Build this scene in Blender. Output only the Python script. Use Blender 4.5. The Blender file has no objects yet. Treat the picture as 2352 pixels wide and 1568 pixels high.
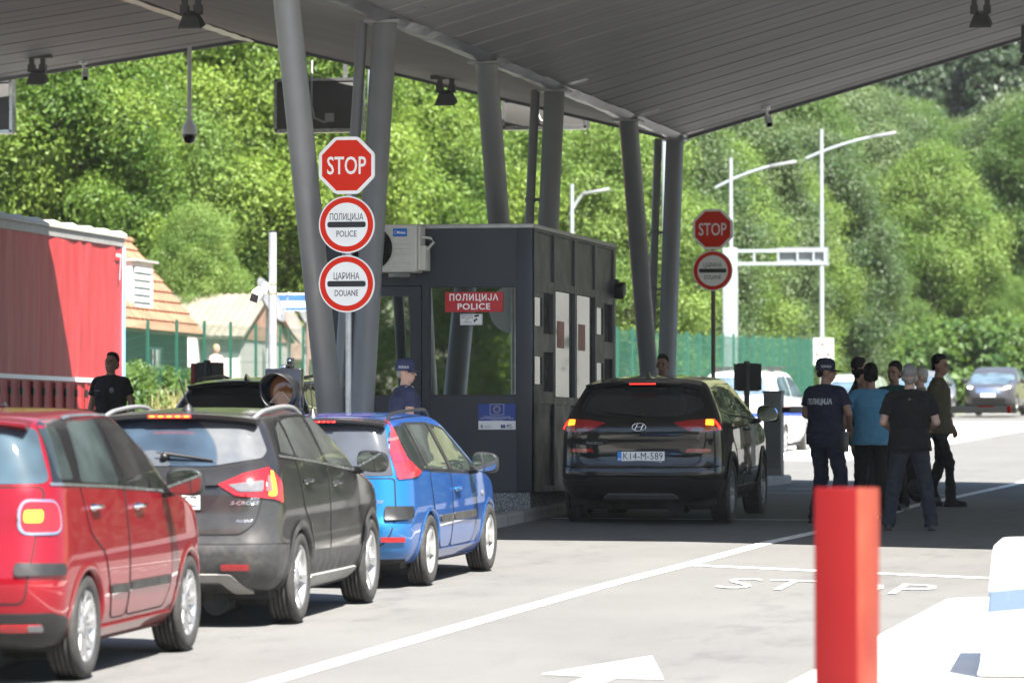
import bpy, bmesh, math, random
import numpy as np
from mathutils import Vector, Matrix, noise
from mathutils.bvhtree import BVHTree
from mathutils.geometry import delaunay_2d_cdt
R = math.radians
random.seed(7)
SC = bpy.context.scene
COL = SC.collection
# ------------------------------------------------------------------ camera
CAM_Z = 2.15; HEAD = math.atan(2140/11000); PITCH = math.atan(253/11000)
cd = bpy.data.cameras.new("camera"); cam = bpy.data.objects.new("camera", cd); COL.objects.link(cam)
cam.location = (0, 0, CAM_Z); cam.rotation_euler = (math.pi/2+PITCH, 0, HEAD)
cd.sensor_width = 36; cd.lens = 168.4; cd.clip_start = .5; cd.clip_end = 2500
cd.dof.use_dof = True; cd.dof.focus_distance = 49; cd.dof.aperture_fstop = 3.8
SC.camera = cam
# ------------------------------------------------------------------ sky, sun, exposure
SUN = Vector((.42, -.60, 1)).normalized()
w = bpy.data.worlds.new("World"); SC.world = w; w.use_nodes = True
nt = w.node_tree; bg = nt.nodes["Background"]
sky = nt.nodes.new("ShaderNodeTexSky"); sky.sky_type = 'NISHITA'; sky.sun_disc = False
sky.sun_elevation = math.asin(SUN.z); sky.sun_rotation = math.atan2(SUN.x, SUN.y)
sky.air_density = 1.0; sky.dust_density = 1.2
nt.links.new(sky.outputs[0], bg.inputs[0]); bg.inputs[1].default_value = .05
sl = bpy.data.lights.new("sun", 'SUN'); sl.energy = 5.0; sl.angle = R(.5); sl.color = (1, .955, .88)
so = bpy.data.objects.new("sun", sl); COL.objects.link(so); so.rotation_euler = SUN.to_track_quat('Z', 'Y').to_euler()
SC.view_settings.view_transform = 'Standard'; SC.view_settings.look = 'None'
SC.view_settings.exposure = 2.3; SC.view_settings.gamma = 1
SC.cycles.max_bounces = 10; SC.cycles.diffuse_bounces = 5; SC.cycles.glossy_bounces = 4
SC.cycles.transparent_max_bounces = 10; SC.cycles.use_denoising = True
SC.cycles.sample_clamp_indirect = 8

# ------------------------------------------------------------------ helpers
def tag(o, label=None, cat=None, group=None, kind=None):
    if label: o['label'] = label
    if cat: o['category'] = cat
    if group: o['group'] = group
    if kind: o['kind'] = kind
    return o
def thing(name, loc, label, cat, group=None, rot=(0, 0, 0)):
    o = bpy.data.objects.new(name, None); COL.objects.link(o); o.location = loc; o.rotation_euler = rot
    o.empty_display_size = .2
    return tag(o, label, cat, group)
def lerp(a, b, t): return a+(b-a)*t
GP = [(-80, -1.2), (0, 0), (52, 1.345), (58.5, 1.5), (77, 1.66), (100, 1.98), (175, 3.45), (440, 8)]
GX = [p[0] for p in GP]; GZ = [p[1] for p in GP]
def G(x, y):      # road surface: rises away from the camera and falls gently to the right
    z = float(np.interp(y, GX, GZ))
    f = float(np.interp(y, [20, 45, 80, 120], [.3, 1, 1, 0]))
    return z-.015*f*max(-12, min(7, x+8.25))
_ca, _sa, _cp, _sp = math.cos(HEAD), math.sin(HEAD), math.cos(PITCH), math.sin(PITCH)
def pix(x, y, z):
    xc = x*_ca+y*_sa; yc = -x*_sa+y*_ca; zc = z-CAM_Z
    d = yc*_cp+zc*_sp; u = -yc*_sp+zc*_cp
    return 1176+11000*xc/d, 784-11000*u/d
class MB:
    def __init__(s): s.v = []; s.f = []; s.m = []; s.sm = []
    def add(s, vs, fs, m=0, smooth=False):
        b = len(s.v); s.v += [tuple(v) for v in vs]
        for f in fs: s.f.append(tuple(i+b for i in f)); s.m.append(m); s.sm.append(smooth)
        return b
    def box(s, x0, x1, y0, y1, z0, z1, m=0, M=None, ch=0):
        if ch: return s.cbox(x0, x1, y0, y1, z0, z1, m, M, ch)
        vs = [(x, y, z) for z in (z0, z1) for x, y in ((x0, y0), (x1, y0), (x1, y1), (x0, y1))]
        if M: vs = [M @ Vector(v) for v in vs]
        s.add(vs, [(3, 2, 1, 0), (4, 5, 6, 7), (0, 1, 5, 4), (1, 2, 6, 5), (2, 3, 7, 6), (3, 0, 4, 7)], m)
    def cbox(s, x0, x1, y0, y1, z0, z1, m=0, M=None, c=.01):
        bm = bmesh.new(); bmesh.ops.create_cube(bm, size=1)
        for v in bm.verts: v.co = Vector((lerp(x0, x1, v.co.x+.5), lerp(y0, y1, v.co.y+.5), lerp(z0, z1, v.co.z+.5)))
        bmesh.ops.bevel(bm, geom=bm.edges[:], offset=c, segments=2, affect='EDGES', profile=.5)
        if M: bmesh.ops.transform(bm, matrix=M, verts=bm.verts)
        s.bm(bm, m, True)
    def bm(s, bm, m=0, smooth=False):
        bm.verts.index_update(); s.add([v.co for v in bm.verts], [[v.index for v in f.verts] for f in bm.faces], m, smooth); bm.free()
    def tube(s, pts, r, n=12, m=0, cap=True, smooth=True):
        pts = [Vector(p) for p in pts]; k = len(pts); rs = list(r) if hasattr(r, '__len__') else [r]*k
        vs = []; ref = Vector((0, 0, 1))
        for i, p in enumerate(pts):
            t = (pts[min(i+1, k-1)]-pts[max(i-1, 0)]).normalized()
            a = t.cross(ref)
            if a.length < .05: a = t.cross(Vector((1, 0, 0)))
            a.normalize(); b = t.cross(a)
            vs += [p+(a*math.cos(q)+b*math.sin(q))*rs[i] for q in [2*math.pi*j/n for j in range(n)]]
        fs = [(i*n+j, (i+1)*n+j, (i+1)*n+(j+1) % n, i*n+(j+1) % n) for i in range(k-1) for j in range(n)]
        s.add(vs, fs, m, smooth)
        if cap:
            s.add(vs[:n], [tuple(range(n))], m); s.add(vs[-n:], [tuple(range(n-1, -1, -1))], m)
    def lathe(s, prof, n=32, m=0, M=None, smooth=True, ms=None):   # profile (r, h) about local z
        vs = [(r*math.cos(2*math.pi*j/n), r*math.sin(2*math.pi*j/n), h) for r, h in prof for j in range(n)]
        if M: vs = [M @ Vector(v) for v in vs]
        for i in range(len(prof)-1):
            pass
        b = len(s.v); s.v += [tuple(v) for v in vs]
        for i in range(len(prof)-1):
            for j in range(n):
                s.f.append((b+i*n+j, b+i*n+(j+1) % n, b+(i+1)*n+(j+1) % n, b+(i+1)*n+j)); s.m.append(ms[i] if ms else m); s.sm.append(smooth)
    def prism(s, poly, z0, z1, m=0, M=None):       # polygon in xy, extruded in z
        n = len(poly); vs = [(x, y, z) for z in (z0, z1) for x, y in poly]
        if M: vs = [M @ Vector(v) for v in vs]
        s.add(vs, [tuple(range(n-1, -1, -1)), tuple(range(n, 2*n))]+[(i, (i+1) % n, n+(i+1) % n, n+i) for i in range(n)], m)
    def ball(s, c, r, m=0, u=16, v=10, M=None):
        r = r if hasattr(r, '__len__') else (r, r, r)
        bm = bmesh.new(); bmesh.ops.create_uvsphere(bm, u_segments=u, v_segments=v, radius=1)
        for q in bm.verts:
            q.co = Vector((q.co.x*r[0], q.co.y*r[1], q.co.z*r[2]))
            if M: q.co = M @ q.co
            q.co += Vector(c)
        s.bm(bm, m, True)
    def build(s, name, mats, parent=None, loc=None, smooth=None, rot=None):
        me = bpy.data.meshes.new(name); me.from_pydata(s.v, [], s.f)
        for m in (mats if isinstance(mats, (list, tuple)) else [mats]): me.materials.append(m)
        me.polygons.foreach_set('material_index', s.m)
        me.polygons.foreach_set('use_smooth', [True]*len(s.f) if smooth else s.sm)
        me.update()
        return link(name, me, parent, loc, rot)
def link(name, me, parent=None, loc=None, rot=None):
    o = bpy.data.objects.new(name, me); COL.objects.link(o)
    if parent: o.parent = parent
    if loc is not None: o.location = loc
    if rot is not None: o.rotation_euler = rot
    return o
TMP = bpy.data.scenes.new("workbench")        # scratch scene, so that modifiers evaluate without the whole set
def evalmesh(o, extra=()):
    for q in (o, *extra):
        COL.objects.unlink(q); TMP.collection.objects.link(q)
    with bpy.context.temp_override(scene=TMP, view_layer=TMP.view_layers[0]):
        dg = bpy.context.evaluated_depsgraph_get(); dg.update()
        me = bpy.data.meshes.new_from_object(o.evaluated_get(dg))
    bpy.data.objects.remove(o)
    return me
def text_mesh(s, height, width=None, bold=0., shear=0., spacing=1.):
    """flat letters, centred on the origin in xy"""
    c = bpy.data.curves.new('t', 'FONT'); c.body = s; c.offset = 0 if 'M' in s and bold < .012 else bold; c.shear = shear; c.space_character = spacing; c.resolution_u = 3
    o = bpy.data.objects.new('t', c); COL.objects.link(o)
    me = evalmesh(o); bpy.data.curves.remove(c)
    v = np.empty(len(me.vertices)*3); me.vertices.foreach_get('co', v); v = v.reshape(-1, 3)
    fs = [tuple(p.vertices) for p in me.polygons]; bpy.data.meshes.remove(me)
    k = height/.69
    v[:, :2] *= k; v[:, 0] -= (v[:, 0].max()+v[:, 0].min())/2; v[:, 1] -= height/2
    if width: v[:, 0] *= width/(v[:, 0].max()-v[:, 0].min())
    return v, fs
def add_text(mb, s, height, M, m=0, width=None, bold=0., shear=0., spacing=1., lift=0.):
    v, fs = text_mesh(s, height, width, bold, shear, spacing)
    mb.add([M @ Vector((p[0], p[1], lift)) for p in v], fs, m)
def face_south(x, y, z):   # text plane facing -y (towards the camera side): text x -> +x, text y -> +z
    return Matrix(((1, 0, 0, x), (0, 0, -1, y), (0, 1, 0, z), (0, 0, 0, 1)))
def copy_tree(o, parent=None):
    c = o.copy(); COL.objects.link(c)
    if parent: c.parent = parent
    for ch in list(o.children): copy_tree(ch, c)
    return c

# ------------------------------------------------------------------ materials
class NT:
    def __init__(s, m): m.use_nodes = True; s.t = m.node_tree; s.p = s.t.nodes["Principled BSDF"]; s.out = s.t.nodes["Material Output"]
    def n(s, kind, **kw):
        o = s.t.nodes.new('ShaderNode'+kind)
        for k, v in kw.items():
            if k.startswith('i_'): o.inputs[int(k[2:])].default_value = v
            else: setattr(o, k, v)
        return o
    def l(s, a, b): s.t.links.new(a, b)
    def coord(s, scale=(1, 1, 1), kind=3, rot=(0, 0, 0)):
        c = s.n('TexCoord'); mp = s.n('Mapping'); mp.inputs['Scale'].default_value = scale; mp.inputs['Rotation'].default_value = rot
        s.l(c.outputs[kind], mp.inputs[0]); return mp.outputs[0]
    def noise(s, vec, scale, detail=4, rough=.55):
        o = s.n('TexNoise'); o.inputs['Scale'].default_value = scale; o.inputs['Detail'].default_value = detail; o.inputs['Roughness'].default_value = rough
        s.l(vec, o.inputs['Vector']); return o.outputs['Fac']
    def ramp(s, fac, stops):
        o = s.n('ValToRGB'); e = o.color_ramp.elements
        while len(e) < len(stops): e.new(.5)
        for q, (p, c) in zip(e, stops):
            q.position = p; q.color = (c, c, c, 1) if not hasattr(c, '__len__') else (*c, 1)
        s.l(fac, o.inputs[0]); return o.outputs[0]
    def mix(s, fac, a, b, mode='MIX'):
        o = s.n('MixRGB', blend_type=mode)
        for i, q in ((0, fac), (1, a), (2, b)):
            if hasattr(q, 'links'): s.l(q, o.inputs[i])
            elif hasattr(q, '__len__'): o.inputs[i].default_value = (*q, 1)
            else: o.inputs[i].default_value = q
        return o.outputs[0]
    def math(s, op, a, b=0.):
        o = s.n('Math', operation=op)
        for i, q in ((0, a), (1, b)):
            if hasattr(q, 'links'): s.l(q, o.inputs[i])
            else: o.inputs[i].default_value = q
        return o.outputs[0]
    def bump(s, h, strength=.3, dist=.02):
        o = s.n('Bump'); o.inputs['Strength'].default_value = strength; o.inputs['Distance'].default_value = dist
        s.l(h, o.inputs['Height']); s.l(o.outputs[0], s.p.inputs['Normal'])
MATS = {}
def mat(name, col, rough=.5, metal=0., spec=.5, var=.15, vscale=3., coat=0., emit=None, es=1., bump=0., bscale=40., grime=0., gcol=(.09, .08, .065)):
    if name in MATS: return MATS[name]
    m = bpy.data.materials.new(name); n = NT(m); p = n.p
    p.inputs['Base Color'].default_value = (*col, 1); p.inputs['Roughness'].default_value = rough; p.inputs['Metallic'].default_value = metal
    p.inputs['Specular IOR Level'].default_value = spec; p.inputs['Coat Weight'].default_value = coat; p.inputs['Coat Roughness'].default_value = .03
    if var or bump or grime:
        vec = n.coord(); f = n.noise(vec, vscale, 5, .6)
        lo = tuple(c*(1-var) for c in col); hi = tuple(min(1, c*(1+var)) for c in col)
        c = n.ramp(f, [(.25, lo), (.75, hi)])
        if grime:
            g = n.ramp(n.noise(vec, vscale*2.3, 6, .7), [(.45, 0), (.8, grime)]); c = n.mix(g, c, gcol)
        n.l(c, p.inputs['Base Color'])
        rr = n.ramp(n.noise(vec, vscale*3, 3), [(.3, max(0, rough*.8)), (.7, min(1, rough*1.2))]); n.l(rr, p.inputs['Roughness'])
        if bump: n.bump(n.noise(vec, bscale, 3), bump, .01)
    if emit: p.inputs['Emission Color'].default_value = (*emit, 1); p.inputs['Emission Strength'].default_value = es
    MATS[name] = m; return m
def paint(name, col, dust=.25, metal=.25, dcol=(.30, .27, .23), zlow=.75, flip=None, coat=1.):
    """car paint with a clear coat and a film of road dust that thickens towards the sills"""
    m = bpy.data.materials.new(name); n = NT(m); p = n.p
    tc = n.n('TexCoord'); sep = n.n('SeparateXYZ'); n.l(tc.outputs['Object'], sep.inputs[0])
    base = col
    if flip:
        lw = n.n('LayerWeight'); lw.inputs[0].default_value = .35; base = n.mix(lw.outputs['Facing'], col, flip)
    low = n.ramp(sep.outputs[2], [(.15, 1), (zlow, .25), (1., .12)])
    nz = n.ramp(n.noise(tc.outputs['Object'], 5, 6, .65), [(.3, .35), (.75, 1)])
    ge = n.n('NewGeometry'); s2 = n.n('SeparateXYZ'); n.l(ge.outputs['Normal'], s2.inputs[0]); up = n.math('MULTIPLY', n.ramp(s2.outputs[2], [(.72, 0), (.97, 1)]), .55)      # dust settles on the flat tops
    d = n.math('MULTIPLY', n.math('MULTIPLY', n.math('MAXIMUM', low, up), nz), dust)
    n.l(n.mix(d, base, dcol), p.inputs['Base Color'])
    p.inputs['Metallic'].default_value = metal; p.inputs['Specular IOR Level'].default_value = .15
    n.l(n.math('ADD', n.math('MULTIPLY', d, .5), .32), p.inputs['Roughness'])
    p.inputs['Coat Weight'].default_value = 1; n.l(n.math('ADD', n.math('MULTIPLY', d, .35), .025), p.inputs['Coat Roughness'])
    n.l(n.ramp(d, [(0, coat), (.5, .35*coat)]), p.inputs['Coat Weight'])
    return m
def glass(name, col=(.012, .015, .016), refl=.10, rough=.02, dust=0., arc=None, dcol=(.42, .42, .42)):
    """dark window pane: mirror film over a dark cabin; arc=(x,z,r) keeps a wiped sector free of dust"""
    m = bpy.data.materials.new(name); n = NT(m); p = n.p
    p.inputs['Roughness'].default_value = rough; p.inputs['Specular IOR Level'].default_value = .28; p.inputs['Base Color'].default_value = (*col, 1)
    tc = n.n('TexCoord'); c = n.mix(n.ramp(n.noise(tc.outputs['Object'], 2.2, 2), [(.35, 0), (.7, 1)]), col, tuple(q*2.6+.004 for q in col))
    if dust:
        nz = n.ramp(n.noise(tc.outputs['Object'], 7, 6, .7), [(.25, dust*.55), (.8, dust)])
        if arc:
            sep = n.n('SeparateXYZ'); n.l(tc.outputs['Object'], sep.inputs[0])
            dx = n.math('SUBTRACT', sep.outputs[0], arc[0]); dz = n.math('MULTIPLY', n.math('SUBTRACT', sep.outputs[2], arc[1]), 1.25)
            rr = n.math('SQRT', n.math('ADD', n.math('MULTIPLY', dx, dx), n.math('MULTIPLY', dz, dz)))
            k = n.ramp(rr, [(0, .62), (arc[2]*.28, .62), (arc[2]*.3, .03), (arc[2]*.96, .03), (arc[2], 1)])
            nz = n.math('MULTIPLY', nz, k)
        c = n.mix(nz, c, dcol); n.l(n.math('ADD', n.math('MULTIPLY', nz, .5), rough), p.inputs['Roughness'])
    n.l(c, p.inputs['Base Color'])
    g = n.n('BsdfGlossy'); g.inputs['Roughness'].default_value = rough; g.inputs['Color'].default_value = (.82, .9, .88, 1)
    mx = n.n('MixShader'); mx.inputs[0].default_value = refl
    if dust: n.l(n.math('MULTIPLY', n.math('SUBTRACT', 1., nz), refl), mx.inputs[0])
    n.l(p.outputs[0], mx.inputs[1]); n.l(g.outputs[0], mx.inputs[2]); n.l(mx.outputs[0], n.out.inputs[0])
    return m
M_BLK = mat('black_plastic', (.011, .011, .0115), .45, var=.2)
M_BLKG = mat('gloss_black', (.008, .008, .009), .12, coat=.6, var=.1)
M_DARK = mat('underbody_dark', (.010, .010, .010), .8, var=.3)
M_GREYP = mat('grey_plastic', (.026, .0265, .028), .55, var=.2, grime=.3, gcol=(.2, .18, .15))
M_SILV = mat('silver_trim', (.42, .43, .44), .25, metal=.9, var=.08)
M_CHR = mat('chrome', (.8, .81, .82), .08, metal=1, var=.03)
M_RIM = mat('alloy_rim', (.44, .44, .45), .28, metal=.75, var=.1, grime=.15)
M_RIMD = mat('grey_rim', (.30, .30, .31), .3, metal=.8, var=.1)
M_TYRE = mat('tyre_rubber', (.022, .021, .020), .75, var=.35, vscale=8, grime=.35, gcol=(.075, .07, .062))
M_WHITE = mat('white_paint', (.80, .80, .79), .4, var=.04)
M_PLATE = mat('plate_white', (.72, .73, .74), .35, var=.04)
M_TXTB = mat('black_lettering', (.010, .010, .010), .5, var=.05)
M_TXTW = mat('white_lettering', (.82, .82, .82), .45, var=.03)
M_RED = mat('sign_red', (.62, .020, .003), .5, spec=.2, var=.05, vscale=6)
M_BLUE = mat('label_blue', (.01, .13, .48), .4, var=.05)
M_LRED = mat('red_lens', (.26, .006, .009), .1, coat=1, var=.15, vscale=25)
M_LPINK = mat('faded_red_lens', (.34, .022, .034), .12, coat=1, var=.25, vscale=12)
M_LWHT = mat('clear_lens', (.10, .10, .105), .1, coat=1, var=.2, vscale=25)
M_LAMB = mat('amber_lens', (.45, .10, .02), .1, coat=1, var=.1, vscale=25)
M_EMR = mat('lit_red_lamp', (.5, .01, .01), .2, var=0, emit=(1, .03, .012), es=.7)
M_EMY = mat('lit_amber_lamp', (.6, .2, .02), .2, var=0, emit=(1, .34, .02), es=.6)
M_SHUT = mat('shut_line', (.004, .004, .004), .9, var=0)
M_ASTEEL = mat('galvanised_steel', (.42, .43, .44), .45, metal=.6, var=.25, vscale=6)

# ================================================================== SETTING
def m_asphalt():
    m = bpy.data.materials.new('asphalt'); n = NT(m); p = n.p
    v = n.coord((1, 1, 1)); a = n.noise(v, .35, 6, .65); b = n.noise(n.coord((1, .25, 1)), 1.6, 6, .7); c = n.noise(v, 160, 2, .6)
    base = n.ramp(a, [(.3, (.108, .107, .103)), (.7, (.138, .136, .131))])
    base = n.mix(n.ramp(b, [(.45, 0), (.75, .45)]), base, (.15, .147, .14))
    base = n.mix(n.ramp(n.noise(n.coord((1, .18, 1)), 2.4, 7, .75), [(.58, 0), (.72, .5)]), base, (.07, .07, .072))
    sp = n.n('SeparateXYZ'); n.l(v, sp.inputs[0])      # oil drips and rubber down the middle of each lane
    lane = n.ramp(n.math('ABSOLUTE', n.math('SUBTRACT', n.math('FRACT', n.math('DIVIDE', n.math('ADD', sp.outputs[0], 10.1), 3.5)), .5)), [(.05, 1), (.3, 0)])
    base = n.mix(n.math('MULTIPLY', lane, n.ramp(n.noise(n.coord((1, .35, 1)), 3.1, 6, .7), [(.5, 0), (.68, .65)])), base, (.055, .055, .056))
    base = n.mix(n.ramp(n.noise(n.coord((1, .5, 1)), .5, 3, .5), [(.42, .22), (.6, 0)]), base, (.085, .084, .082))
    base = n.mix(n.ramp(c, [(.3, .45), (.7, 0)]), base, (.075, .075, .075))
    base = n.mix(n.ramp(n.noise(v, 60, 1, .5), [(.72, 0), (.78, .8)]), base, (.34, .33, .31))
    n.l(base, p.inputs['Base Color']); p.inputs['Roughness'].default_value = .8; p.inputs['Specular IOR Level'].default_value = .35
    n.bump(c, .35, .006); return m
M_ASPH = m_asphalt()
def m_concrete(name, lo, hi, joints=0):
    m = bpy.data.materials.new(name); n = NT(m); p = n.p; v = n.coord()
    c = n.ramp(n.noise(v, 1.8, 7, .65), [(.3, lo), (.72, hi)])
    c = n.mix(n.ramp(n.noise(v, 45, 3), [(.3, .3), (.6, 0)]), c, tuple(q*.6 for q in lo))
    if joints:
        sp = n.n('SeparateXYZ'); n.l(v, sp.inputs[0]); fr = n.math('FRACT', n.math('DIVIDE', sp.outputs[1], joints))
        c = n.mix(n.ramp(fr, [(0, .75), (.03, .75), (.035, 0), (1, 0)]), c, (.06, .06, .06))
    n.l(c, p.inputs['Base Color']); p.inputs['Roughness'].default_value = .85; n.bump(n.noise(v, 60, 4), .3, .01); return m
M_CONC = m_concrete('concrete_paving', (.26, .255, .24), (.36, .35, .33))
M_KERB = m_concrete('kerb_concrete', (.24, .24, .235), (.34, .335, .325), 1.0)
M_WCONC = m_concrete('pale_concrete', (.62, .61, .58), (.74, .73, .70))
def m_soil():
    m = bpy.data.materials.new('grassy_soil'); n = NT(m); v = n.coord()
    c = n.ramp(n.noise(v, .35, 7, .7), [(.3, (.045, .065, .018)), (.5, (.09, .10, .035)), (.75, (.19, .165, .085))])
    n.l(c, n.p.inputs['Base Color']); n.p.inputs['Roughness'].default_value = .95; n.bump(n.noise(v, 6, 6), .6, .1); return m
def sst(a, b, v): t = max(0, min(1, (v-a)/(b-a))); return t*t*(3-2*t)
def T(x, y):      # terrain under everything
    z = G(x, y)
    z += .85*(1-sst(-27.5, -24.4, x))*sst(92, 102, y)*(1-sst(118, 135, y)*.3)
    y0 = lerp(128, 195, sst(-40, -29, x))
    if y > y0: z += .035*(y-y0)
    if y > 255: z += .10*(y-255)
    if y > 320: z += .20*(y-320)
    return z
xs = [-400, -250, -150, -100, -70, -55, -45, -38, -33, -30, -28.5, -27.2, -26, -25, -24.5, -20, -16, -12, -8, -4, 0, 4, 8, 14, 20, 28, 40, 60, 90, 150, 250, 400]
ys = [-300, -150, -80, -50, -25, 0, 20, 30, 40, 45, 50, 52, 55, 58.5, 64, 70, 77, 85, 92, 95, 98, 101, 105, 110, 115, 120, 128, 136, 145, 160, 175, 190, 205, 220, 240, 270, 300, 330, 370, 420, 500, 700, 1000]
mb = MB(); nx = len(xs)
mb.add([(x, y, T(x, y)-.03-(.0 if y > 188 or x < -24 else .05)) for y in ys for x in xs], [(j*nx+i, j*nx+i+1, (j+1)*nx+i+1, (j+1)*nx+i) for j in range(len(ys)-1) for i in range(nx-1)], 0, True)
tag(mb.build('terrain', m_soil()), kind='structure')
mb = MB()
def sheet(mb, x0, x1, y0, y1, lift, m=0, sx=2., sy=2.):
    ax = np.linspace(x0, x1, max(2, int(abs(x1-x0)/sx)+1)); ay = np.linspace(y0, y1, max(2, int(abs(y1-y0)/sy)+1)); k = len(ax)
    mb.add([(x, y, G(x, y)+lift) for y in ay for x in ax], [(j*k+i, j*k+i+1, (j+1)*k+i+1, (j+1)*k+i) for j in range(len(ay)-1) for i in range(k-1)], m, True)
sheet(mb, -24.4, 20, -80, 92, 0, sx=1.5, sy=1.); sheet(mb, 20, 70, -80, 150, 0, sx=10, sy=2); sheet(mb, -70, -24.4, -80, 91, 0, sx=5, sy=2); sheet(mb, -24.4, -18.3, 91, 92, 0); sheet(mb, -4, 20, 92, 150, 0, sx=4, sy=2); sheet(mb, -18.3, -4, 92, 190, 0, sx=2, sy=2)
tag(mb.build('road', M_ASPH), kind='structure')
# painted markings
def marking(pts, width, lift=.005, mb=None):
    mb = mb or MB(); vs = []; out = []
    for (a, b) in zip(pts[:-1], pts[1:]):
        L = math.dist(a, b); k = max(1, int(L/.7))
        out += [(lerp(a[0], b[0], t/k), lerp(a[1], b[1], t/k)) for t in range(k)]
    out.append(pts[-1])
    for i, p in enumerate(out):
        q = out[min(i+1, len(out)-1)]; o = out[max(i-1, 0)]; dx, dy = q[0]-o[0], q[1]-o[1]; L = math.hypot(dx, dy)
        nxv, nyv = -dy/L*width/2, dx/L*width/2
        for s in (1, -1): vs.append((p[0]+s*nxv, p[1]+s*nyv, G(p[0]+s*nxv, p[1]+s*nyv)+lift))
    mb.add(vs, [(2*i, 2*i+1, 2*i+3, 2*i+2) for i in range(len(out)-1)]); return mb
def m_line():
    m = bpy.data.materials.new('road_paint'); n = NT(m); v = n.coord()
    c = n.mix(n.ramp(n.noise(v, 9, 8, .75), [(.46, 0), (.66, .8)]), (.72, .72, .70), (.25, .245, .235))
    n.l(c, n.p.inputs['Base Color']); n.p.inputs['Roughness'].default_value = .7; return m
M_LINE = m_line()
M_LINEW = mat('worn_road_paint', (.34, .338, .33), .75, var=.3, vscale=5, grime=.75, gcol=(.15, .148, .142))
def mark(mb, m=None): tag(mb.build('road_marking', m or M_LINE), kind='structure')
mark(marking([(-7.12, 5), (-7.11, 28.5), (-7.08, 32.1), (-7.03, 36.4), (-6.97, 40.3), (-6.85, 43.8), (-6.74, 48.4), (-6.5, 51.9), (-6.42, 56.8), (-6.5, 64), (-6.75, 79), (-7.4, 95)], .16))
mark(marking([(-6.76, 43.55), (-3.86, 42.25)], .22))
mark(marking([(-9.9, 53.2), (-6.6, 54.1)], .14))
mark(marking([(-9.3, 66.0), (-6.7, 66.3)], .14)); mark(marking([(-9.4, 69.3), (-7.6, 69.4)], .2))
mb = MB(); v, fs = text_mesh('STOP', 1.62, 1.86, bold=-.006)
mb.add([(p[0]-5.14-.03*p[1], p[1]+40.45-.12*p[0]*2.4, G(p[0]-5.14, p[1]+40.45-.29*p[0])+.007) for p in v], fs); mark(mb, M_LINEW)
mb = MB(); ar = [(-5.59, 29.7), (-5.18, 31.5), (-4.77, 29.45), (-5.08, 29.52), (-5.08, 25.6), (-5.27, 25.6), (-5.27, 29.6)]
mb.add([(x, y, G(x, y)+.007) for x, y in ar], [tuple(range(7))[::-1]]); mark(mb)
# kerbed islands: a raised slab with kerb stones along its edge
def island(name, poly, h, mtop, mk, kw=.16):
    n = len(poly); cx = sum(p[0] for p in poly)/n; cy = sum(p[1] for p in poly)/n
    bm = bmesh.new()
    def ring(off, z):
        out = []
        for i, p in enumerate(poly):
            a = Vector(poly[i-1]); b = Vector(p); c = Vector(poly[(i+1) % n]); d1 = (b-a).normalized(); d2 = (c-b).normalized()
            nn = (Vector((-d1.y, d1.x))+Vector((-d2.y, d2.x))).normalized(); q = b+nn*off
            out.append((q.x, q.y, G(q.x, q.y)+z))
        return out
    mbk = MB(); r0, r1, r2 = ring(0, -.12), ring(0, h-.025), ring(.025, h); r3 = ring(kw, h); r4 = ring(kw, h-.012)
    for a, b in ((r0, r1), (r1, r2), (r2, r3), (r3, r4)):
        mbk.add(a+b, [(i, (i+1) % n, n+(i+1) % n, n+i) for i in range(n)], 1)
    mbk.add(r4, [tuple(range(n))], 0)
    return tag(mbk.build(name, [mtop, mk]), kind='structure')
def rect_poly(x0, x1, y0, y1, r=.5, sx=1.5):
    pts = []
    for cx, cy, a0 in ((x1-r, y0+r, -90), (x1-r, y1-r, 0), (x0+r, y1-r, 90), (x0+r, y0+r, 180)):
        pts += [(cx+r*math.cos(R(a0+18*k)), cy+r*math.sin(R(a0+18*k))) for k in range(6)]
    out = []
    for a, b in zip(pts, pts[1:]+pts[:1]):
        k = max(1, int(math.dist(a, b)/sx)); out += [(lerp(a[0], b[0], t/k), lerp(a[1], b[1], t/k)) for t in range(k)]
    return out
island('traffic_island', rect_poly(-12.75, -9.97, 39.5, 74.6, .6), .13, M_CONC, M_KERB)
island('traffic_island', rect_poly(-3.78, 3.2, 8, 37.2, .45), .12, M_WCONC, M_WCONC)
island('traffic_island', rect_poly(-18.9, -17.0, 46, 74, .5), .13, M_CONC, M_KERB)
island('pavement', rect_poly(-18.2, -12.0, 97, 149, .5, 3), .14, M_WCONC, M_WCONC)

# ================================================================== CANOPY
def m_soffit():
    m = bpy.data.materials.new('soffit_sheet'); n = NT(m); p = n.p
    f = n.noise(n.coord((.10, 9, .10)), 1.6, 5, .7); g = n.noise(n.coord((.5, .5, .5)), .8, 4)
    c = n.ramp(f, [(.3, (.24, .236, .232)), (.55, (.32, .315, .31)), (.75, (.40, .395, .39))])
    c = n.mix(n.ramp(g, [(.4, 0), (.8, .3)]), c, (.16, .155, .15))
    n.l(c, p.inputs['Base Color']); p.inputs['Metallic'].default_value = .0; p.inputs['Roughness'].default_value = .6; p.inputs['Specular IOR Level'].default_value = .25
    n.bump(n.noise(n.coord((.05, 14, .05)), 2.0, 3), .5, .02); return m
M_SOF = m_soffit(); M_COLM = mat('column_grey', (.20, .205, .215), .45, metal=.35, var=.10, vscale=1.5)
M_FASC = mat('fascia_grey', (.16, .16, .165), .5, var=.1); M_FLASH = mat('flashing_foil', (.40, .40, .41), .38, metal=.8, var=.15, vscale=5, bump=.8, bscale=5)
PROF = [(-22.9, 8.02), (-18.43, 8.645), (-11.6, 6.98), (-4.4, 9.0), (3.4, 6.98), (7.0, 8.0)]
CY0, CY1 = 43.6, 73.05
can = thing('canopy', (-11.6, 59, 1.6), 'long grey zigzag canopy roof of ribbed sheet over the lanes', 'canopy')
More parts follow.
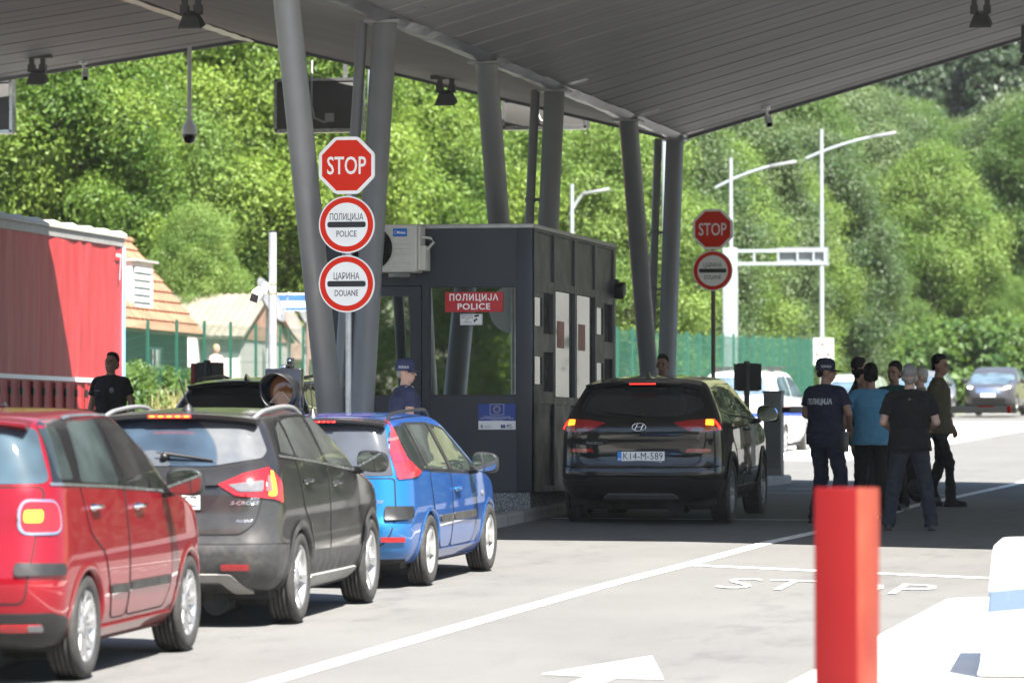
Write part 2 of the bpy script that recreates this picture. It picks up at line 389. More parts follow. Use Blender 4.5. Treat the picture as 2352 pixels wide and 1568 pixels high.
def soffit_z(x): return float(np.interp(x, [p[0] for p in PROF], [p[1] for p in PROF]))
O3 = (-11.6, 59, 1.6)
def sub(p): return (p[0]-O3[0], p[1]-O3[1], p[2]-O3[2])
for (xa, za), (xb, zb) in zip(PROF[:-1], PROF[1:]):
    mb = MB(); yy = []; y = CY0; k = 0
    while y < CY1-.2:                          # pans with a raised joint every .58 m, a deeper one every second
        dz = .012 if k % 2 else .004
        yy += [(y, 0), (y+.46, 0), (y+.475, dz), (y+.565, dz)]; y += .58; k += 1
    yy.append((CY1, 0)); m = 8
    mb.add([sub((lerp(xa, xb, i/m), yv, lerp(za, zb, i/m)+dz)) for yv, dz in yy for i in range(m+1)], [(j*(m+1)+i, (j+1)*(m+1)+i, (j+1)*(m+1)+i+1, j*(m+1)+i+1) for j in range(len(yy)-1) for i in range(m)])
    mb.build('soffit', M_SOF, can)
mb = MB()
for (xa, za), (xb, zb) in zip(PROF[:-1], PROF[1:]):
    mb.add([sub((x, y, z+h)) for h in (.06, .34) for x, z, y in ((xa, za, CY0), (xb, zb, CY0), (xb, zb, CY1), (xa, za, CY1))], [(3, 2, 1, 0), (4, 5, 6, 7), (0, 1, 5, 4), (2, 3, 7, 6), (1, 2, 6, 5), (3, 0, 4, 7)])
mb.build('roof_deck', M_FASC, can)
for yy_ in (CY0-.05, CY1):
    mb = MB()
    for (xa, za), (xb, zb) in zip(PROF[:-1], PROF[1:]):
        mb.add([sub((x, y, z+h)) for h in (-.05, .38) for x, z, y in ((xa, za, yy_), (xb, zb, yy_), (xb, zb, yy_+.05), (xa, za, yy_+.05))], [(3, 2, 1, 0), (4, 5, 6, 7), (0, 1, 5, 4), (2, 3, 7, 6), (1, 2, 6, 5), (3, 0, 4, 7)])
    mb.build('edge_trim', M_FASC, can)
def strip(xc, z, hw, rise, mtl, name, seed):     # creased foil flashing / gutter along a fold
    mb = MB(); rnd = random.Random(seed); k = 70; vs = []
    for i in range(k+1):
        y = lerp(CY0, CY1, i/k); j = rnd.uniform(-.012, .012)
        vs += [sub((xc-hw, y, z+rise*hw-.012+j)), sub((xc-hw*.3, y, z-.035+j)), sub((xc+hw*.3, y, z-.035-j)), sub((xc+hw, y, z+rise*hw-.012-j))]
    mb.add(vs, [(i*4+q, i*4+4+q, i*4+5+q, i*4+1+q) for i in range(k) for q in range(3)]); mb.build(name, mtl, can)
strip(-11.6, 6.98, .17, .26, M_FLASH, 'valley_gutter', 1); strip(-18.43, 8.63, .11, -.19, M_FLASH, 'ridge_strip', 2)

# columns in three V pairs down the centre line of the island
COLS = [((50.05, 47.45), 'round grey steel column leaning towards the camera, thickest at the left of the booth'),
        ((50.70, 52.20), 'round grey steel column behind the tall stop sign, leaning away'),
        ((60.15, 57.95), 'round grey steel column leaning forward over the left part of the booth roof'),
        ((61.30, 62.60), 'round grey steel column rising behind the right end of the booth roof'),
        ((71.05, 68.45), 'round grey steel column just right of the booth, leaning forward'),
        ((71.60, 72.75), 'round grey steel column at the far end of the canopy')]
for (yb, yt), lab in COLS:
    zb = G(-11.6, yb)+.13; zt = 6.99
    t = thing('support_column', (-11.6, yb, zb), lab, 'column', 'leaning columns under the canopy')
    mb = MB(); mb.tube([(0, 0, -.05), (0, (yt-yb), zt-zb)], .137, 32); mb.build('shaft', M_COLM, t)
    mb = MB(); mb.box(-.26, .26, -.26, .26, -.13, -.1, 0); mb.tube([(0, 0, -.1), (0, (yt-yb)*.012, .02)], .19, 24); mb.build('base_plate', M_FASC, t)
    mb = MB()
    for s in (-1, 1):
        M = Matrix.Translation((0, yt-yb, zt-zb)) @ Matrix.Rotation(-.27*s, 4, 'Y')
        mb.box(.14 if s > 0 else -.46, .46 if s > 0 else -.14, -.16, .16, -.012, .012, 0, M)
    mb.box(-.2, .2, yt-yb-.2, yt-yb+.2, zt-zb-.06, zt-zb-.03); mb.build('head_bracket', mat('bracket_grey', (.30, .30, .305), .45, metal=.4), t)
for (yb, yt), w_ in (((50.70, 52.20), 'behind the tall stop sign'), ((61.30, 62.60), 'above the right end of the booth roof'), ((71.60, 72.75), 'at the far end of the canopy')):
    zb = G(-11.6, yb)+.13
    t = thing('drainpipe', (-11.86, yb, zb), 'thin grey downpipe running beside the column '+w_, 'drainpipe', 'downpipes beside the columns')
    mb = MB(); mb.tube([(0, 0, 0), (0, yt-yb, 6.95-zb)], .062, 16); mb.build('pipe', M_COLM, t)
    mb = MB()
    for f in (.25, .55, .72): mb.tube([(0, (yt-yb)*(f-.004), (6.95-zb)*(f-.004)), (0, (yt-yb)*(f+.004), (6.95-zb)*(f+.004))], .074, 16); mb.box(0, .2, (yt-yb)*f-.015, (yt-yb)*f+.015, (6.95-zb)*f-.02, (6.95-zb)*f+.02)
    mb.build('clamp', M_FASC, t)

# pale cabin added out of frame to give the booth's side windows a reflection
t = thing('reflection_cabin', (9, 151, G(9, 150)), 'added pale cabin out of view, a reflection source for the booth side windows', 'cabin')
mb = MB(); mb.box(-2.8, 2.8, 0, 6, -.1, 6.2); mb.build('wall', mat('cabin_render', (.20, .198, .19), .85, var=.15, vscale=.8), t); mb = MB(); mb.box(-3, 3, -.3, 6.3, 6.2, 6.5); mb.build('roof', M_FASC, t)
mb = MB(); mb.box(.6, 1.6, -.04, .02, 0, 2.1); mb.build('door', M_FASC, t)

# ================================================================== BOOTH
BX0, BX1, BY0, BY1, BZ0, BZ1 = -12.44, -10.02, 52.7, 58.0, 1.70, 4.70
gz = G(-11.2, 54)
booth = thing('police_booth', (-11.23, 52.7, 1.5), 'dark grey metal control booth with large windows on the traffic island', 'booth')
def L(x, y, z): return (x+11.23, y-52.7, z-1.5)
M_BF = mat('booth_front_panel', (.030, .036, .045), .42, metal=.2, var=.12, vscale=2)
M_BS = mat('booth_side_panel', (.052, .055, .060), .42, metal=.25, var=.06, vscale=1.2, grime=.10, gcol=(.14, .135, .125))
M_GLB = glass('booth_glass', (.010, .012, .012), .6, .012); M_GLS = glass('booth_side_glass', (.02, .022, .024), .10, .02)
def m_granite():
    m = bpy.data.materials.new('speckled_render'); n = NT(m); v = n.coord()
    c = n.ramp(n.noise(v, 75, 2, .8), [(.35, (.05, .052, .055)), (.5, (.16, .165, .17)), (.62, (.38, .38, .38))]); n.l(c, n.p.inputs['Base Color']); n.p.inputs['Roughness'].default_value = .9; return m
def lb(mb, x0, x1, y0, y1, z0, z1, m=0, ch=0):
    a = L(x0, y0, z0); b = L(x1, y1, z1); mb.box(a[0], b[0], a[1], b[1], a[2], b[2], m, None, ch)
mb = MB(); lb(mb, BX0+.03, BX1-.03, BY0+.03, BY1-.03, gz-.05, BZ0-.004); mb.build('plinth', m_granite(), booth)
mb = MB(); lb(mb, BX0+.05, BX1-.09, BY0+.10, BY1-.05, BZ0, BZ1-.06); mb.build('core_wall', M_DARK, booth)
# front wall: posts, rails, inset panels
mb = MB()
lb(mb, -10.20, BX1, BY0, BY0+.1, BZ0, 4.655, 0, .006); lb(mb, -11.285, -11.20, BY0, BY0+.1, BZ0, 4.655); lb(mb, BX0, -12.12, BY0, BY0+.1, BZ0, 4.655)
for z0, z1 in ((4.62, 4.652), (4.006, 4.075), (2.69, 2.774), (BZ0, 1.79)): lb(mb, -11.2, -10.2, BY0+.002, BY0+.1, z0, z1)
lb(mb, -12.12, -11.285, BY0+.002, BY0+.1, 4.02, 4.652)
lb(mb, -11.2, -10.2, BY0+.014, BY0+.09, 4.075, 4.62); lb(mb, -11.2, -10.2, BY0+.014, BY0+.09, 1.79, 2.69)
lb(mb, -11.15, -10.24, BY0+.009, BY0+.05, 1.875, 1.885)
mb.build('front_wall', M_BF, booth)
mb = MB(); lb(mb, -11.19, -10.2, BY0+.03, BY0+.045, 2.775, 4.005); wn = mb.build('window', M_GLB, booth)
mb = MB()
for a in ((-11.2, -10.2, 2.774, 2.79), (-11.2, -10.2, 3.99, 4.006), (-11.2, -11.186, 2.79, 3.99), (-10.214, -10.2, 2.79, 3.99)): lb(mb, a[0], a[1], BY0+.015, BY0+.04, a[2], a[3])
mb.build('window_frame', M_BLK, wn)
mb = MB()
for a in ((-12.11, -11.97, BZ0+.02, 4.01), (-11.42, -11.295, BZ0+.02, 4.01), (-11.97, -11.42, 3.9, 4.01), (-11.97, -11.42, 2.68, 2.785), (-11.97, -11.42, BZ0+.02, 1.82)): lb(mb, a[0], a[1], BY0-.006, BY0+.08, a[2], a[3])
lb(mb, -11.97, -11.42, BY0+.012, BY0+.06, 1.82, 2.68)
dr = mb.build('door', M_BF, booth)
mb = MB(); lb(mb, -11.97, -11.42, BY0+.02, BY0+.035, 2.785, 3.9); mb.build('door_glass', M_GLB, dr)
mb = MB()
for z in (3.8, 3.2, 2.2): lb(mb, -11.30, -11.275, BY0-.02, BY0-.006, z-.05, z+.05)
mb.build('hinge', M_BLK, dr)
mb = MB(); mb.tube([L(-12.04, BY0-.006, 2.62), L(-12.04, BY0-.06, 2.62), L(-11.93, BY0-.06, 2.62)], .011, 8); mb.build('handle', M_SILV, dr)
# right side wall: four bays
mb = MB(); X = BX1
MUL = [(52.72, 52.813), (54.05, 54.137), (55.375, 55.52), (56.747, 56.832), (58.075-.02, 58.2)]
for a, b in MUL: lb(mb, X-.09, X, a, b, BZ0+.002, 4.652, 0)
RAILS = [(4.627, 4.655), (4.004, 4.09), (2.695, 2.784), (BZ0, 1.771)]
BAYS = [(a[1], b[0]) for a, b in zip(MUL[:-1], MUL[1:])]
for a, b in BAYS:
    for z0, z1 in RAILS: lb(mb, X-.088, X-.003, a, b, z0, z1)
    lb(mb, X-.07, X-.028, a, b, 4.09, 4.627); lb(mb, X-.07, X-.028, a, b, 1.771, 2.695)
mb.build('side_wall', M_BS, booth)
for i, (a, b) in enumerate(BAYS):
    if i in (1, 2):
        mb = MB(); lb(mb, X-.05, X-.035, a, b, 2.784, 4.004); g = mb.build('window', M_GLS, booth)
        mb = MB()
        if i in (1, 2): lb(mb, X-.034, X-.031, a+.28, a+.72, 3.35, 3.66)
        mb.build('notice', mat('pink_notice', (.32, .16, .14), .7), g)
    else:
        for z0, z1 in ((3.44, 4.004), (2.784, 3.336)):
            mb = MB(); lb(mb, X-.085, X-.03, a, b, z0-.0, z1); mb2 = MB()
            half = lerp(a, b, .5)
            w_ = MB(); lb(w_, X-.07, X-.05, a+.05, b-.05, z0+.05, z1-.05); g = w_.build('sliding_window', M_DARK, booth)
            f = MB()
            for q in ((a, b, z0, z0+.05), (a, b, z1-.05, z1), (a, a+.05, z0+.05, z1-.05), (b-.05, b, z0+.05, z1-.05)): lb(f, X-.08, X-.006, q[0], q[1], q[2], q[3])
            f.build('outer_frame', M_BS, g)
            f = MB(); h0, h1 = a+.05, half+.03
            for q in ((h0, h1, z0+.05, z0+.13), (h0, h1, z1-.11, z1-.05), (h0, h0+.07, z0+.13, z1-.11), (h1-.07, h1, z0+.13, z1-.11)): lb(f, X-.045, X-.016, q[0], q[1], q[2], q[3])
            f.build('sash', M_BS, g)
            f = MB(); lb(f, X-.036, X-.03, h0+.07, h1-.07, z0+.13, z1-.11); f.build('pane', M_GLS, g)
        mb = MB(); lb(mb, X-.085, X-.004, a, b, 3.336, 3.44); mb.build('mid_rail', M_BS, booth)
mb = MB(); lb(mb, BX0, BX1-.1, BY1-.05, BY1+.1, BZ0, 4.65); lb(mb, BX0, BX0+.05, BY0+.1, BY1-.06, BZ0, 4.65); mb.build('rear_wall', M_BS, booth)
mb = MB(); lb(mb, BX0-.02, BX1+.015, BY0-.02, 58.22, 4.656, 4.705, 0, .008); mb.build('roof', mat('roof_cap_grey', (.36, .36, .36), .5, metal=.3, var=.1, grime=.4, gcol=(.1, .08, .07)), booth)

# wall camera on the booth's far corner
t = thing('security_camera', (-9.95, 58.1, 4.15), 'small black camera on the far top corner of the booth', 'camera')
mb = MB(); mb.box(-.06, .06, -.12, .12, -.1, .06, 0, Matrix.Rotation(.3, 4, 'X'), .02); mb.build('housing', M_BLK, t)
mb = MB(); mb.box(-.07, -.02, -.03, .05, .0, .12); mb.build('bracket', M_BLK, t)

# air conditioner on the front wall
t = thing('air_conditioner', (-11.6, 52.5, 4.154), 'cream outdoor air conditioner with a round fan grille on the booth front', 'air conditioner')
M_AC = mat('ac_cream', (.50, .49, .45), .45, var=.06, vscale=4, grime=.15)
mb = MB(); mb.box(-.47, .34, -.20, .14, 0, .535, 0, None, .018); mb.build('casing', M_AC, t)
mb = MB(); mb.box(.342, .43, -.15, .12, .02, .30, 0, None, .012); mb.box(.342, .37, -.17, .13, .02, .52, 0, None, .008); mb.build('valve_cover', M_AC, t)
mb = MB(); mb.tube([(.37, -.03, .40), (.47, -.03, .385), (.50, -.03, .34), (.41, -.03, .24)], .016, 10); mb.build('refrigerant_pipe', M_AC, t)
Mf = Matrix.Translation((-.175, -.204, .27)) @ Matrix.Rotation(R(90), 4, 'X')
mb = MB(); mb.lathe([(0, .0), (.235, 0)], 40, 0, Mf); fan = mb.build('fan_recess', M_BLKG, t)
mb = MB()
for r in (.03, .06, .09, .12, .15, .18, .21, .236):
    pts = [Mf @ Vector((r*math.cos(R(a)), r*math.sin(R(a)), .012)) for a in range(0, 361, 12)]; mb.tube(pts, .0028 if r < .23 else .006, 5, 0, False)
for a in range(0, 360, 9):
    mb.tube([Mf @ Vector((r*math.cos(R(a+r*220)), r*math.sin(R(a+r*220)), .014)) for r in (.03, .1, .17, .235)], .0022, 4, 0, False)
mb.build('fan_grille', M_BLK, t)
mb = MB(); mb.box(-.02, .06, -.207, -.202, .395, .395); Ml = face_south(.15, -.207, .445)
mb.cbox(.07, .232, -.206, -.2, .40, .49, 0, None, .004); add_text(mb, 'Midea', .03, face_south(.163, -.2065, .445), 1, .10, .02)
mb.tube([(.078+.02+.017*math.cos(R(a)), -.2075, .445+.017*math.sin(R(a))) for a in range(60, 330, 15)], .0018, 4, 1, False)
mb.build('badge', [M_BLUE, M_TXTW], t)
for xa_, xb_ in ((.0, .25), (-.42, -.30)): mb = MB(); mb.box(xa_, xb_, -.12, .18, -.05, -.003); mb.build('wall_bracket', M_SILV, t)
mb = MB()
for z in (.1, .2, .26, .31): mb.box(.07, .27, -.203, -.2, z, z+.004)
mb.build('casing_groove', mat('ac_groove', (.3, .29, .27), .6), t)

# ================================================================== SIGNS ON THE BOOTH
t = thing('police_sign', (-10.69, 52.715, 3.83), 'red POLICE sign in two scripts stuck on the booth window', 'sign')
mb = MB(); mb.box(-.33, .33, -.008, .0, -.112, .112); mb.build('plate', mat('plate_red', (.46, .012, .018), .4, var=.06), t)
mb = MB(); add_text(mb, 'ПОЛИЦИЈА', .068, face_south(0, -.0095, .052), 0, .56, .025, spacing=1.15); add_text(mb, 'POLICE', .066, face_south(0, -.0095, -.05), 0, .375, .025, spacing=1.1); mb.build('lettering', M_TXTW, t)
t = thing('camera_notice', (-10.723, 52.717, 3.634), 'small white notice about video surveillance below the red booth sign', 'sign')
mb = MB(); mb.cbox(-.127, .127, -.006, 0, -.062, .062, 0, None, .002); mb.build('plate', M_PLATE, t)
mb = MB()
for i, (s, wd) in enumerate((('ОБЈЕКАТ ЈЕ ПОД', .13), ('ВИДЕО НАДЗОРОМ', .14), ('CCTV', .045), ('IN OPERATION', .10))): add_text(mb, s, .0125, face_south(-.045, -.0075, (.042, .02, -.006, -.03)[i]), 0, wd, .02)
mb.box(.045, .10, -.0085, -.006, .012, .034, 0, Matrix.Rotation(-.25, 4, 'Y')); mb.box(.03, .05, -.0085, -.006, -.03, .0); mb.box(.05, .07, -.0085, -.006, -.012, .012)
for q in ((-.12, .12, .053, .055), (-.12, .12, -.055, -.053), (-.12, -.118, -.053, .053), (.118, .12, -.053, .053)): mb.box(q[0], q[1], -.008, -.006, q[2], q[3])
mb.build('lettering', M_TXTB, t)
t = thing('funding_sign', (-10.425, 52.71, 2.543), 'blue and white funding plaque with a ring of gold stars, low on the booth front', 'sign')
mb = MB(); mb.box(-.212, .212, -.008, 0, -.046, .144, 0); mb.box(-.212, .212, -.0078, 0, -.144, -.046, 1); mb.build('plate', [mat('plaque_blue', (.012, .045, .26), .4, var=.05), M_PLATE], t)
mb = MB(); st = mat('star_gold', (.75, .55, .05), .5, var=0)
def star(mb, cx, cz, r, y, m):
    P = [(cx+(r if k % 2 == 0 else r*.4)*math.sin(k*math.pi/5), y, cz+(r if k % 2 == 0 else r*.4)*math.cos(k*math.pi/5)) for k in range(10)]
    mb.add(P, [tuple(range(10))], m)
for k in range(12): star(mb, .0+.035*math.sin(k*math.pi/6), .082+.035*math.cos(k*math.pi/6), .009, -.0095, 0)
for q in ((-.08, .08, .138, .1405), (-.08, .08, .022, .0245), (-.08, -.0775, .022, .14), (.0775, .08, .022, .14)): mb.box(q[0], q[1], -.0092, -.008, q[2], q[3], 1)
for z, s, wd in ((.0, 'Република Србија и Европска унија', .30), (-.018, 'Пројекат реконструкције граничног прелаза финансира', .38), (-.034, 'Европска унија', .13)): add_text(mb, s, .010, face_south(0, -.0095, z), 1, wd)
mb.box(.045, .095, -.0092, -.0078, -.128, -.09, 2)
for k in range(12): star(mb, .07+.011*math.sin(k*math.pi/6), -.109+.011*math.cos(k*math.pi/6), .0035, -.0098, 0)
add_text(mb, '#ЕУ', .022, face_south(.14, -.0095, -.098), 2, .06, .03); add_text(mb, 'ЗА ТЕБЕ', .014, face_south(.145, -.0095, -.123), 2, .075, .02)
for k in range(4): mb.box(-.145, -.06-.02*(k % 2), -.0092, -.0078, -.10-.009*k, -.097-.009*k, 3)
mb.cbox(-.185, -.16, -.0095, -.0078, -.128, -.088, 3, None, .004)
mb.build('lettering', [st, M_TXTW, mat('plaque_ink', (.01, .04, .22), .5, var=0), mat('grey_ink', (.25, .25, .27), .6, var=0)], t)

# ================================================================== ROAD SIGN POSTS
def octagon(r): return [(r*math.cos(R(22.5+45*k)), r*math.sin(R(22.5+45*k))) for k in range(8)]
def rounded(poly, r, k=4):
    out = []; n = len(poly)
    for i in range(n):
        a, b, c = Vector(poly[i-1]), Vector(poly[i]), Vector(poly[(i+1) % n]); u = (a-b); v_ = (c-b); rr = min(r, u.length*.45, v_.length*.45)
        p0 = b+u.normalized()*rr; p1 = b+v_.normalized()*rr
        for q in range(k+1):
            t = q/k; out.append(tuple((1-t)**2*p0+2*t*(1-t)*b+t*t*p1))
    return out
def circ(r, n=48): return [(r*math.cos(2*math.pi*k/n), r*math.sin(2*math.pi*k/n)) for k in range(n)]
def flat(mb, poly, M, lift, m): mb.add([M @ Vector((x, y, lift)) for x, y in poly], [tuple(range(len(poly)))], m)
def stop_plate(par, z, wd, y=-.05):
    M = face_south(0, y, z); ro = wd/2/math.cos(R(22.5)); mb = MB()
    mb.prism(rounded(octagon(ro), wd*.05), -.03, 0, 0, M); flat(mb, octagon(ro*.885), M, .0015, 1); add_text(mb, 'STOP', wd*.30, M, 0, wd*.70, .012, lift=.003)
    return mb.build('stop_plate', [M_WHITE, M_RED], par)
def ring_plate(par, z, dia, a, wa, b, wb, y=-.05):
    M = face_south(0, y, z); mb = MB(); r = dia/2
    mb.prism(circ(r), -.03, 0, 0, M); flat(mb, circ(r*.955), M, .0012, 1); flat(mb, circ(r*.765), M, .0024, 0)
    add_text(mb, a, dia*.112, M @ Matrix.Translation((0, dia*.135, 0)), 2, dia*wa, 0.004, lift=.004)
    add_text(mb, b, dia*.105, M @ Matrix.Translation((0, -dia*.16, 0)), 2, dia*wb, 0.004, lift=.004)
    flat(mb, rounded([(dia*.345, -dia*.05), (dia*.345, dia*.05), (-dia*.345, dia*.05), (-dia*.345, -dia*.05)], dia*.05, 8), M, .004, 2)
    return mb.build('round_plate', [M_WHITE, M_RED, M_TXTB], par)
x, y = -11.12, 48.26; z0 = G(x, y)+.13
t = thing('road_sign', (x, y, z0), 'tall sign post before the booth with a stop octagon and two round red-ringed plates', 'road sign', 'signs on posts along the island')
mb = MB(); mb.tube([(.01, 0, -.1), (.01, 0, 3.8)], .031, 16); mb.build('post', M_ASTEEL, t)
stop_plate(t, 5.106-z0, .59); ring_plate(t, 4.494-z0, .59, 'ПОЛИЦИЈА', .60, 'POLICE', .36); ring_plate(t, 3.882-z0, .59, 'ЦАРИНА', .46, 'DOUANE', .42)
mb = MB()
for z in (5.25, 4.96, 4.6, 4.4, 4.0, 3.75): mb.tube([(.01, 0, z-z0-.015), (.01, 0, z-z0+.015)], .037, 12); mb.box(-.03, .05, -.047, -.02, z-z0-.014, z-z0+.014)
mb.build('clamp', M_ASTEEL, t)
x, y = -10.62, 70.2; z0 = G(x, y)+.13
t = thing('road_sign', (x, y, z0), 'farther sign post with a stop octagon above one round customs plate', 'road sign', 'signs on posts along the island')
mb = MB(); mb.tube([(0, 0, -.1), (0, 0, 3.7)], .032, 16); mb.build('post', mat('rusty_post', (.12, .09, .07), .7, var=.3, vscale=8), t)
stop_plate(t, 2.15+(1037-527)/11000*71-z0, .595); ring_plate(t, 2.15+(1037-622)/11000*71-z0, .595, 'ЦАРИНА', .46, 'DOUANE', .42)

# ================================================================== FITTINGS ON THE CANOPY
M_FLG = mat('floodlight_grey', (.10, .10, .10), .5, metal=.4, var=.15); M_FLGL = mat('floodlight_glass', (.75, .76, .76), .15, var=.05)
def floodlight(x, y, z, lab, zs=None, yaw=0., tilt=.25):
    zs = soffit_z(x) if zs is None else zs; h = zs-z
    t = thing('floodlight', (x, y, zs), lab, 'floodlight', 'floodlights hanging under the canopy', (0, 0, yaw))
    mb = MB()
    for s in (-.09, .09): mb.box(s-.035, s+.035, -.03, .03, -h+.12, .02); mb.box(s-.05, s+.05, -.06, .06, -h+.08, -h+.2)
    mb.box(-.22, .22, -.07, .07, -.03, .03); mb.build('hanger', M_FLG, t)
    M = Matrix.Translation((0, 0, -h)) @ Matrix.Rotation(tilt, 4, 'X')
    mb = MB(); b = [(-.12, -.10), (.12, -.10), (.12, .10), (-.12, .10)]; k = [(-.19, -.17), (.19, -.17), (.19, .17), (-.19, .17)]
    M = M @ Matrix.Scale(.78, 4)
    mb.add([M @ Vector((p[0], p[1], .10)) for p in b]+[M @ Vector((p[0], p[1], -.08)) for p in k]+[M @ Vector((p[0], p[1], -.11)) for p in k], [(0, 1, 2, 3), (4, 5, 1, 0), (5, 6, 2, 1), (6, 7, 3, 2), (7, 4, 0, 3), (8, 9, 5, 4), (9, 10, 6, 5), (10, 11, 7, 6), (11, 8, 4, 7), (11, 10, 9, 8)])
    for i in range(7): mb.box(-.10+.033*i-.005, -.10+.033*i+.005, -.09, .09, .09, .16, 0, M)
    hd = mb.build('lamp_housing', M_FLG, t)
    mb = MB(); mb.box(-.165, .165, -.145, .145, -.118, -.111, 0, M); mb.build('lens', M_FLGL, hd)
floodlight(-15.89, 59.95, 7.72, 'grey floodlight at the top left, beside the ridge of the canopy')
floodlight(-21.3, 71.1, 7.92, 'white-glassed floodlight at far left near the edge of the canopy')
floodlight(-14.5, 69.4, 7.38, 'floodlight seen between the tall columns, under the left slope')
floodlight(-6.25, 66.0, 8.10, 'floodlight at the top right on a long hanger')
floodlight(-6.05, 71.6, 8.02, 'floodlight cut by the right edge of the picture')
floodlight(-6.35, 61.3, 8.33, 'floodlight at the very top right, only its pale glass showing')
def bullet_cam(x, y, lab, white=True, drop=.16, yaw=.3):
    zs = soffit_z(x); t = thing('security_camera', (x, y, zs), lab, 'camera', 'bullet cameras under the canopy', (0, 0, yaw))
    c = M_WHITE if white else M_BLK
    mb = MB(); mb.tube([(0, 0, .02), (0, 0, -.04)], .07, 16); mb.tube([(0, 0, -.03), (.02, -.02, -drop)], .025, 10); mb.build('mount', c, t)
    M = Matrix.Translation((.03, -.05, -drop-.05)) @ Matrix.Rotation(R(35), 4, 'X')
    mb = MB(); mb.cbox(-.05, .05, -.12, .12, -.045, .045, 0, M, .015); b = mb.build('housing', c, t)
    mb = MB(); mb.box(-.04, .04, -.128, -.118, -.035, .035, 0, M); mb.build('lens', M_BLKG, b)
bullet_cam(-21.0, 72.6, 'white bullet camera at far left under the canopy edge'); bullet_cam(-10.12, 72.3, 'bullet camera with black lens under the right slope of the canopy')
bullet_cam(-12.35, 72.8, 'small white bullet camera between the last two columns')
t = thing('dome_camera', (-19.3, 72.7, soffit_z(-19.3)), 'white dome camera with black lens hanging on a long thin pole', 'camera')
mb = MB(); mb.tube([(0, 0, .05), (0, 0, -1.16)], .035, 12); mb.tube([(0, 0, -.98), (0, 0, -1.0)], .08, 16); mb.build('pole', M_WHITE, t)
mb = MB(); mb.lathe([(.03, -1.15), (.05, -1.18), (.10, -1.26), (.122, -1.34), (.122, -1.40)], 24); d = mb.build('housing', M_WHITE, t)
mb = MB(); mb.lathe([(.115, -1.40), (.11, -1.46), (.07, -1.53), (0.0, -1.55)], 24); mb.build('lens', M_BLKG, d)
def board(x0, x1, z0, z1, lab):
    y = 73.6; t = thing('display_board', ((x0+x1)/2, y, z0), lab, 'display board', 'lane display boards hung at the canopy edge'); w_ = (x1-x0)/2; h = z1-z0
    mb = MB(); mb.box(-w_, w_, -.10, .10, 0, h, 0, None, .008); mb.build('cabinet', mat('board_grey', (.085, .083, .080), .5, metal=.3, var=.15, vscale=2), t)
    mb = MB()
    for q in ((-w_, w_, -.02, .04), (-w_, w_, h-.03, h+.02), (-w_-.02, -w_+.03, 0, h), (w_-.03, w_+.02, 0, h)): mb.box(q[0], q[1], -.115, .11, q[2], q[3])
    mb.build('frame', M_SILV, t)
    mb = MB(); mb.tube([(-.1, -.11, h+.3), (-.1, -.13, h*.5), (-.05, -.15, h*.25), (.1, -.15, h*.17), (.2, -.12, h*.2)], .018, 8); mb.box(.12, .26, -.14, -.1, h*.18, h*.34); mb.build('cable', mat('cable_grey', (.35, .35, .34), .5), t)
    for s in (-.6, .6): mb = MB(); mb.box(s*w_-.03, s*w_+.03, -.03, .03, h, soffit_z((x0+x1)/2+s*w_)-z0); mb.build('hanger', M_FLG, t)
board(-18.11, -16.72, 7.20, 8.02, 'grey back of a lane display board seen behind the two front columns')
board(-14.44, -13.12, 7.2, 7.66, 'grey back of a display board partly behind the middle columns')
board(-24.3, -22.45, 7.25, 8.08, 'grey back of a display board at the left edge of the picture')

# ================================================================== POLES, LAMPS, GANTRY
def lamp(x, y, h, arm, lab, s=1, back=.5, thick=.075):
    z0 = T(x, y); t = thing('street_lamp', (x, y, z0), lab, 'street lamp', 'street lamps beyond the canopy')
    mb = MB(); mb.tube([(0, 0, -.1), (0, 0, h)], [thick*1.25, thick*.8], 12); mb.build('pole', M_GALV, t)
    mb = MB(); pts = [(s*lerp(-back, arm*.72, k/10), 0, h-.95+.95*(lerp(-back, arm*.72, k/10)+back)/(arm+back)*(1.25-.35*k/10)) for k in range(11)]
    mb.tube(pts, .05, 10); a = mb.build('arm', M_GALV, t)
    e = Vector(pts[-1]); mb = MB(); M = Matrix.Translation(e) @ Matrix.Rotation(-.16*s, 4, 'Y')
    mb.cbox(min(0, s*.85), max(0, s*.85), -.12, .12, -.04, .05, 0, M, .02); mb.build('lamp_head', mat('lamp_head_grey', (.30, .31, .33), .4, metal=.4), a)
M_GALV = mat('pale_galvanised', (.30, .335, .355), .4, metal=.35, var=.08)
lamp(-19.75, 154, 9.55, 2.2, 'tall pale street lamp with a long arm, in front of the bright round tree')
lamp(-22.2, 150.5, 8.5, 1.75, 'farther pale street lamp rising behind the second stop sign')
lamp(-26.8, 147.6, 7.1, .5, 'short-armed street lamp seen over the booth roof', back=0.05)
def plain_pole(x, y, h, r, lab, name='lamp_post', cat='pole'):
    z0 = T(x, y); t = thing(name, (x, y, z0), lab, cat); mb = MB(); mb.tube([(0, 0, -.1), (0, 0, h)], [r*1.1, r*.9], 16); mb.build('shaft', M_GALV, t); mb = MB(); mb.box(-.2, .2, -.2, .2, -.02, .03); mb.build('foot_plate', M_GALV, t); return t
plain_pole(-17.05, 105.5, 9.5, .065, 'pale pole glimpsed between the last columns right of the booth')
plain_pole(-26.6, 118, 12, .075, 'pale pole behind the display board at the front columns')
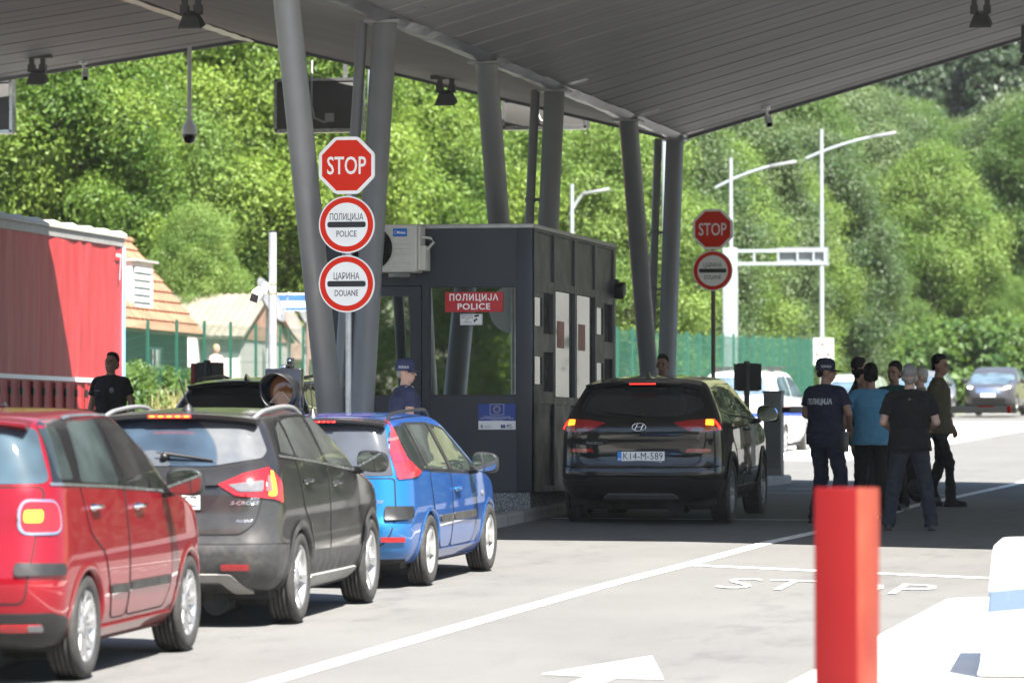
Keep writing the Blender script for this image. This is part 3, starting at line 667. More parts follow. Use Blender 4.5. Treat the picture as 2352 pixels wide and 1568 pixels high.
# gantry with a sign panel seen from the back
gx, gy = -21.7, 147; z0 = T(gx, gy); t = thing('sign_gantry', (gx, gy, z0), 'white steel gantry on a thick post carrying a grey panel, beyond the second stop sign', 'gantry')
zt = 2.15+(1037-572)/11000*148-z0; zb_ = 2.15+(1037-606)/11000*148-z0
mb = MB(); mb.cbox(-.22, .22, -.2, .2, -.1, zt+.05, 0, None, .03); mb.build('post', M_GALV, t)
mb = MB()
for z in (zt-.04, zb_+.02): mb.box(.2, 3.0, -.06, .06, z-.05, z+.05)
for xq in (.75, 1.5, 2.1, 2.6, 2.95): mb.box(xq-.03, xq+.03, -.05, .05, zb_, zt)
mb.build('truss', M_GALV, t)
mb = MB(); mb.box(1.45, 3.05, .08, .14, zb_-.06, zt+.06); mb.build('sign_panel', mat('panel_back', (.16, .17, .18), .5), t)
gx, gy = -27.0, 158; z0 = T(gx, gy); t = thing('sign_gantry', (gx, gy, z0), 'pale gantry beam glimpsed between the booth and the next column', 'gantry')
zt = 2.15+(1037-610)/11000*160-z0
mb = MB(); mb.cbox(-1.4, -1.0, -.2, .2, -.1, zt, 0, None, .03); mb.build('post', M_GALV, t)
mb = MB()
for z in (zt-.03, zt-.40): mb.box(-1.2, 1.35, -.08, .08, z-.06, z+.06)
for xq in (-.5, .3, .9, 1.3): mb.box(xq-.03, xq+.03, -.05, .05, zt-.4, zt)
mb.build('truss', M_GALV, t); mb = MB(); mb.box(-.6, 1.25, .09, .13, zt-.33, zt-.1); mb.build('sign_panel', mat('panel_back', (.16, .17, .18), .5), t)
# pole with a camera left of the front columns
x, y = -11.05, 44.75; z0 = G(x, y)+.13; zt = 4.26-z0
t = thing('camera_pole', (x, y, z0), 'galvanised steel pole with two clamps, left of the front columns', 'pole')
mb = MB(); mb.tube([(0, 0, -.02), (0, 0, zt)], .040, 24); mb.build('shaft', M_ASTEEL, t)
mb = MB(); mb.tube([(0, 0, zt-.002), (0, 0, zt+.012)], .042, 24); mb.build('cap', M_BLK, t)
mb = MB()
for z in (3.75, 3.66): mb.tube([(0, 0, z-z0), (0, 0, z-z0+.012)], .0425, 24)
mb.build('strap', mat('brass_strap', (.35, .28, .14), .4, metal=.7), t)
t = thing('security_camera', (x-.06, y-.02, 3.70), 'white box camera strapped to the galvanised pole', 'camera')
mb = MB(); mb.lathe([(0, -.03), (.05, -.025), (.06, 0), (.05, .025), (0, .03)], 16, 0, Matrix.Translation((-.01, 0, .02)) @ Matrix.Rotation(R(90), 4, 'Y')); mb.build('mount', M_WHITE, t)
M = Matrix.Translation((-.075, -.02, -.04)) @ Matrix.Rotation(.35, 4, 'Y') @ Matrix.Rotation(.3, 4, 'X')
mb = MB(); mb.cbox(-.045, .045, -.10, .08, -.055, .055, 0, M, .012); b = mb.build('housing', M_WHITE, t)
mb = MB(); mb.box(-.038, .038, -.108, -.098, -.048, .03, 0, M); mb.build('lens', M_BLKG, b)
# amber warning light with a round hood
x, y = -9.98, 40.7; x, y = -10.1, 41.3; z0 = G(x, y)+.13; zc = 2.15+(1037-893)/11000*42.5-z0
t = thing('warning_light', (x, y, z0), 'black traffic signal with one round hooded amber lens, before the front columns', 'traffic signal')
mb = MB(); mb.tube([(.09, .12, -.05), (.09, .12, zc+.1)], .045, 16); mb.build('post', M_BLK, t)
mb = MB(); mb.box(-.165, .165, -.02, .10, zc-.18, zc+.18, 0, None, .012); mb.box(-.02, .06, .0, .06, zc+.18, zc+.20); mb.box(.03, .085, .0, .06, zc+.18, zc+.275, 0, None, .008); bx = mb.build('housing', M_BLKG, t)
mb = MB(); mb.ball((.0, .03, zc+.195), (.035, .035, .025)); mb.ball((.058, -.002, zc+.25), .012); mb.build('sensor', M_CHR, bx)
Mh = Matrix.Translation((-.01, -.02, zc-.02)) @ Matrix.Rotation(R(90), 4, 'X') @ Matrix.Rotation(-.12, 4, 'Y')
mb = MB(); n = 40; vs = []
for j in range(n+1):
    a = R(-60)+R(300)*j/n; ln = .23*(.55+.45*math.sin(max(0, min(math.pi, a))))
    for q in (.006, ln): vs.append(Mh @ Vector((.152*math.cos(a), .152*math.sin(a), q)))
mb.add(vs, [(2*j, 2*j+1, 2*j+3, 2*j+2) for j in range(n)], 0, True); hood = mb.build('hood', M_BLK, t)
md = hood.modifiers.new('s', 'SOLIDIFY'); md.thickness = .006
mb = MB(); mb.lathe([(0, .02), (.07, .018), (.12, .01), (.142, .0)], 40, 0, Mh); mb.lathe([(.142, .0), (.155, .006), (.155, -.01)], 40, 1, Mh)
for k in range(6):
    wk = .02+.018*k; zk = -.012-.017*k
    mb.add([Mh @ Vector((q, zk-.0+h_, .0225)) for q, h_ in ((-wk, 0), (wk, -.003), (wk, -.007), (-wk, -.004))], [(0, 1, 2, 3)], 2)
for s in (-1, 1): mb.add([Mh @ Vector(p) for p in ((s*.006, .0, .022), (s*.012, .0, .022), (s*.115, -.105, .02), (s*.10, -.105, .02))], [(0, 1, 2, 3)], 2)
mb.build('lens', [mat('amber_brown_lens', (.20, .062, .018), .12, coat=1, var=.25, vscale=9), M_BLK, mat('lens_pattern', (.55, .42, .34), .4)], t)
def back_signal(x, y, zc, lab, face):
    z0 = G(x, y); t = thing('lane_signal', (x, y, z0), lab, 'traffic signal', 'lane signals seen from behind'); zc -= z0
    mb = MB(); mb.tube([(0, 0, -.05), (0, 0, zc+.24)], .045, 14); mb.build('post', M_BLK, t)
    mb = MB(); mb.box(-.16, .16, .05, .26, -.21+zc, .21+zc, 0, None, .01); b = mb.build('housing', M_BLK, t)
    mb = MB(); mb.box(-.20, .22, .02, .05, -.2+zc, .2+zc); mb.build('back_shield', M_BLK, b)
    if face: mb = MB(); mb.box(-.235, -.165, .0, .24, -.2+zc, .2+zc, 0, None, .01); mb.build('red_side', mat('dull_red_plastic', (.20, .012, .010), .5, var=.2), b)
back_signal(-16.6, 63.5, 2.15+(1037-866)/11000*65, 'black lane signal with a red side, seen from behind at left', True)
back_signal(-10.35, 71.8, 2.15+(1037-868)/11000*73.5, 'black lane signal seen from behind over the roof of the black car', False)

# ================================================================== BARRIERS, POST, BLOCK
x, y = -10.15, 73.3; z0 = G(x, y)+.13; zt = 2.15+(1037-900)/11000*74-z0
t = thing('barrier_cabinet', (x, y, z0), 'grey barrier machine cabinet behind the black car', 'barrier machine')
mb = MB(); mb.box(-.14, .14, -.16, .16, 0, zt, 0, None, .012); b = mb.build('cabinet', mat('cabinet_grey', (.17, .17, .17), .5, metal=.2, var=.1), t)
mb = MB(); mb.box(-.155, .155, -.175, .175, zt-.012, zt+.015, 0, None, .006); mb.tube([(0, -.165, zt-.17), (0, -.15, zt-.17)], .018, 12); mb.box(-.12, .12, -.164, -.158, .1, zt-.28); mb.build('lid', mat('cabinet_trim', (.10, .10, .10), .5), b)
za = 2.15+(1037-941)/11000*74-z0
mb = MB(); mb.tube([(.14, 0, za), (.26, 0, za)], .045, 14); mb.build('hub', M_BLK, t)
mb = MB(); mb.box(.24, 3.62, -.03, .03, za-.05, za+.05, 0, None, .012); a = mb.build('barrier_arm', mat('arm_grey', (.30, .29, .26), .5, var=.08), t)
mb = MB()
for k in range(4): mb.box(.9+.75*k, 1.15+.75*k, -.032, .032, za+.035, za+.053)
mb.box(3.60, 3.66, -.035, .035, za-.055, za+.055); mb.build('reflector_band', M_RED, a)
x, y = -5.45, 73.4; x = -6.02; z0 = G(x, y)
t = thing('barrier_cabinet', (x+.22, y, z0), 'pale barrier post with its arm stub at the right edge of the picture', 'barrier machine')
mb = MB(); mb.box(-.1, .3, -.16, .16, 0, 2.15+(1037-838)/11000*73-z0, 0, None, .012); mb.build('cabinet', mat('cabinet_pale', (.5, .5, .48), .5), t)
mb = MB(); mb.box(-.17, -.1, -.05, .05, .88, 1.02, 0, None, .02); mb.build('barrier_arm', mat('arm_grey', (.30, .29, .26), .5), t)
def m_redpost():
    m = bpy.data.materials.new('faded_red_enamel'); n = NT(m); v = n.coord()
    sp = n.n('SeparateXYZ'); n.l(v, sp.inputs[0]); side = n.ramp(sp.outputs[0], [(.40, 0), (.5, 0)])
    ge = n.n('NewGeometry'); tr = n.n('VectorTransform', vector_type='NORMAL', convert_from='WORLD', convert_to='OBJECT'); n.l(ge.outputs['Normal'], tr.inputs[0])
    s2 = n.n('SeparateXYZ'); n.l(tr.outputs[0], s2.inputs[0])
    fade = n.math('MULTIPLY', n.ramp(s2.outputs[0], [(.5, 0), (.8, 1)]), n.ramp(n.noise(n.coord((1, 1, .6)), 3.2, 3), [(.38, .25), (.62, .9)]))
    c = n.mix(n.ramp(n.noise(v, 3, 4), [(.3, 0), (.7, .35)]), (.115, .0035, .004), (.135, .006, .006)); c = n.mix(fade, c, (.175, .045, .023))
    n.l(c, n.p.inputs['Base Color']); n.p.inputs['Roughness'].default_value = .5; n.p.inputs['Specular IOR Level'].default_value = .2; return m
x, y = -2.30, 18.7; z0 = G(x, y)+.12
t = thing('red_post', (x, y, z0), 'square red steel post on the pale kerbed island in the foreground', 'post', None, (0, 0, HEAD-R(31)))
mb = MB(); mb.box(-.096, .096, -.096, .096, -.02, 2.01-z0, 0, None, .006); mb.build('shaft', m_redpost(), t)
mb = MB(); mb.box(-.16, .16, -.16, .16, -.01, .012, 0, None, .004); mb.build('base_plate', mat('red_base', (.3, .012, .01), .5), t)
# concrete barrier block, white with a light blue band
def m_band():
    m = bpy.data.materials.new('white_and_blue_block'); n = NT(m); v = n.coord(); sp = n.n('SeparateXYZ'); n.l(v, sp.inputs[0])
    z = n.math('ADD', sp.outputs[2], n.math('MULTIPLY', sp.outputs[0], -.10))
    k = n.math('MULTIPLY', n.math('GREATER_THAN', z, .37), n.math('LESS_THAN', z, .50))
    c = n.mix(k, (.66, .66, .65), (.067, .102, .155)); c = n.mix(n.ramp(n.noise(v, 4, 7, .7), [(.55, 0), (.8, .25)]), c, (.45, .43, .4))
    n.l(c, n.p.inputs['Base Color']); n.p.inputs['Roughness'].default_value = .8; n.bump(n.noise(v, 35, 4), .3, .01); return m
x, y = -2.72, 28.6; z0 = G(x, y)+.12
t = thing('concrete_barrier', (x, y, z0), 'white concrete block with a light blue band at the right edge', 'concrete barrier', None, (0, 0, R(4)))
P = [(-.02, 0), (.0, .06), (.045, .42), (.08, .76), (.09, .785), (.11, .79), (.9, .815), (1.0, .79), (1.06, .42), (1.14, .06), (1.14, 0)]
bm = bmesh.new(); f = bm.faces.new([bm.verts.new((p[0], 0, p[1])) for p in P]); r_ = bmesh.ops.extrude_face_region(bm, geom=[f]); bmesh.ops.translate(bm, verts=[q for q in r_['geom'] if isinstance(q, bmesh.types.BMVert)], vec=(0, 1.9, 0))
bmesh.ops.recalc_face_normals(bm, faces=bm.faces); bmesh.ops.bevel(bm, geom=[e for e in bm.edges], offset=.010, segments=2, affect='EDGES')
mb = MB(); mb.bm(bm, 0, False); mb.build('block', m_band(), t)
mb = MB(); mb.tube([(.32, -.006, .0), (.31, -.006, .52)], .012, 8); mb.ball((.31, -.01, .53), .03); mb.build('lifting_loop', M_WHITE, t)

# ================================================================== FENCES
M_FG = mat('fence_green', (.006, .062, .040), .5, var=.15)
def fence(pts, h, lab, base=0., sp=2.5, wire=.0019, step=.05):
    L_ = [0]
    for a, b in zip(pts[:-1], pts[1:]): L_.append(L_[-1]+math.dist(a, b))
    def at(s): return (float(np.interp(s, L_, [p[0] for p in pts])), float(np.interp(s, L_, [p[1] for p in pts])))
    o = (*pts[0], T(*pts[0])); t = thing('mesh_fence', o, lab, 'fence')
    mb = MB(); k = int(L_[-1]/step)
    for i in range(k+1):
        x, y = at(i*step); z = T(x, y)+base; x -= o[0]; y -= o[1]; z -= o[2]; r = wire
        mb.add([(x-r, y-r, z+.05), (x+r, y-r, z+.05), (x, y+r, z+.05), (x-r, y-r, z+h), (x+r, y-r, z+h), (x, y+r, z+h)], [(0, 1, 4, 3), (1, 2, 5, 4), (2, 0, 3, 5)])
    for hz in [.06]+[.2*q for q in range(1, int(h/.2)+1)]:
        q = [at(s) for s in np.linspace(0, L_[-1], int(L_[-1]/2.5)+1)]; dbl = 2.2 if int(hz*10+.5) % 6 == 0 else 1
        mb.tube([(x-o[0], y-o[1], T(x, y)+base-o[2]+hz) for x, y in q], wire*1.2*dbl, 4, 0, False)
    mb.build('mesh_panel', M_FG, t)
    for s in np.arange(0, L_[-1]+.01, sp):
        x, y = at(s); mb = MB(); mb.box(-.03, .03, -.03, .03, -.1, h+.06); mb.box(-.034, .034, -.034, .034, h+.06, h+.075); mb.build('post', M_FG, t, (x-o[0], y-o[1], T(x, y)+base-o[2]))
WALLP = [(-17.2, 90), (-18.6, 132), (-19.2, 147.5)]
t = thing('low_wall', (-17.2, 90, T(-17.2, 90)), 'low pale concrete wall carrying the right green fence', 'wall'); mb = MB(); vs = []
for k in range(31):
    yv = lerp(90, 147.8, k/30); xv = float(np.interp(yv, [p[1] for p in WALLP], [p[0] for p in WALLP])); z_ = T(xv, yv)-T(-17.2, 90)
    vs += [(xv+17.2-.15, yv-90, z_-.1), (xv+17.2-.15, yv-90, z_+.66), (xv+17.2+.15, yv-90, z_+.66), (xv+17.2+.15, yv-90, z_-.1)]
mb.add(vs, [(4*k+q, 4*k+4+q, 4*k+5+q, 4*k+1+q) for k in range(30) for q in range(3)]+[(4*30, 4*30+1, 4*30+2, 4*30+3), (3, 2, 1, 0)]); mb.build('wall_body', M_WCONC, t)
fence(WALLP, 2.05, 'green welded mesh fence beyond the canopy at right, its posts crowding together', .66)
fence([(-27.7, 96), (-27.9, 121)], 2.05, 'green mesh fence in front of the small houses at left')

# ================================================================== HOUSES BEHIND THE LEFT FENCE
def m_tiles(name, lo, hi, axis=1, sp=.2):
    m = bpy.data.materials.new(name); n = NT(m); v = n.coord(); f = n.noise(v, 1.6, 6, .7)
    c = n.ramp(f, [(.25, lo), (.55, hi), (.8, tuple(min(1, q*1.25) for q in hi))]); n.l(c, n.p.inputs['Base Color']); n.p.inputs['Roughness'].default_value = .85; return m
M_TILE = m_tiles('terracotta_tile', (.15, .065, .036), (.235, .115, .066)); M_CORR = m_tiles('weathered_roof_sheet', (.12, .105, .08), (.17, .148, .115))
M_WALL = mat('white_render', (.27, .265, .255), .85, var=.08, grime=.2); M_TIMB = mat('weathered_timber', (.045, .036, .028), .85, var=.3, vscale=5)
def roof_slab(mb, a, b, c, d, m=0, waves=None, courses=0, th=.06):
    """a-b eave, d-c ridge; waves = count of rolls along the eave, courses = stepped tile rows up the slope"""
    a, b, c, d = map(Vector, (a, b, c, d)); nn = (b-a).cross(d-a).normalized()
    if nn.z < 0: nn = -nn
    nu = waves*6 if waves else 2; nv = courses if courses else 1; vs = []; fs = []
    for j in range(nv):
        for e in (0, 1):
            for i in range(nu+1):
                u = i/nu; v = (j+e)/nv; p = a.lerp(b, u).lerp(d.lerp(c, u), v)
                h = (.028*abs(math.sin(math.pi*u*waves)) if waves else 0)+(.045*(1-e) if courses else 0)
                vs.append(p+nn*h)
    k = nu+1
    for j in range(nv):
        for i in range(nu): q = 2*j*k+i; fs.append((q, q+1, q+k+1, q+k))
        if j < nv-1:
            for i in range(nu): q = (2*j+1)*k+i; fs.append((q, q+1, q+k+1, q+k))
    mb.add(vs, fs, m); mb.add([a-nn*th, b-nn*th, c-nn*th, d-nn*th], [(0, 1, 2, 3)], m)
    mb.add([a-nn*th, a, b, b-nn*th], [(0, 1, 2, 3)], m); mb.add([b-nn*th, b, c, c-nn*th], [(0, 1, 2, 3)], m); mb.add([a-nn*th, a, d, d-nn*th], [(3, 2, 1, 0)], m)
o = Vector((-32, 107, T(-31, 107)))
t = thing('small_house', o, 'small house with a steep orange tiled roof and a louvred dormer, behind the red trailer', 'house')
def H_(x, y, z): return tuple(Vector((x, y, z))-o)
mb = MB(); roof_slab(mb, H_(-30.0, 99, 5.0), H_(-30.0, 114.6, 5.0), H_(-31.95, 114.6, 7.35), H_(-31.95, 99, 7.35), 0, 40, 9); roof_slab(mb, H_(-33.9, 99, 5.0), H_(-33.9, 114.6, 5.0), H_(-31.95, 114.6, 7.35), H_(-31.95, 99, 7.35), 0, 40, 9)
mb.tube([H_(-31.95, 98.9, 7.37), H_(-31.95, 114.7, 7.37)], .09, 10, 0); rf = mb.build('roof', M_TILE, t)
mb = MB(); c = [H_(x, y, z) for z in (2.6, 5.0) for x, y in ((-33.6, 99.4), (-30.35, 99.4), (-30.35, 114.2), (-33.6, 114.2))]
mb.add(c, [(0, 1, 5, 4), (1, 2, 6, 5), (2, 3, 7, 6), (3, 0, 4, 7)]); mb.add([H_(-33.6, 99.4, 5), H_(-30.35, 99.4, 5), H_(-31.95, 99.4, 7.25)], [(0, 1, 2)]); mb.add([H_(-33.6, 114.2, 5), H_(-30.35, 114.2, 5), H_(-31.95, 114.2, 7.25)], [(2, 1, 0)])
mb.build('wall', M_TIMB, t)
for yw in (103.5, 107.5, 111):
    mb = MB(); a = H_(-30.34, yw, 3.5); mb.box(a[0], a[0]+.03, a[1]-.6, a[1]+.6, a[2], a[2]+1.1); wn = mb.build('window', glass('house_glass' , (.05, .07, .08), .2), t)
    mb = MB()
    for q in ((-.66, -.6, 0, 1.1), (.6, .66, 0, 1.1), (-.66, .66, -.06, 0), (-.66, .66, 1.1, 1.16), (-.03, .03, 0, 1.1)): mb.box(a[0], a[0]+.05, a[1]+q[0], a[1]+q[1], a[2]+q[2], a[2]+q[3])
    mb.build('frame', mat('teal_frame', (.10, .22, .24), .6), wn)
mb = MB(); a = H_(-31.25, 109.6, 5.45); mb.box(a[0], a[0]+.75, a[1], a[1]+1.9, a[2], a[2]+1.22); dm = mb.build('dormer', mat('pink_render', (.62, .50, .47), .85), rf)
mb = MB(); b0 = a[0]+.752
mb.box(b0, b0+.02, a[1]+.15, a[1]+1.6, a[2]+.08, a[2]+1.1, 1)  # blue-grey glass behind the slats
for k in range(6): mb.box(b0+.02, b0+.07, a[1]+.15, a[1]+1.6, a[2]+.1+.175*k, a[2]+.2+.175*k, 0, None)
mb.box(a[0]-.05, b0+.12, a[1]-.08, a[1]+2.0, a[2]+1.22, a[2]+1.27, 2); mb.build('louvre', [M_WHITE, mat('louvre_glass', (.12, .16, .19), .3), mat('dormer_roof', (.35, .34, .33), .7)], t)
o = Vector((-32.5, 123, T(-32, 123)))
t = thing('white_kiosk', o, 'low white kiosk with a pale corrugated roof beside the tiled house', 'kiosk')
mb = MB(); roof_slab(mb, H_(-37, 121.3, 5.15), H_(-30.75, 121.3, 5.15), H_(-30.75, 124.2, 6.35), H_(-37, 124.2, 6.35), 0, 30, 0); roof_slab(mb, H_(-37, 127.1, 5.15), H_(-30.75, 127.1, 5.15), H_(-30.75, 124.2, 6.35), H_(-37, 124.2, 6.35), 0, 22, 0); mb.build('roof', M_CORR, t)
mb = MB(); c = [H_(x, y, z) for z in (2.5, 5.15) for x, y in ((-36.8, 121.7), (-30.9, 121.7), (-30.9, 126.8), (-36.8, 126.8))]; mb.add(c, [(0, 1, 5, 4), (1, 2, 6, 5), (2, 3, 7, 6), (3, 0, 4, 7)]); mb.build('wall', M_WALL, t)
mb = MB(); mb.add([H_(-30.86, 121.5, 5.1), H_(-30.86, 126.9, 5.1), H_(-30.86, 124.2, 6.3)], [(0, 1, 2)]); mb.build('gable', mat('brown_boards', (.22, .13, .09), .8, var=.25), t)
mb = MB(); a = H_(-32.35, 121.66, 3.3); mb.box(a[0]-.16, a[0]+.16, a[1], a[1]+.03, a[2], a[2]+.75); wn = mb.build('window', mat('dark_window', (.03, .035, .04), .2), t)
mb = MB(); a = H_(-31.55, 121.62, 3.0); mb.box(a[0]-.02, a[0]+.6, a[1], a[1]+.07, a[2]-.3, a[2]+1.75); mb.build('door', mat('grey_white_door', (.5, .5, .49), .6), t)
mb = MB(); a = H_(-32.75, 120.9, 4.35); mb.box(a[0]-.1, a[0]+.75, a[1], a[1]+.78, a[2], a[2]+.75, 0, None, .02); mb.build('shutter_box', M_WHITE, t)
o = Vector((-29.5, 131, T(-29, 131)))
t = thing('low_shed', o, 'beige shed with a rusty roof behind the satellite dishes', 'shed')
mb = MB(); roof_slab(mb, H_(-33, 129, 4.7), H_(-27.0, 129, 4.7), H_(-27.0, 133, 6.0), H_(-33, 133, 6.0), 0, 16); mb.build('roof', m_tiles('rusty_sheet', (.085, .045, .036), (.15, .10, .082)), t)
mb = MB(); c = [H_(x, y, z) for z in (2.5, 4.7) for x, y in ((-32.8, 129.3), (-27.1, 129.3), (-27.1, 133), (-32.8, 133))]; mb.add(c, [(0, 1, 5, 4), (1, 2, 6, 5), (2, 3, 7, 6), (3, 0, 4, 7)]); mb.build('wall', mat('beige_render', (.50, .46, .39), .85, var=.1), t)
mb = MB(); a = H_(-28.1, 129.27, 3.0); mb.box(a[0]-.15, a[0]+.15, a[1], a[1]+.03, a[2], a[2]+.9); mb.build('window', mat('dark_window', (.03, .035, .04), .2), t)
# exchange-office board on two posts and satellite dishes
x, y = -28.35, 116.4; z0 = T(x, y); t = thing('billboard', (x, y, z0), 'blue and white exchange office board on posts behind the first column', 'sign'); zc = 2.15+(1037-692)/11000*119-z0
mb = MB(); mb.box(-.35, .55, -.03, .0, zc-.22, zc+.22, 0); mb.box(-.33, .53, -.035, -.03, zc+.03, zc+.19, 1); mb.box(-.33, .53, -.035, -.03, zc-.2, zc-.13, 1); mb.build('panel', [mat('board_white', (.66, .66, .66), .6), mat('board_blue', (.03, .10, .42), .5)], t)
mb = MB(); add_text(mb, 'MENJAČNICA', .11, face_south(.1, -.04, zc-.05), 0, .8, .01); mb.build('lettering', mat('faint_grey_ink', (.33, .34, .36), .6), t)
mb = MB(); mb.tube([(-.38, .02, 0), (-.38, .02, zc+.25)], .04, 8); mb.tube([(.5, .02, 0), (.5, .02, zc+.2)], .04, 8); mb.build('post', mat('brown_post', (.14, .10, .08), .7), t)
def dish(px_x, px_z, d, r, az, lab, m):
    a = (px_x-1176)/11000; x = d*(a*.9816-.191); y = d*(.9816+a*.191); z = 2.15+(1037-px_z)/11000*d; z0 = T(x, y)
    t = thing('satellite_dish', (x, y, z0), lab, 'satellite dish', 'satellite dishes behind the fence'); M = Matrix.Translation((0, 0, z-z0)) @ Matrix.Rotation(az, 4, 'Z') @ Matrix.Rotation(R(62), 4, 'X')
    mb = MB(); mb.lathe([(0, 0), (r*.4, .02*r), (r*.7, .1*r), (r, .26*r), (r*1.01, .25*r), (r*.7, .08*r), (0, -.02*r)], 28, 0, M); mb.build('bowl', m, t)
    mb = MB(); mb.tube([M @ Vector((0, -r*.95, .25*r)), M @ Vector((0, -r*.2, r*.95))], .018, 6); mb.ball(M @ Vector((0, -.15*r, r*.98)), .05); mb.build('feed_arm', M_ASTEEL, t)
    mb = MB(); mb.tube([(0, .08, 0), (0, .08, z-z0)], .04, 8); mb.build('mast', M_ASTEEL, t)
M_DISH = mat('dish_white', (.13, .135, .14), .5, var=.08); M_DISHR = mat('dish_rusty', (.16, .15, .14), .6, var=.2, grime=.8, gcol=(.33, .12, .04), vscale=1.3)
dish(612, 695, 119, .62, R(84), 'white satellite dish partly behind the camera pole', M_DISH); dish(663, 750, 121, .68, R(88), 'rust-stained satellite dish beside the board', M_DISHR); dish(699, 733, 124, .5, R(84), 'small white satellite dish half hidden by the first column', M_DISH)
# warning triangle board
x, y = -18.5, 150.5; z0 = T(x, y); zc = 2.15+(1037-805)/11000*150-z0
t = thing('warning_board', (x-.85, y, z0), 'white board with a red warning triangle beyond the end of the green fence', 'sign')
mb = MB(); mb.box(-.28, .42, -.02, 0, zc-.42, zc+.42); mb.build('panel', M_WHITE, t)
mb = MB(); tri = [(-.2, -.14), (.34, -.14), (.07, .33)]; tin = [(-.1, -.08), (.24, -.08), (.07, .2)]
mb.add([(p[0], -.025, zc+p[1]) for p in tri+tin], [(0, 1, 4, 3), (1, 2, 5, 4), (2, 0, 3, 5)]); mb.build('triangle', M_RED, t)
mb = MB(); mb.tube([(.07, .02, 0), (.07, .02, zc)], .035, 8); mb.build('post', M_ASTEEL, t)

# ================================================================== RED TRAILER
xT = -22.25; zg = 2.06; t = thing('semi_trailer', (xT-1.25, 72.6, zg), 'red curtain-sided lorry trailer with a white top rail at left', 'trailer')
def m_tarp():
    m = bpy.data.materials.new('red_tarpaulin'); n = NT(m); v = n.coord((1, 1.3, .22)); f = n.noise(v, 2.6, 5, .6)
    c = n.ramp(f, [(.3, (.30, .020, .024)), (.6, (.37, .036, .040)), (.8, (.42, .06, .062))]); n.l(c, n.p.inputs['Base Color']); n.p.inputs['Roughness'].default_value = .5; n.bump(n.noise(v, 3.2, 4), .6, .08); return m
M_TARP = m_tarp(); y0, y1 = -9.5, 6.75; zb, zt = .80, 3.60
mb = MB(); ny, nz = 120, 6; rnd = random.Random(3)
for s in (1, -1):
    vs = [(s*(1.25+.014*math.sin(i*.9+math.sin(i*.37)*2)*(.3+.7*abs(j/nz-.5)*2)), lerp(y0, y1, i/ny), lerp(zb, zt, j/nz)) for j in range(nz+1) for i in range(ny+1)]
    mb.add(vs, [(j*(ny+1)+i, j*(ny+1)+i+1, (j+1)*(ny+1)+i+1, (j+1)*(ny+1)+i) for j in range(nz) for i in range(ny)], 0, True)
mb.build('curtain', M_TARP, t)
mb = MB(); mb.box(-1.2, 1.2, y0+.02, y1-.02, 1.0, 3.75); mb.build('load_body', mat('trailer_grey', (.3, .3, .3), .7), t)
mb = MB(); mb.box(-1.27, 1.27, y0-.02, y1+.06, 3.60, 3.74, 0); mb.build('top_rail', mat('alu_rail', (.30, .29, .28), .5, metal=.3, var=.15), t)
mb = MB(); vs = []; k = 60
for i in range(k+1):
    yv = lerp(y0, y1+.1, i/k); b = .02*math.sin(i*1.7)
    vs += [(1.30, yv, 3.74), (1.31, yv, 3.80+b), (1.2, yv, 3.86+b), (-1.2, yv, 3.88+b), (-1.3, yv, 3.8+b), (-1.3, yv, 3.74)]
mb.add(vs, [(i*6+q, i*6+6+q, i*6+7+q, i*6+1+q) for i in range(k) for q in range(5)], 0, True); mb.add(vs[-6:], [(0, 1, 2, 3, 4, 5)]); mb.add(vs[:6], [(5, 4, 3, 2, 1, 0)]); mb.build('roof_sheet', mat('cream_tarp', (.36, .345, .31), .6, var=.1, vscale=5), t)
mb = MB(); mb.box(1.23, 1.29, y1-.01, y1+.07, .95, 3.6); mb.build('corner_strip', mat('light_blue_strip', (.20, .50, .75), .5), t)
mb = MB(); mb.box(1.27, 1.285, y0, y1-.2, 1.25, 1.32, 0)
mb.build('white_band', M_WHITE, t)
for i in range(26): mb = MB(); yv = y0+.3+i*.62; mb.box(1.27, 1.30, yv-.03, yv+.03, .80, 1.22, 0); mb.box(1.265, 1.31, yv-.035, yv+.035, 1.0, 1.12, 1); mb.build('buckle_strap', [mat('red_strap', (.26, .02, .02), .7), M_BLK], t)
mb = MB(); mb.add([(1.29, y1-.55+q[0], 3.02+q[1]) for q in ((.0, .45), (.36, .45), (.36, .40), (.27, .0), (.2, .0), (.29, .39), (0, .39))], [tuple(range(7))]); mb.build('logo_mark', mat('faded_white_print', (.5, .38, .38), .5), t)
mb = MB(); mb.box(-1.2, 1.2, y0, y1, .72, 1.0); mb.box(-.5, .5, y0+.3, y1-.3, .5, .72); mb.build('chassis', M_DARK, t)
for yv in (-7.6, -6.3, -5.0):
    for s in (1, -1):
        mb = MB(); mb.lathe([(.0, -.14), (.3, -.15), (.47, -.13), (.50, -.08), (.50, .08), (.47, .13), (.3, .15), (.0, .14)], 28, 0, Matrix.Translation((s*1.05, yv, .5-.02)) @ Matrix.Rotation(R(90), 4, 'Y')); mb.build('wheel', M_TYRE, t)
for s in (-.8, .8): mb = MB(); mb.box(s-.06, s+.06, y1-3.2, y1-3.05, -.0, .75); mb.box(s-.15, s+.15, y1-3.3, y1-2.95, -.02, .03); mb.build('landing_leg', M_ASTEEL, t)

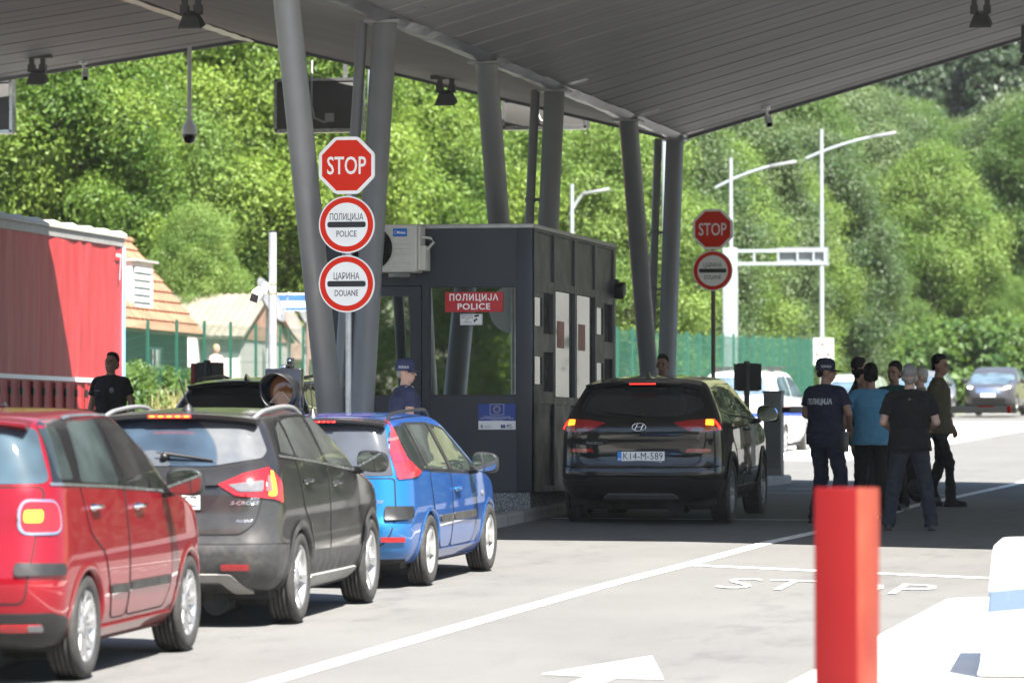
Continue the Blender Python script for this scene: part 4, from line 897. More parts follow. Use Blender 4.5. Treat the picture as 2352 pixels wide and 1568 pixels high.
# ================================================================== VEHICLES
def pchip(xs, ys, q):
    xs = np.asarray(xs, float); ys = np.asarray(ys, float); h = np.diff(xs); d = np.diff(ys)/h; m = np.zeros(len(xs)); m[0] = d[0]; m[-1] = d[-1]
    for i in range(1, len(xs)-1):
        if d[i-1]*d[i] > 0: w1 = 2*h[i]+h[i-1]; w2 = h[i]+2*h[i-1]; m[i] = (w1+w2)/(w1/d[i-1]+w2/d[i])
    q = np.clip(q, xs[0], xs[-1]); i = np.clip(np.searchsorted(xs, q)-1, 0, len(xs)-2); t = (q-xs[i])/h[i]
    return (2*t**3-3*t**2+1)*ys[i]+(t**3-2*t**2+t)*h[i]*m[i]+(-2*t**3+3*t**2)*ys[i+1]+(t**3-t**2)*h[i]*m[i+1]
class Car:
    """body = stack of rounded plan outlines; panels, panes and lamps are patches laid on that surface"""
    def __init__(s, name, loc, yaw, label, rows, L, arches, paint_m, sag=(.05, .05), zb=1.0, rbow=.05, fbow=.12, taper=(.05, .07), cat='car', n=58, group=None, slope=None):
        s.L = L; x, y = loc; z = G(x, y); pit = math.atan(.0259) if slope is None else slope
        s.root = thing(name, (x, y, z), label, cat, group); s.root.rotation_euler = (pit, 0, -yaw)
        s.paint = paint_m; rows = np.array(rows, float)
        dd = np.diff(rows, axis=0); tt = np.concatenate([[0], np.cumsum(np.sqrt(dd[:, 0]**2+dd[:, 1]**2+dd[:, 2]**2+.12*dd[:, 3]**2)+1e-4)])
        q = np.linspace(0, tt[-1], n); V = np.stack([pchip(tt, rows[:, k], q) for k in range(6)], 1); zr = rows[-1, 0]; ym = L*.48
        loops = []
        for z, w_, yr, yf, rr, rf in V:
            rr = min(rr, w_*.9); rf = min(rf, w_*.9); pts = []
            for i in range(8): xx = (w_-rr)*i/8; pts.append((xx, yr+rbow*(xx/max(w_, .05))**2*min(1, w_/.5)))
            yb = yr+rbow*((w_-rr)/max(w_, .05))**2*min(1, w_/.5)
            for i in range(9): a = math.pi/2*i/8; pts.append((w_-rr+rr*math.sin(a), yb+rr*(1-math.cos(a))))
            fb = fbow*min(1, w_/.5); ye = yf-fb*((w_-rf)/max(w_, .05))**2
            ya, yz = yb+rr, max(yb+rr+.05, ye-rf)
            for i in range(1, 44): pts.append((w_, lerp(ya, yz, i/44)))
            for i in range(9): a = math.pi/2*i/8; pts.append((w_-rf+rf*math.cos(a), yz+rf*math.sin(a)))
            for i in range(1, 9): xx = (w_-rf)*(1-i/8); pts.append((xx, yf-fb*(xx/max(w_, .05))**2))
            out = []
            for xx, yy in pts:
                t = (ym-yy)/ym if yy < ym else (yy-ym)/(L-ym); k = taper[0] if yy < ym else taper[1]
                zz = z
                if z > zb: zz = z-(sag[0] if yy < ym else sag[1])*t*t*((z-zb)/(zr-zb))**1.3
                out.append((xx*(1-k*abs(t)**2.4), yy, zz))
            loops.append(out)
        m = len(loops[0]); full = 2*m-2; vs = []
        for lp in loops: vs += lp+[(-p[0], p[1], p[2]) for p in lp[m-2:0:-1]]
        fs = [(j*full+i, j*full+(i+1) % full, (j+1)*full+(i+1) % full, (j+1)*full+i) for j in range(n-1) for i in range(full)]
        fs += [tuple(range(full-1, -1, -1)), tuple((n-1)*full+i for i in range(full))]
        s.bvh = BVHTree.FromPolygons([Vector(v) for v in vs], fs)
        mb = MB(); mb.add(vs, fs, 0, True)
        o = mb.build('body', [paint_m, M_DARK]); cut = MB(); s.arches = arches
        for yw, zw, ra in arches:
            for sg in (1, -1): cut.tube([(sg*.52, yw, zw), (sg*1.3, yw, zw)], ra, 40, 1)
        c = cut.build('cut', [paint_m, M_DARK]); bm = bmesh.new(); bm.from_mesh(c.data); bmesh.ops.remove_doubles(bm, verts=bm.verts, dist=1e-4); bmesh.ops.recalc_face_normals(bm, faces=bm.faces); bm.to_mesh(c.data); bm.free(); md = o.modifiers.new('b', 'BOOLEAN'); md.operation = 'DIFFERENCE'; md.object = c; md.solver = 'EXACT'
        me = evalmesh(o, (c,)); bpy.data.objects.remove(c); me.name = 'body'
        for p in me.polygons:
            ce = p.center; p.use_smooth = True
            for yw, zw, ra in arches:
                if abs(math.hypot(ce.y-yw, ce.z-zw)-ra) < .03 and abs(ce.x) < 1.2 and abs(p.normal.x) < .7 and abs(ce.x) > .45: p.material_index = 1; p.use_smooth = False
            if p.normal.z < -.8 and ce.z < .4: p.material_index = 1
        bm = bmesh.new(); bm.from_mesh(me)
        for e in bm.edges:
            if len(e.link_faces) == 2 and e.link_faces[0].normal.dot(e.link_faces[1].normal) < .55: e.smooth = False
        bm.to_mesh(me); bm.free()
        s.body = link('body', me, s.root)
    def cast(s, kind, a, b, sg=1):
        if kind == 'side': o, d = Vector((2.5*sg, a, b)), Vector((-sg, 0, 0))
        elif kind == 'rear': o, d = Vector((a*sg, -2, b)), Vector((0, 1, 0))
        elif kind == 'front': o, d = Vector((a*sg, s.L+2, b)), Vector((0, -1, 0))
        elif kind == 'top': o, d = Vector((a*sg, b, 4)), Vector((0, 0, -1))
        else:   # 'corner': a = angle in degrees from straight back to straight out to the side
            ax, ay = s.axis[0]+s.axis[2]*(b-1), s.axis[1]+s.axis[3]*(b-1); v = Vector((math.sin(R(a)), -math.cos(R(a)), 0)); o = Vector((ax, ay, b))+v*2.5; d = -v; o.x *= sg; d.x *= sg
        p, nn, i, di = s.bvh.ray_cast(o, d)
        if p is None or di > 3.6: p, nn, i, di = s.bvh.find_nearest(o+d*2.2)
        if nn.dot(d) > 0: nn = -nn
        return p, nn
    axis = (.5, .4, 0, 0)
    def ang(s, kind, a, b):
        if kind == 'c': return (a, b)
        p, _ = s.cast('rear' if kind == 'r' else 'side', a, b); return (math.degrees(math.atan2(p.x-s.axis[0]-s.axis[2]*(b-1), s.axis[1]+s.axis[3]*(b-1)-p.y)), b)
    def patch(s, name, kind, poly, mtl, off=.004, rnd=.0, res=.035, mirror=True, parent=None, skirt=.012, line=None, sgs=None, mats=None, mi=0):
        if kind == 'corner': poly = [s.ang(*q) for q in poly]
        k = 125. if kind == 'corner' else 1.   # degrees to metres, roughly
        P = [(q[0]/k, q[1]) for q in poly]
        if rnd: P = rounded(P, rnd, 5)
        B = []
        for a, b in zip(P, P[1:]+P[:1]):
            m = max(1, int(math.dist(a, b)/res))
            B += [(lerp(a[0], b[0], i/m), lerp(a[1], b[1], i/m)) for i in range(m)]
        x0, x1, y0, y1 = min(p[0] for p in B), max(p[0] for p in B), min(p[1] for p in B), max(p[1] for p in B)
        def inside(x, y):
            c = False
            for (ax, ay), (bx, by) in zip(B, B[1:]+B[:1]):
                if (ay > y) != (by > y) and x < (bx-ax)*(y-ay)/(by-ay)+ax: c = not c
            return c
        I = []; nb = len(B)
        for gx in np.arange(x0+res/2, x1, res):
            for gy in np.arange(y0+res/2, y1, res):
                if inside(gx, gy) and min((gx-b[0])**2+(gy-b[1])**2 for b in B) > (res*.4)**2: I.append((gx, gy))
        r = delaunay_2d_cdt([Vector(p) for p in B+I], [], [list(range(nb))], 1, 1e-5)
        outv, faces = r[0], r[2]
        res_o = []
        for sg in (sgs or ((1, -1) if mirror else (1,))):
            mb = MB(); hit = [s.cast(kind, v.x*k, v.y, sg) for v in outv]
            nn = [h[1] for h in hit]
            vs = [h[0]+h[1]*off for h in hit]
            fs = []
            for f in faces:
                a, b, c = vs[f[0]], vs[f[1]], vs[f[2]]
                fs.append(tuple(f) if (b-a).cross(c-a).dot(nn[f[0]]) > 0 else tuple(reversed(f)))
            mb.add(vs, fs, 0, True)
            cnt = {}
            for f in fs:
                for i in range(len(f)): e = (f[i], f[(i+1) % len(f)]); cnt[frozenset(e)] = cnt.get(frozenset(e), [])+[e]
            for e in cnt.values():
                if len(e) == 1: a, b = e[0]; mb.add([vs[a], vs[b], vs[b]-nn[b]*(off+skirt), vs[a]-nn[a]*(off+skirt)], [(3, 2, 1, 0)], 1 if line else 0)
            ml = [mtl]
            if line:
                ml.append(M_SHUT); s.ribbon(mb, kind, [(p[0]*k, p[1]) for p in B], line, off+.0015, 1, sg, True)
            res_o.append(mb.build(name, ml, parent if parent else s.root))
        return res_o
    def ribbon(s, mb, kind, pts, width, off, m, sg=1, closed=False, res=.05):
        P = []; k = 125. if kind == 'corner' else 1.; pts = [(p[0]/k, p[1]) for p in pts]
        if closed: pts = pts+pts[:1]
        for a, b in zip(pts[:-1], pts[1:]):
            n_ = max(1, int(math.dist(a, b)/res)); P += [(lerp(a[0], b[0], i/n_), lerp(a[1], b[1], i/n_)) for i in range(n_)]
        P.append(pts[-1]); vs = []; n_ = len(P)
        for i, p in enumerate(P):
            q = P[min(i+1, n_-1)]; o = P[max(i-1, 0)]
            if closed and i in (0, n_-1): q, o = P[1], P[-2]
            dx, dy = q[0]-o[0], q[1]-o[1]; L_ = math.hypot(dx, dy) or 1
            for e in (-.5, .5):
                h = s.cast(kind, (p[0]-dy/L_*width*e)*k, p[1]+dx/L_*width*e, sg); vs.append(h[0]+h[1]*off)
        mb.add(vs, [(2*i, 2*i+1, 2*i+3, 2*i+2) for i in range(n_-1)], m, True)
    def trim(s, name, kind, pts, width, mtl, off=.006, mirror=True, parent=None, closed=False, sgs=None):
        for sg in (sgs or ((1, -1) if mirror else (1,))): mb = MB(); s.ribbon(mb, kind, pts, width, off, 0, sg, closed); o = mb.build(name, mtl, parent if parent else s.root)
        return o
    def text(s, name, txt, x, z, h, wd, mtl, bold=.02, shear=0., off=.008, parent=None):
        v, fs = text_mesh(txt, h, wd, bold, shear); mb = MB(); vs = []
        for p in v: q = s.cast('rear', p[0]+x, p[1]+z); vs.append(q[0]+q[1]*off)
        mb.add(vs, fs); return mb.build(name, mtl, parent if parent else s.root)
    def door(s, poly, line=.010, handle=None, mh=None, rnd=.06):
        for sg in (1, -1):
            d = s.patch('door', 'side', poly, s.paint, .003, rnd, .05, sgs=(sg,), line=line)[0]
            if handle:
                p, nn = s.cast('side', *handle, sg); mb = MB()
                mb.tube([p+Vector((0, -.105, .0))+nn*.004, p+Vector((0, -.085, .004))+nn*.032, p+Vector((0, .085, 0))+nn*.032, p+Vector((0, .105, -.004))+nn*.004], [.011, .014, .014, .011], 8)
                mb.ball(p+nn*.001, (.008, .075, .028), 1); mb.build('handle', [mh or s.paint, M_BLKG], d)
    def wheel(s, y, x, r, w_, rim_r, spokes, rim_m=None, style=0, steer=0.):
        for sg in (1, -1):
            M = Matrix.Translation((sg*x, y, r)) @ Matrix.Rotation(steer, 4, 'Z') @ Matrix.Rotation(R(90)*sg, 4, 'Y')   # local +z = outward
            h = w_/2; mb = MB(); mb.lathe([(0, -h*.5), (rim_r*.93, -h*.55), (rim_r*.96, h*.35)], 32, 0, M); mb.lathe([(0, h*.2), (rim_r*.62, h*.22), (rim_r*.62, h*.1)], 32, 1, M)
            wh = mb.build('wheel', [M_DARK, mat('brake_disc', (.16, .15, .14), .5, metal=.6, var=.2)], s.root)
            g = .006; pr = [(rim_r, -h*.8), (rim_r+.02, -h*.95), (r-.045, -h), (r-.014, -h*.9), (r-.002, -h*.72)]
            for k in (-.45, -.15, .15, .45): pr += [(r, h*(k-.07)), (r-.010, h*(k-.05)), (r-.010, h*(k+.05)), (r, h*(k+.07))]
            pr += [(r-.002, h*.72), (r-.014, h*.9), (r-.045, h), (rim_r+.02, h*.96), (rim_r+.002, h*.84)]
            mb = MB(); mb.lathe(pr, 48, 0, M); mb.build('tyre', M_TYRE, wh)
            mb = MB(); mb.lathe([(rim_r*.90, h*.2), (rim_r*.955, h*.72), (rim_r*1.0, h*.86), (rim_r*1.01, h*.80)], 48, 0, M)
            mb.lathe([(0, h*.70), (.055, h*.70), (.07, h*.62), (.075, h*.4)], 20, 0, M)
            for k in range(spokes):
                a = 2*math.pi*k/spokes+.2
                for da in ((-.085, .085) if style == 1 else (0,)):
                    Mr = M @ Matrix.Rotation(a, 4, 'Z'); w0, w1 = ((.016, .014) if style == 1 else (.034, .026) if style == 0 else (.026, .042))
                    x0, x1 = .05, rim_r*.96; s0, s1 = math.sin(da)*.05*.4, math.sin(da)*x1
                    z0, z1, z2 = h*.62, h*.78, h*.35
                    mb.add([Mr @ Vector(q) for q in ((x0, s0-w0, z0), (x0, s0+w0, z0), (x1, s1+w1, z1), (x1, s1-w1, z1), (x0, s0-w0*1.3, z2), (x0, s0+w0*1.3, z2), (x1, s1+w1*1.3, z2), (x1, s1-w1*1.3, z2))], [(3, 2, 1, 0), (0, 1, 5, 4), (1, 2, 6, 5), (2, 3, 7, 6), (3, 0, 4, 7)])
            mb.build('rim', rim_m or M_RIM, wh)
    def mirror(s, y, z, x0, size, mtl, low=None):
        wx, wy, wz = size
        for sg in (1, -1):
            bm = bmesh.new(); bmesh.ops.create_cube(bm, size=2); bmesh.ops.subdivide_edges(bm, edges=bm.edges[:], cuts=5, use_grid_fill=True)
            for v in bm.verts:
                c = v.co; p = 3.2; l = (abs(c.x)**p+abs(c.y)**p+abs(c.z)**p)**(1/p); c = c/l
                f = 1 if c.y < 0 else (1-.25*c.y)
                v.co = Vector((sg*(x0+wx/2)+c.x*wx/2*f, y+c.y*wy/2*(1 if c.y > 0 else .55), z+c.z*wz/2*f-.012*c.x*sg*(1)))
            mb = MB(); mb.bm(bm, 0, True); o = mb.build('mirror', mtl, s.root)
            mb = MB(); n = 28; ys = y-wy*.275*1.0
            P = [(sg*(x0+wx/2)+math.copysign(abs(math.cos(a))**.65, math.cos(a))*wx*.44, ys-.004, z+math.copysign(abs(math.sin(a))**.65, math.sin(a))*wz*.42) for a in [2*math.pi*i/n for i in range(n)]]
            mb.add(P, [tuple(range(n))]); mb.build('mirror_glass', mat('mirror_silver', (.75, .78, .8), .02, metal=1, var=0), o)
            mb = MB(); mb.tube([(sg*(x0-.06), y+.05, z-wz*.42), (sg*(x0+.04), y+.02, z-wz*.40)], [.035, .025], 10); mb.build('mirror_arm', M_BLK, o)
    def arch_lip(s, width, mtl, name='wheel_arch_trim', off=.008, grow=.0, a0=-25, a1=205):
        for yw, zw, ra in s.arches:
            for sg in (1, -1):
                mb = MB(); vs = []
                for a in range(a0, a1+1, 6):
                    for e in (-.004, .3*width, width):
                        rr = ra+e+grow; p, nn = s.cast('side', yw+rr*math.cos(R(a)), max(.2, zw+rr*math.sin(R(a))), sg)
                        vs.append(p+Vector((sg*(off+(.012 if e == .3*width else 0)), 0, 0)))
                    vs.append(vs[-3]+Vector((-sg*.05, 0, 0)))
                n_ = len(vs)//4; fs = []
                for i in range(n_-1): q = i*4; fs += [(q, q+1, q+5, q+4), (q+1, q+2, q+6, q+5), (q+3, q, q+4, q+7)]
                mb.add(vs, fs, 0, True); mb.build(name, mtl, s.root)
    def plate(s, x, z, y, txt, wd=.52, blue=True, extra=None, country=None):
        mb = MB(); mb.cbox(x-wd/2-.008, x+wd/2+.008, y-.006, y+.006, z-.066, z+.066, 0, None, .004); mb.box(x-wd/2, x+wd/2, y-.0075, y, z-(.044 if extra else .055), z+.056, 1)
        if blue: mb.box(x-wd/2, x-wd/2+.045, y-.0085, y, z-(.044 if extra else .055), z+.056, 2)
        o = mb.build('number_plate', [M_BLK, M_PLATE, mat('plate_blue_band', (.02, .22, .62), .4, var=0)], s.root)
        mb = MB(); add_text(mb, txt[0], .074, face_south(x+(.022 if blue else 0)+txt[2], y-.0095, z+(.008 if extra else 0)), 0, txt[1], .004, spacing=1.06)
        if country: add_text(mb, country, .018, face_south(x-wd/2+.022, y-.0095, z-.025), 1, .036, .02)
        if extra:
            for t_, xo, wt in extra: add_text(mb, t_, .010, face_south(x+xo, y-.0085, z-.056), 1, wt)
        mb.build('lettering', [M_TXTB, M_TXTW], o); return o
def floor_pan(c, y0, y1, w_, z0, z1):
    mb = MB(); mb.box(-w_, w_, y0, y1, z0, z1); mb.tube([(.35, y0-.02, z0-.03), (.35, y0+.6, z0-.03)], .09, 14); mb.box(-.7, .7, y0+.25, y0+.4, z0-.06, z0); mb.build('underbody', M_DARK, c.root)
def spoiler(c, hw, yt, zt, crown, th, mtl, bow=.06, depth=.24, bl=None):
    """roof-end spoiler: a thin wing from the roof to a bowed trailing edge; bl = (half width, drop, height, lens, led count, led material)"""
    ms = mtl if isinstance(mtl, list) else [mtl]; mb = MB(); vs = []; n_ = 20
    for i in range(n_+1):
        k = -1+2*i/n_; x = k*hw; y = yt+bow*k*k; z = zt-crown*k*k; p, _ = c.cast('top', abs(x)*.96, y+depth, 1 if x >= 0 else -1)
        vs += [Vector((x, y, z-.004)), Vector((x, y+.02, z)), Vector((x*.96, y+depth, p.z+.003)), Vector((x*.95, y+depth, p.z-.05)), Vector((x*.97, y+.07, z-th*2)), Vector((x*.985, y+.004, z-th))]
    m_ = len(ms)-1
    for i in range(n_):
        a, b = i*6, i*6+6
        for q in range(6): mb.add([vs[a+q], vs[a+(q+1) % 6], vs[b+(q+1) % 6], vs[b+q]], [(0, 1, 2, 3)], m_ if q in (3, 4) else 0, q in (0, 1))
    mb.add(vs[:6], [(5, 4, 3, 2, 1, 0)]); mb.add(vs[-6:], [(0, 1, 2, 3, 4, 5)]); o = mb.build('spoiler', ms, c.root)
    if bl:
        w_, dr, h, lens, k_, led = bl; mb = MB(); z = zt-dr; mb.cbox(-w_, w_, yt-.004, yt+.06, z-h, z, 0, None, .004); b = mb.build('brake_light', lens, o); mb = MB()
        for k in range(k_): x = -w_+w_*2*(k+.5)/k_; mb.ball((x, yt-.004, z-h/2), (w_/k_*.62, .004, h*.36), 0, 8, 6)
        mb.build('led', led, b)
    return o
def roof_rail(c, x, y0, y1, h, r, mtl, ends=.14):
    for sg in (1, -1):
        ya = np.linspace(y0, y1, 25); co = np.polyfit(ya, [c.cast('top', x, y, sg)[0].z for y in ya], 3); mb = MB()
        pts = [(sg*x, y, np.polyval(co, y)-.012+(h+.012)*math.sin(min(1, min(t, 1-t)/ends)*math.pi/2)) for t, y in zip(np.linspace(0, 1, 25), ya)]
        mb.tube(pts, r, 12); mb.build('roof_rail', mtl, c.root)

# ---- red compact MPV, nearest at left
P_RED = paint('paint_red', (.23, .0018, .010), .07, .45, zlow=.45)
c = Car('mpv_car', (-9.12+.011, 28.65-.74), R(-.9), 'red rounded family car cut by the left edge of the picture, nearest in the queue', [
    (.21, .3, .6, 3.7, .1, .1), (.21, .74, .25, 3.95, .2, .3), (.26, .815, .12, 4.02, .24, .4), (.36, .862, .05, 4.10, .28, .5), (.50, .886, .015, 4.14, .28, .55), (.62, .892, 0, 4.147, .28, .55),
    (.72, .892, .02, 4.14, .28, .5), (.85, .884, .055, 4.08, .28, .45), (.95, .874, .08, 3.95, .28, .4), (1.05, .862, .095, 3.6, .28, .4), (1.12, .852, .11, 3.25, .28, .35), (1.18, .842, .12, 3.06, .28, .35),
    (1.24, .826, .14, 2.96, .28, .32), (1.35, .785, .175, 2.78, .28, .3), (1.45, .742, .21, 2.60, .28, .28), (1.54, .698, .25, 2.42, .28, .26), (1.60, .655, .29, 2.27, .27, .25), (1.635, .585, .36, 2.10, .25, .25), (1.656, .43, .5, 1.85, .2, .2), (1.666, .22, .75, 1.6, .1, .1), (1.668, .03, 1.0, 1.4, .01, .01)],
    4.147, [(.74, .32, .355), (3.352, .32, .355)], P_RED, (.05, .06), 1.05)
CAR_RED = c; c.axis = (.52, .45, 0, 0)
G5 = glass('tinted_glass_red_car', (.016, .022, .022), .06, .02)
c.patch('window_frame', 'side', [(.30, 1.215), (.46, 1.575), (.62, 1.605), (2.05, 1.59), (2.30, 1.52), (2.86, 1.10), (2.2, 1.13)], M_BLKG, .002, .03)
c.patch('side_window', 'side', [(.36, 1.245), (.44, 1.545), (.70, 1.565), (.62, 1.235)], G5, .005, .03)
c.patch('side_window', 'side', [(.78, 1.215), (.98, 1.565), (1.08, 1.583), (1.60, 1.58), (1.58, 1.175)], G5, .005, .03)
c.patch('side_window', 'side', [(1.74, 1.165), (1.76, 1.58), (2.02, 1.572), (2.24, 1.50), (2.66, 1.115)], glass('open_window_dark', (.008, .008, .008), .03), .005, .03)
c.trim('chrome_trim', 'side', [(.28, 1.215), (1.4, 1.165), (2.9, 1.085)], .018, M_SILV, .008); c.trim('chrome_trim', 'side', [(1.0, 1.600), (1.2, 1.612), (1.6, 1.612), (2.06, 1.600), (2.32, 1.53), (2.88, 1.10)], .014, M_SILV, .008)
c.door([(1.68, 1.15), (1.67, .34), (1.32, .34), (1.22, .55), (1.13, .75), (.83, .9), (.72, 1.2)], handle=(.96, 1.05), mh=M_CHR); c.door([(2.78, 1.08), (2.80, .5), (2.66, .34), (1.695, .34), (1.705, 1.15)], handle=(1.98, 1.02), mh=M_CHR)
for q in ((1.24, 1.665), (1.71, 2.74)): c.patch('bump_strip', 'side', [(q[0], .50), (q[0], .555), (q[1], .545), (q[1], .49)], M_BLK, .016, .01)
c.patch('sill', 'side', [(1.18, .21), (1.12, .30), (2.92, .30), (2.88, .21)], P_RED, .02, .02)
c.patch('rear_window', 'rear', [(-.63, 1.56), (.63, 1.56), (.76, 1.22), (-.76, 1.22)], glass('rear_glass_red_car', (.015, .028, .038), .05, .03, .03), .005, .06, mirror=False)
spoiler(c, .62, .20, 1.63, .045, .022, P_RED)
c.patch('tailgate', 'rear', [(-.66, .5), (.66, .5), (.70, .8), (.74, 1.2), (-.74, 1.2), (-.70, .8)], P_RED, .003, .06, mirror=False, line=.010)
for sg in (1, -1):
    lt = c.patch('tail_light', 'corner', [('r', .60, 1.13), ('c', 62, 1.12), ('c', 62, .91), ('r', .60, .91)], M_CHR, .012, .10, sgs=(sg,))[0]
    c.patch('red_lens', 'corner', [('r', .615, 1.115), ('c', 59.5, 1.105), ('c', 59.5, .925), ('r', .615, .925)], M_LRED, .02, .09, sgs=(sg,), parent=lt)
    c.patch('lamp_bulb', 'corner', [('r', .635, 1.06), ('r', .735, 1.06), ('r', .735, .985), ('r', .635, .985)], M_EMY, .0235, .03, sgs=(sg,), parent=lt)
c.patch('bumper_strip', 'corner', [('r', .60, .745), ('c', 60, .735), ('c', 60, .665), ('r', .60, .665)], M_BLK, .022, .03)
c.patch('lower_bumper', 'corner', [('r', .0, .44), ('c', 45, .44), ('c', 72, .40), ('c', 80, .26), ('c', 40, .23), ('r', .0, .23)], M_BLK, .012, .03)
c.patch('reflector', 'corner', [('r', .50, .375), ('r', .74, .375), ('r', .74, .33), ('r', .50, .33)], M_LRED, .02, .02); c.patch('reversing_lamp', 'corner', [('r', .66, .372), ('r', .74, .372), ('r', .74, .335), ('r', .66, .335)], M_LWHT, .024, .02)
c.arch_lip(.05, P_RED, off=.004); c.mirror(2.62, 1.16, .90, (.26, .20, .19), [M_BLK]); floor_pan(c, .35, 3.9, .74, .19, .3)
for y in (.74, 3.352): c.wheel(y, .77, .325, .215, .222, 9, style=1)
c.plate(-.0, .86, .05, ('BG 507', .40, 0), blue=True)
mb = MB(); p, _ = c.cast('top', 0, 1.9); mb.tube([p, p+Vector((0, .03, .03))], [.03, .015], 8); mb.tube([p+Vector((0, .0, .02)), p+Vector((0, -.12, .16))], .004, 6); mb.build('aerial', M_BLK, c.root)

M_RAIL = mat('satin_rail', (.30, .305, .315), .35, metal=.5, var=.04)
# ---- dark grey crossover
P_GREY = paint('paint_dark_grey', (.010, .0098, .011), .48, .3, (.20, .188, .172), 1.0)
c = Car('crossover_car', (-9.13+.018, 34.32-.86), R(-1.2), 'dusty dark grey crossover with silver roof rails and a dusty rear window', [
    (.24, .3, .6, 3.8, .1, .1), (.24, .72, .30, 4.0, .2, .3), (.30, .82, .14, 4.15, .24, .4), (.40, .866, .05, 4.24, .26, .5), (.50, .882, .01, 4.29, .26, .55), (.60, .886, 0, 4.30, .26, .55),
    (.64, .880, .035, 4.30, .26, .55), (.74, .884, .05, 4.26, .28, .5), (.84, .882, .07, 4.20, .28, .45), (.92, .876, .075, 4.05, .28, .42), (1.0, .868, .085, 3.65, .28, .4), (1.06, .860, .11, 3.3, .28, .36), (1.12, .850, .15, 3.10, .28, .34), (1.17, .836, .20, 3.0, .27, .32),
    (1.25, .798, .27, 2.85, .26, .3), (1.34, .752, .34, 2.67, .25, .28), (1.43, .704, .41, 2.48, .24, .26), (1.49, .662, .46, 2.34, .23, .25), (1.525, .60, .50, 2.20, .22, .25), (1.548, .50, .55, 2.05, .2, .2), (1.562, .34, .66, 1.85, .15, .15), (1.57, .12, .9, 1.6, .05, .05), (1.572, .03, 1.0, 1.5, .01, .01)],
    4.30, [(.86, .335, .36), (3.46, .335, .36)], P_GREY, (.04, .06), 1.02)
CAR_GREY = c; c.axis = (.50, .50, 0, 0)
G6 = glass('tinted_glass_grey_car', (.014, .017, .016), .06, .03, .10, None, (.30, .29, .27))
c.patch('window_frame', 'side', [(.52, 1.235), (.80, 1.455), (1.02, 1.50), (1.4, 1.515), (2.15, 1.50), (2.45, 1.43), (3.02, 1.06), (2.2, 1.105)], M_BLKG, .002, .03)
c.patch('side_window', 'side', [(.62, 1.255), (.84, 1.43), (1.0, 1.47), (.95, 1.225)], G6, .005, .02); c.patch('side_window', 'side', [(1.02, 1.215), (1.10, 1.475), (1.4, 1.492), (1.80, 1.49), (1.78, 1.16)], G6, .005, .03)
c.patch('side_window', 'side', [(1.90, 1.15), (1.93, 1.485), (2.16, 1.475), (2.40, 1.405), (2.82, 1.08)], G6, .005, .03)
c.trim('window_trim', 'side', [(.50, 1.23), (1.4, 1.17), (3.05, 1.045)], .020, M_SILV, .008)
c.door([(1.84, 1.13), (1.84, .30), (1.42, .30), (1.28, .52), (1.20, .70), (.98, .85), (.90, 1.2)], handle=(1.12, 1.03)); c.door([(2.92, 1.05), (2.98, .5), (2.86, .30), (1.865, .30), (1.865, 1.13)], handle=(2.08, .985))
c.patch('door_cladding', 'side', [(1.27, .32), (1.27, .52), (3.05, .48), (3.02, .32)], M_GREYP, .008, .02)
c.patch('sill', 'side', [(1.22, .225), (1.26, .335), (2.96, .325), (2.98, .225)], mat('sill_silver', (.30, .295, .285), .5, metal=.3, var=.15, grime=.5, gcol=(.2, .17, .13)), .03, .03)
c.arch_lip(.055, M_GREYP, off=.012)
DUST = glass('rear_glass_grey_car', (.012, .02, .03), .06, .03, .85, (-.12, 1.16, .52), (.105, .104, .103))
c.patch('rear_window', 'rear', [(-.60, 1.485), (-.3, 1.50), (.3, 1.50), (.60, 1.485), (.715, 1.27), (.70, 1.22), (.35, 1.165), (-.35, 1.165), (-.70, 1.22), (-.715, 1.27)], DUST, .005, .03, mirror=False)
spoiler(c, .645, .37, 1.548, .045, .030, [P_GREY, M_BLKG], bl=(.16, .014, .022, mat('lit_red_lens', (.5, .02, .02), .2, var=0, emit=(1, .05, .03), es=.7), 5, M_EMY))
c.patch('tailgate', 'rear', [(-.60, .68), (.60, .68), (.70, .76), (.74, .95), (.735, 1.2), (.35, 1.14), (-.35, 1.14), (-.735, 1.2), (-.74, .95), (-.70, .76)], P_GREY, .003, .05, mirror=False, line=.010)
c.patch('plate_recess', 'rear', [(-.42, 1.06), (.42, 1.06), (.46, .98), (.34, .83), (-.34, .83), (-.46, .98)], paint('paint_grey_recess', (.014, .014, .016), .25, .3), .004, .03, mirror=False)
c.patch('grip_bar', 'rear', [(-.40, 1.075), (.40, 1.075), (.44, 1.02), (-.44, 1.02)], P_GREY, .03, .02, mirror=False, skirt=.03)
for sg in (1, -1):
    lt = c.patch('tail_light', 'corner', [('r', .42, 1.035), ('r', .60, 1.11), ('r', .745, 1.15), ('s', .30, 1.165), ('s', .36, 1.05), ('s', .34, .895), ('r', .80, .93), ('r', .56, .955)], M_LRED, .014, .02, sgs=(sg,))[0]
    c.patch('clear_lens', 'corner', [('r', .50, 1.03), ('r', .735, 1.06), ('r', .735, .985), ('r', .58, .985)], M_LWHT, .020, .02, sgs=(sg,), parent=lt)
    c.patch('lamp_bulb', 'corner', [('r', .765, 1.125), ('c', 55, 1.125), ('c', 53, .95), ('r', .765, .95)], M_EMY, .018, .03, sgs=(sg,), parent=lt)
    c.patch('inner_lens', 'corner', [('r', .752, 1.095), ('c', 47.5, 1.09), ('c', 46.5, .985), ('r', .752, .985)], mat('smoke_lens', (.22, .07, .07), .15, coat=1, var=.1), .024, .01, sgs=(sg,), parent=lt)
c.text('model_lettering', 'S-CROSS', .62, .905, .026, .20, M_SILV, .03, .3); c.text('badge_lettering', 'ALLGRIP', .62, .775, .018, .12, M_SILV, .03, .2); c.text('badge_lettering', 'SX4', .69, .937, .016, .06, M_SILV, .03, .3)
mb = MB()
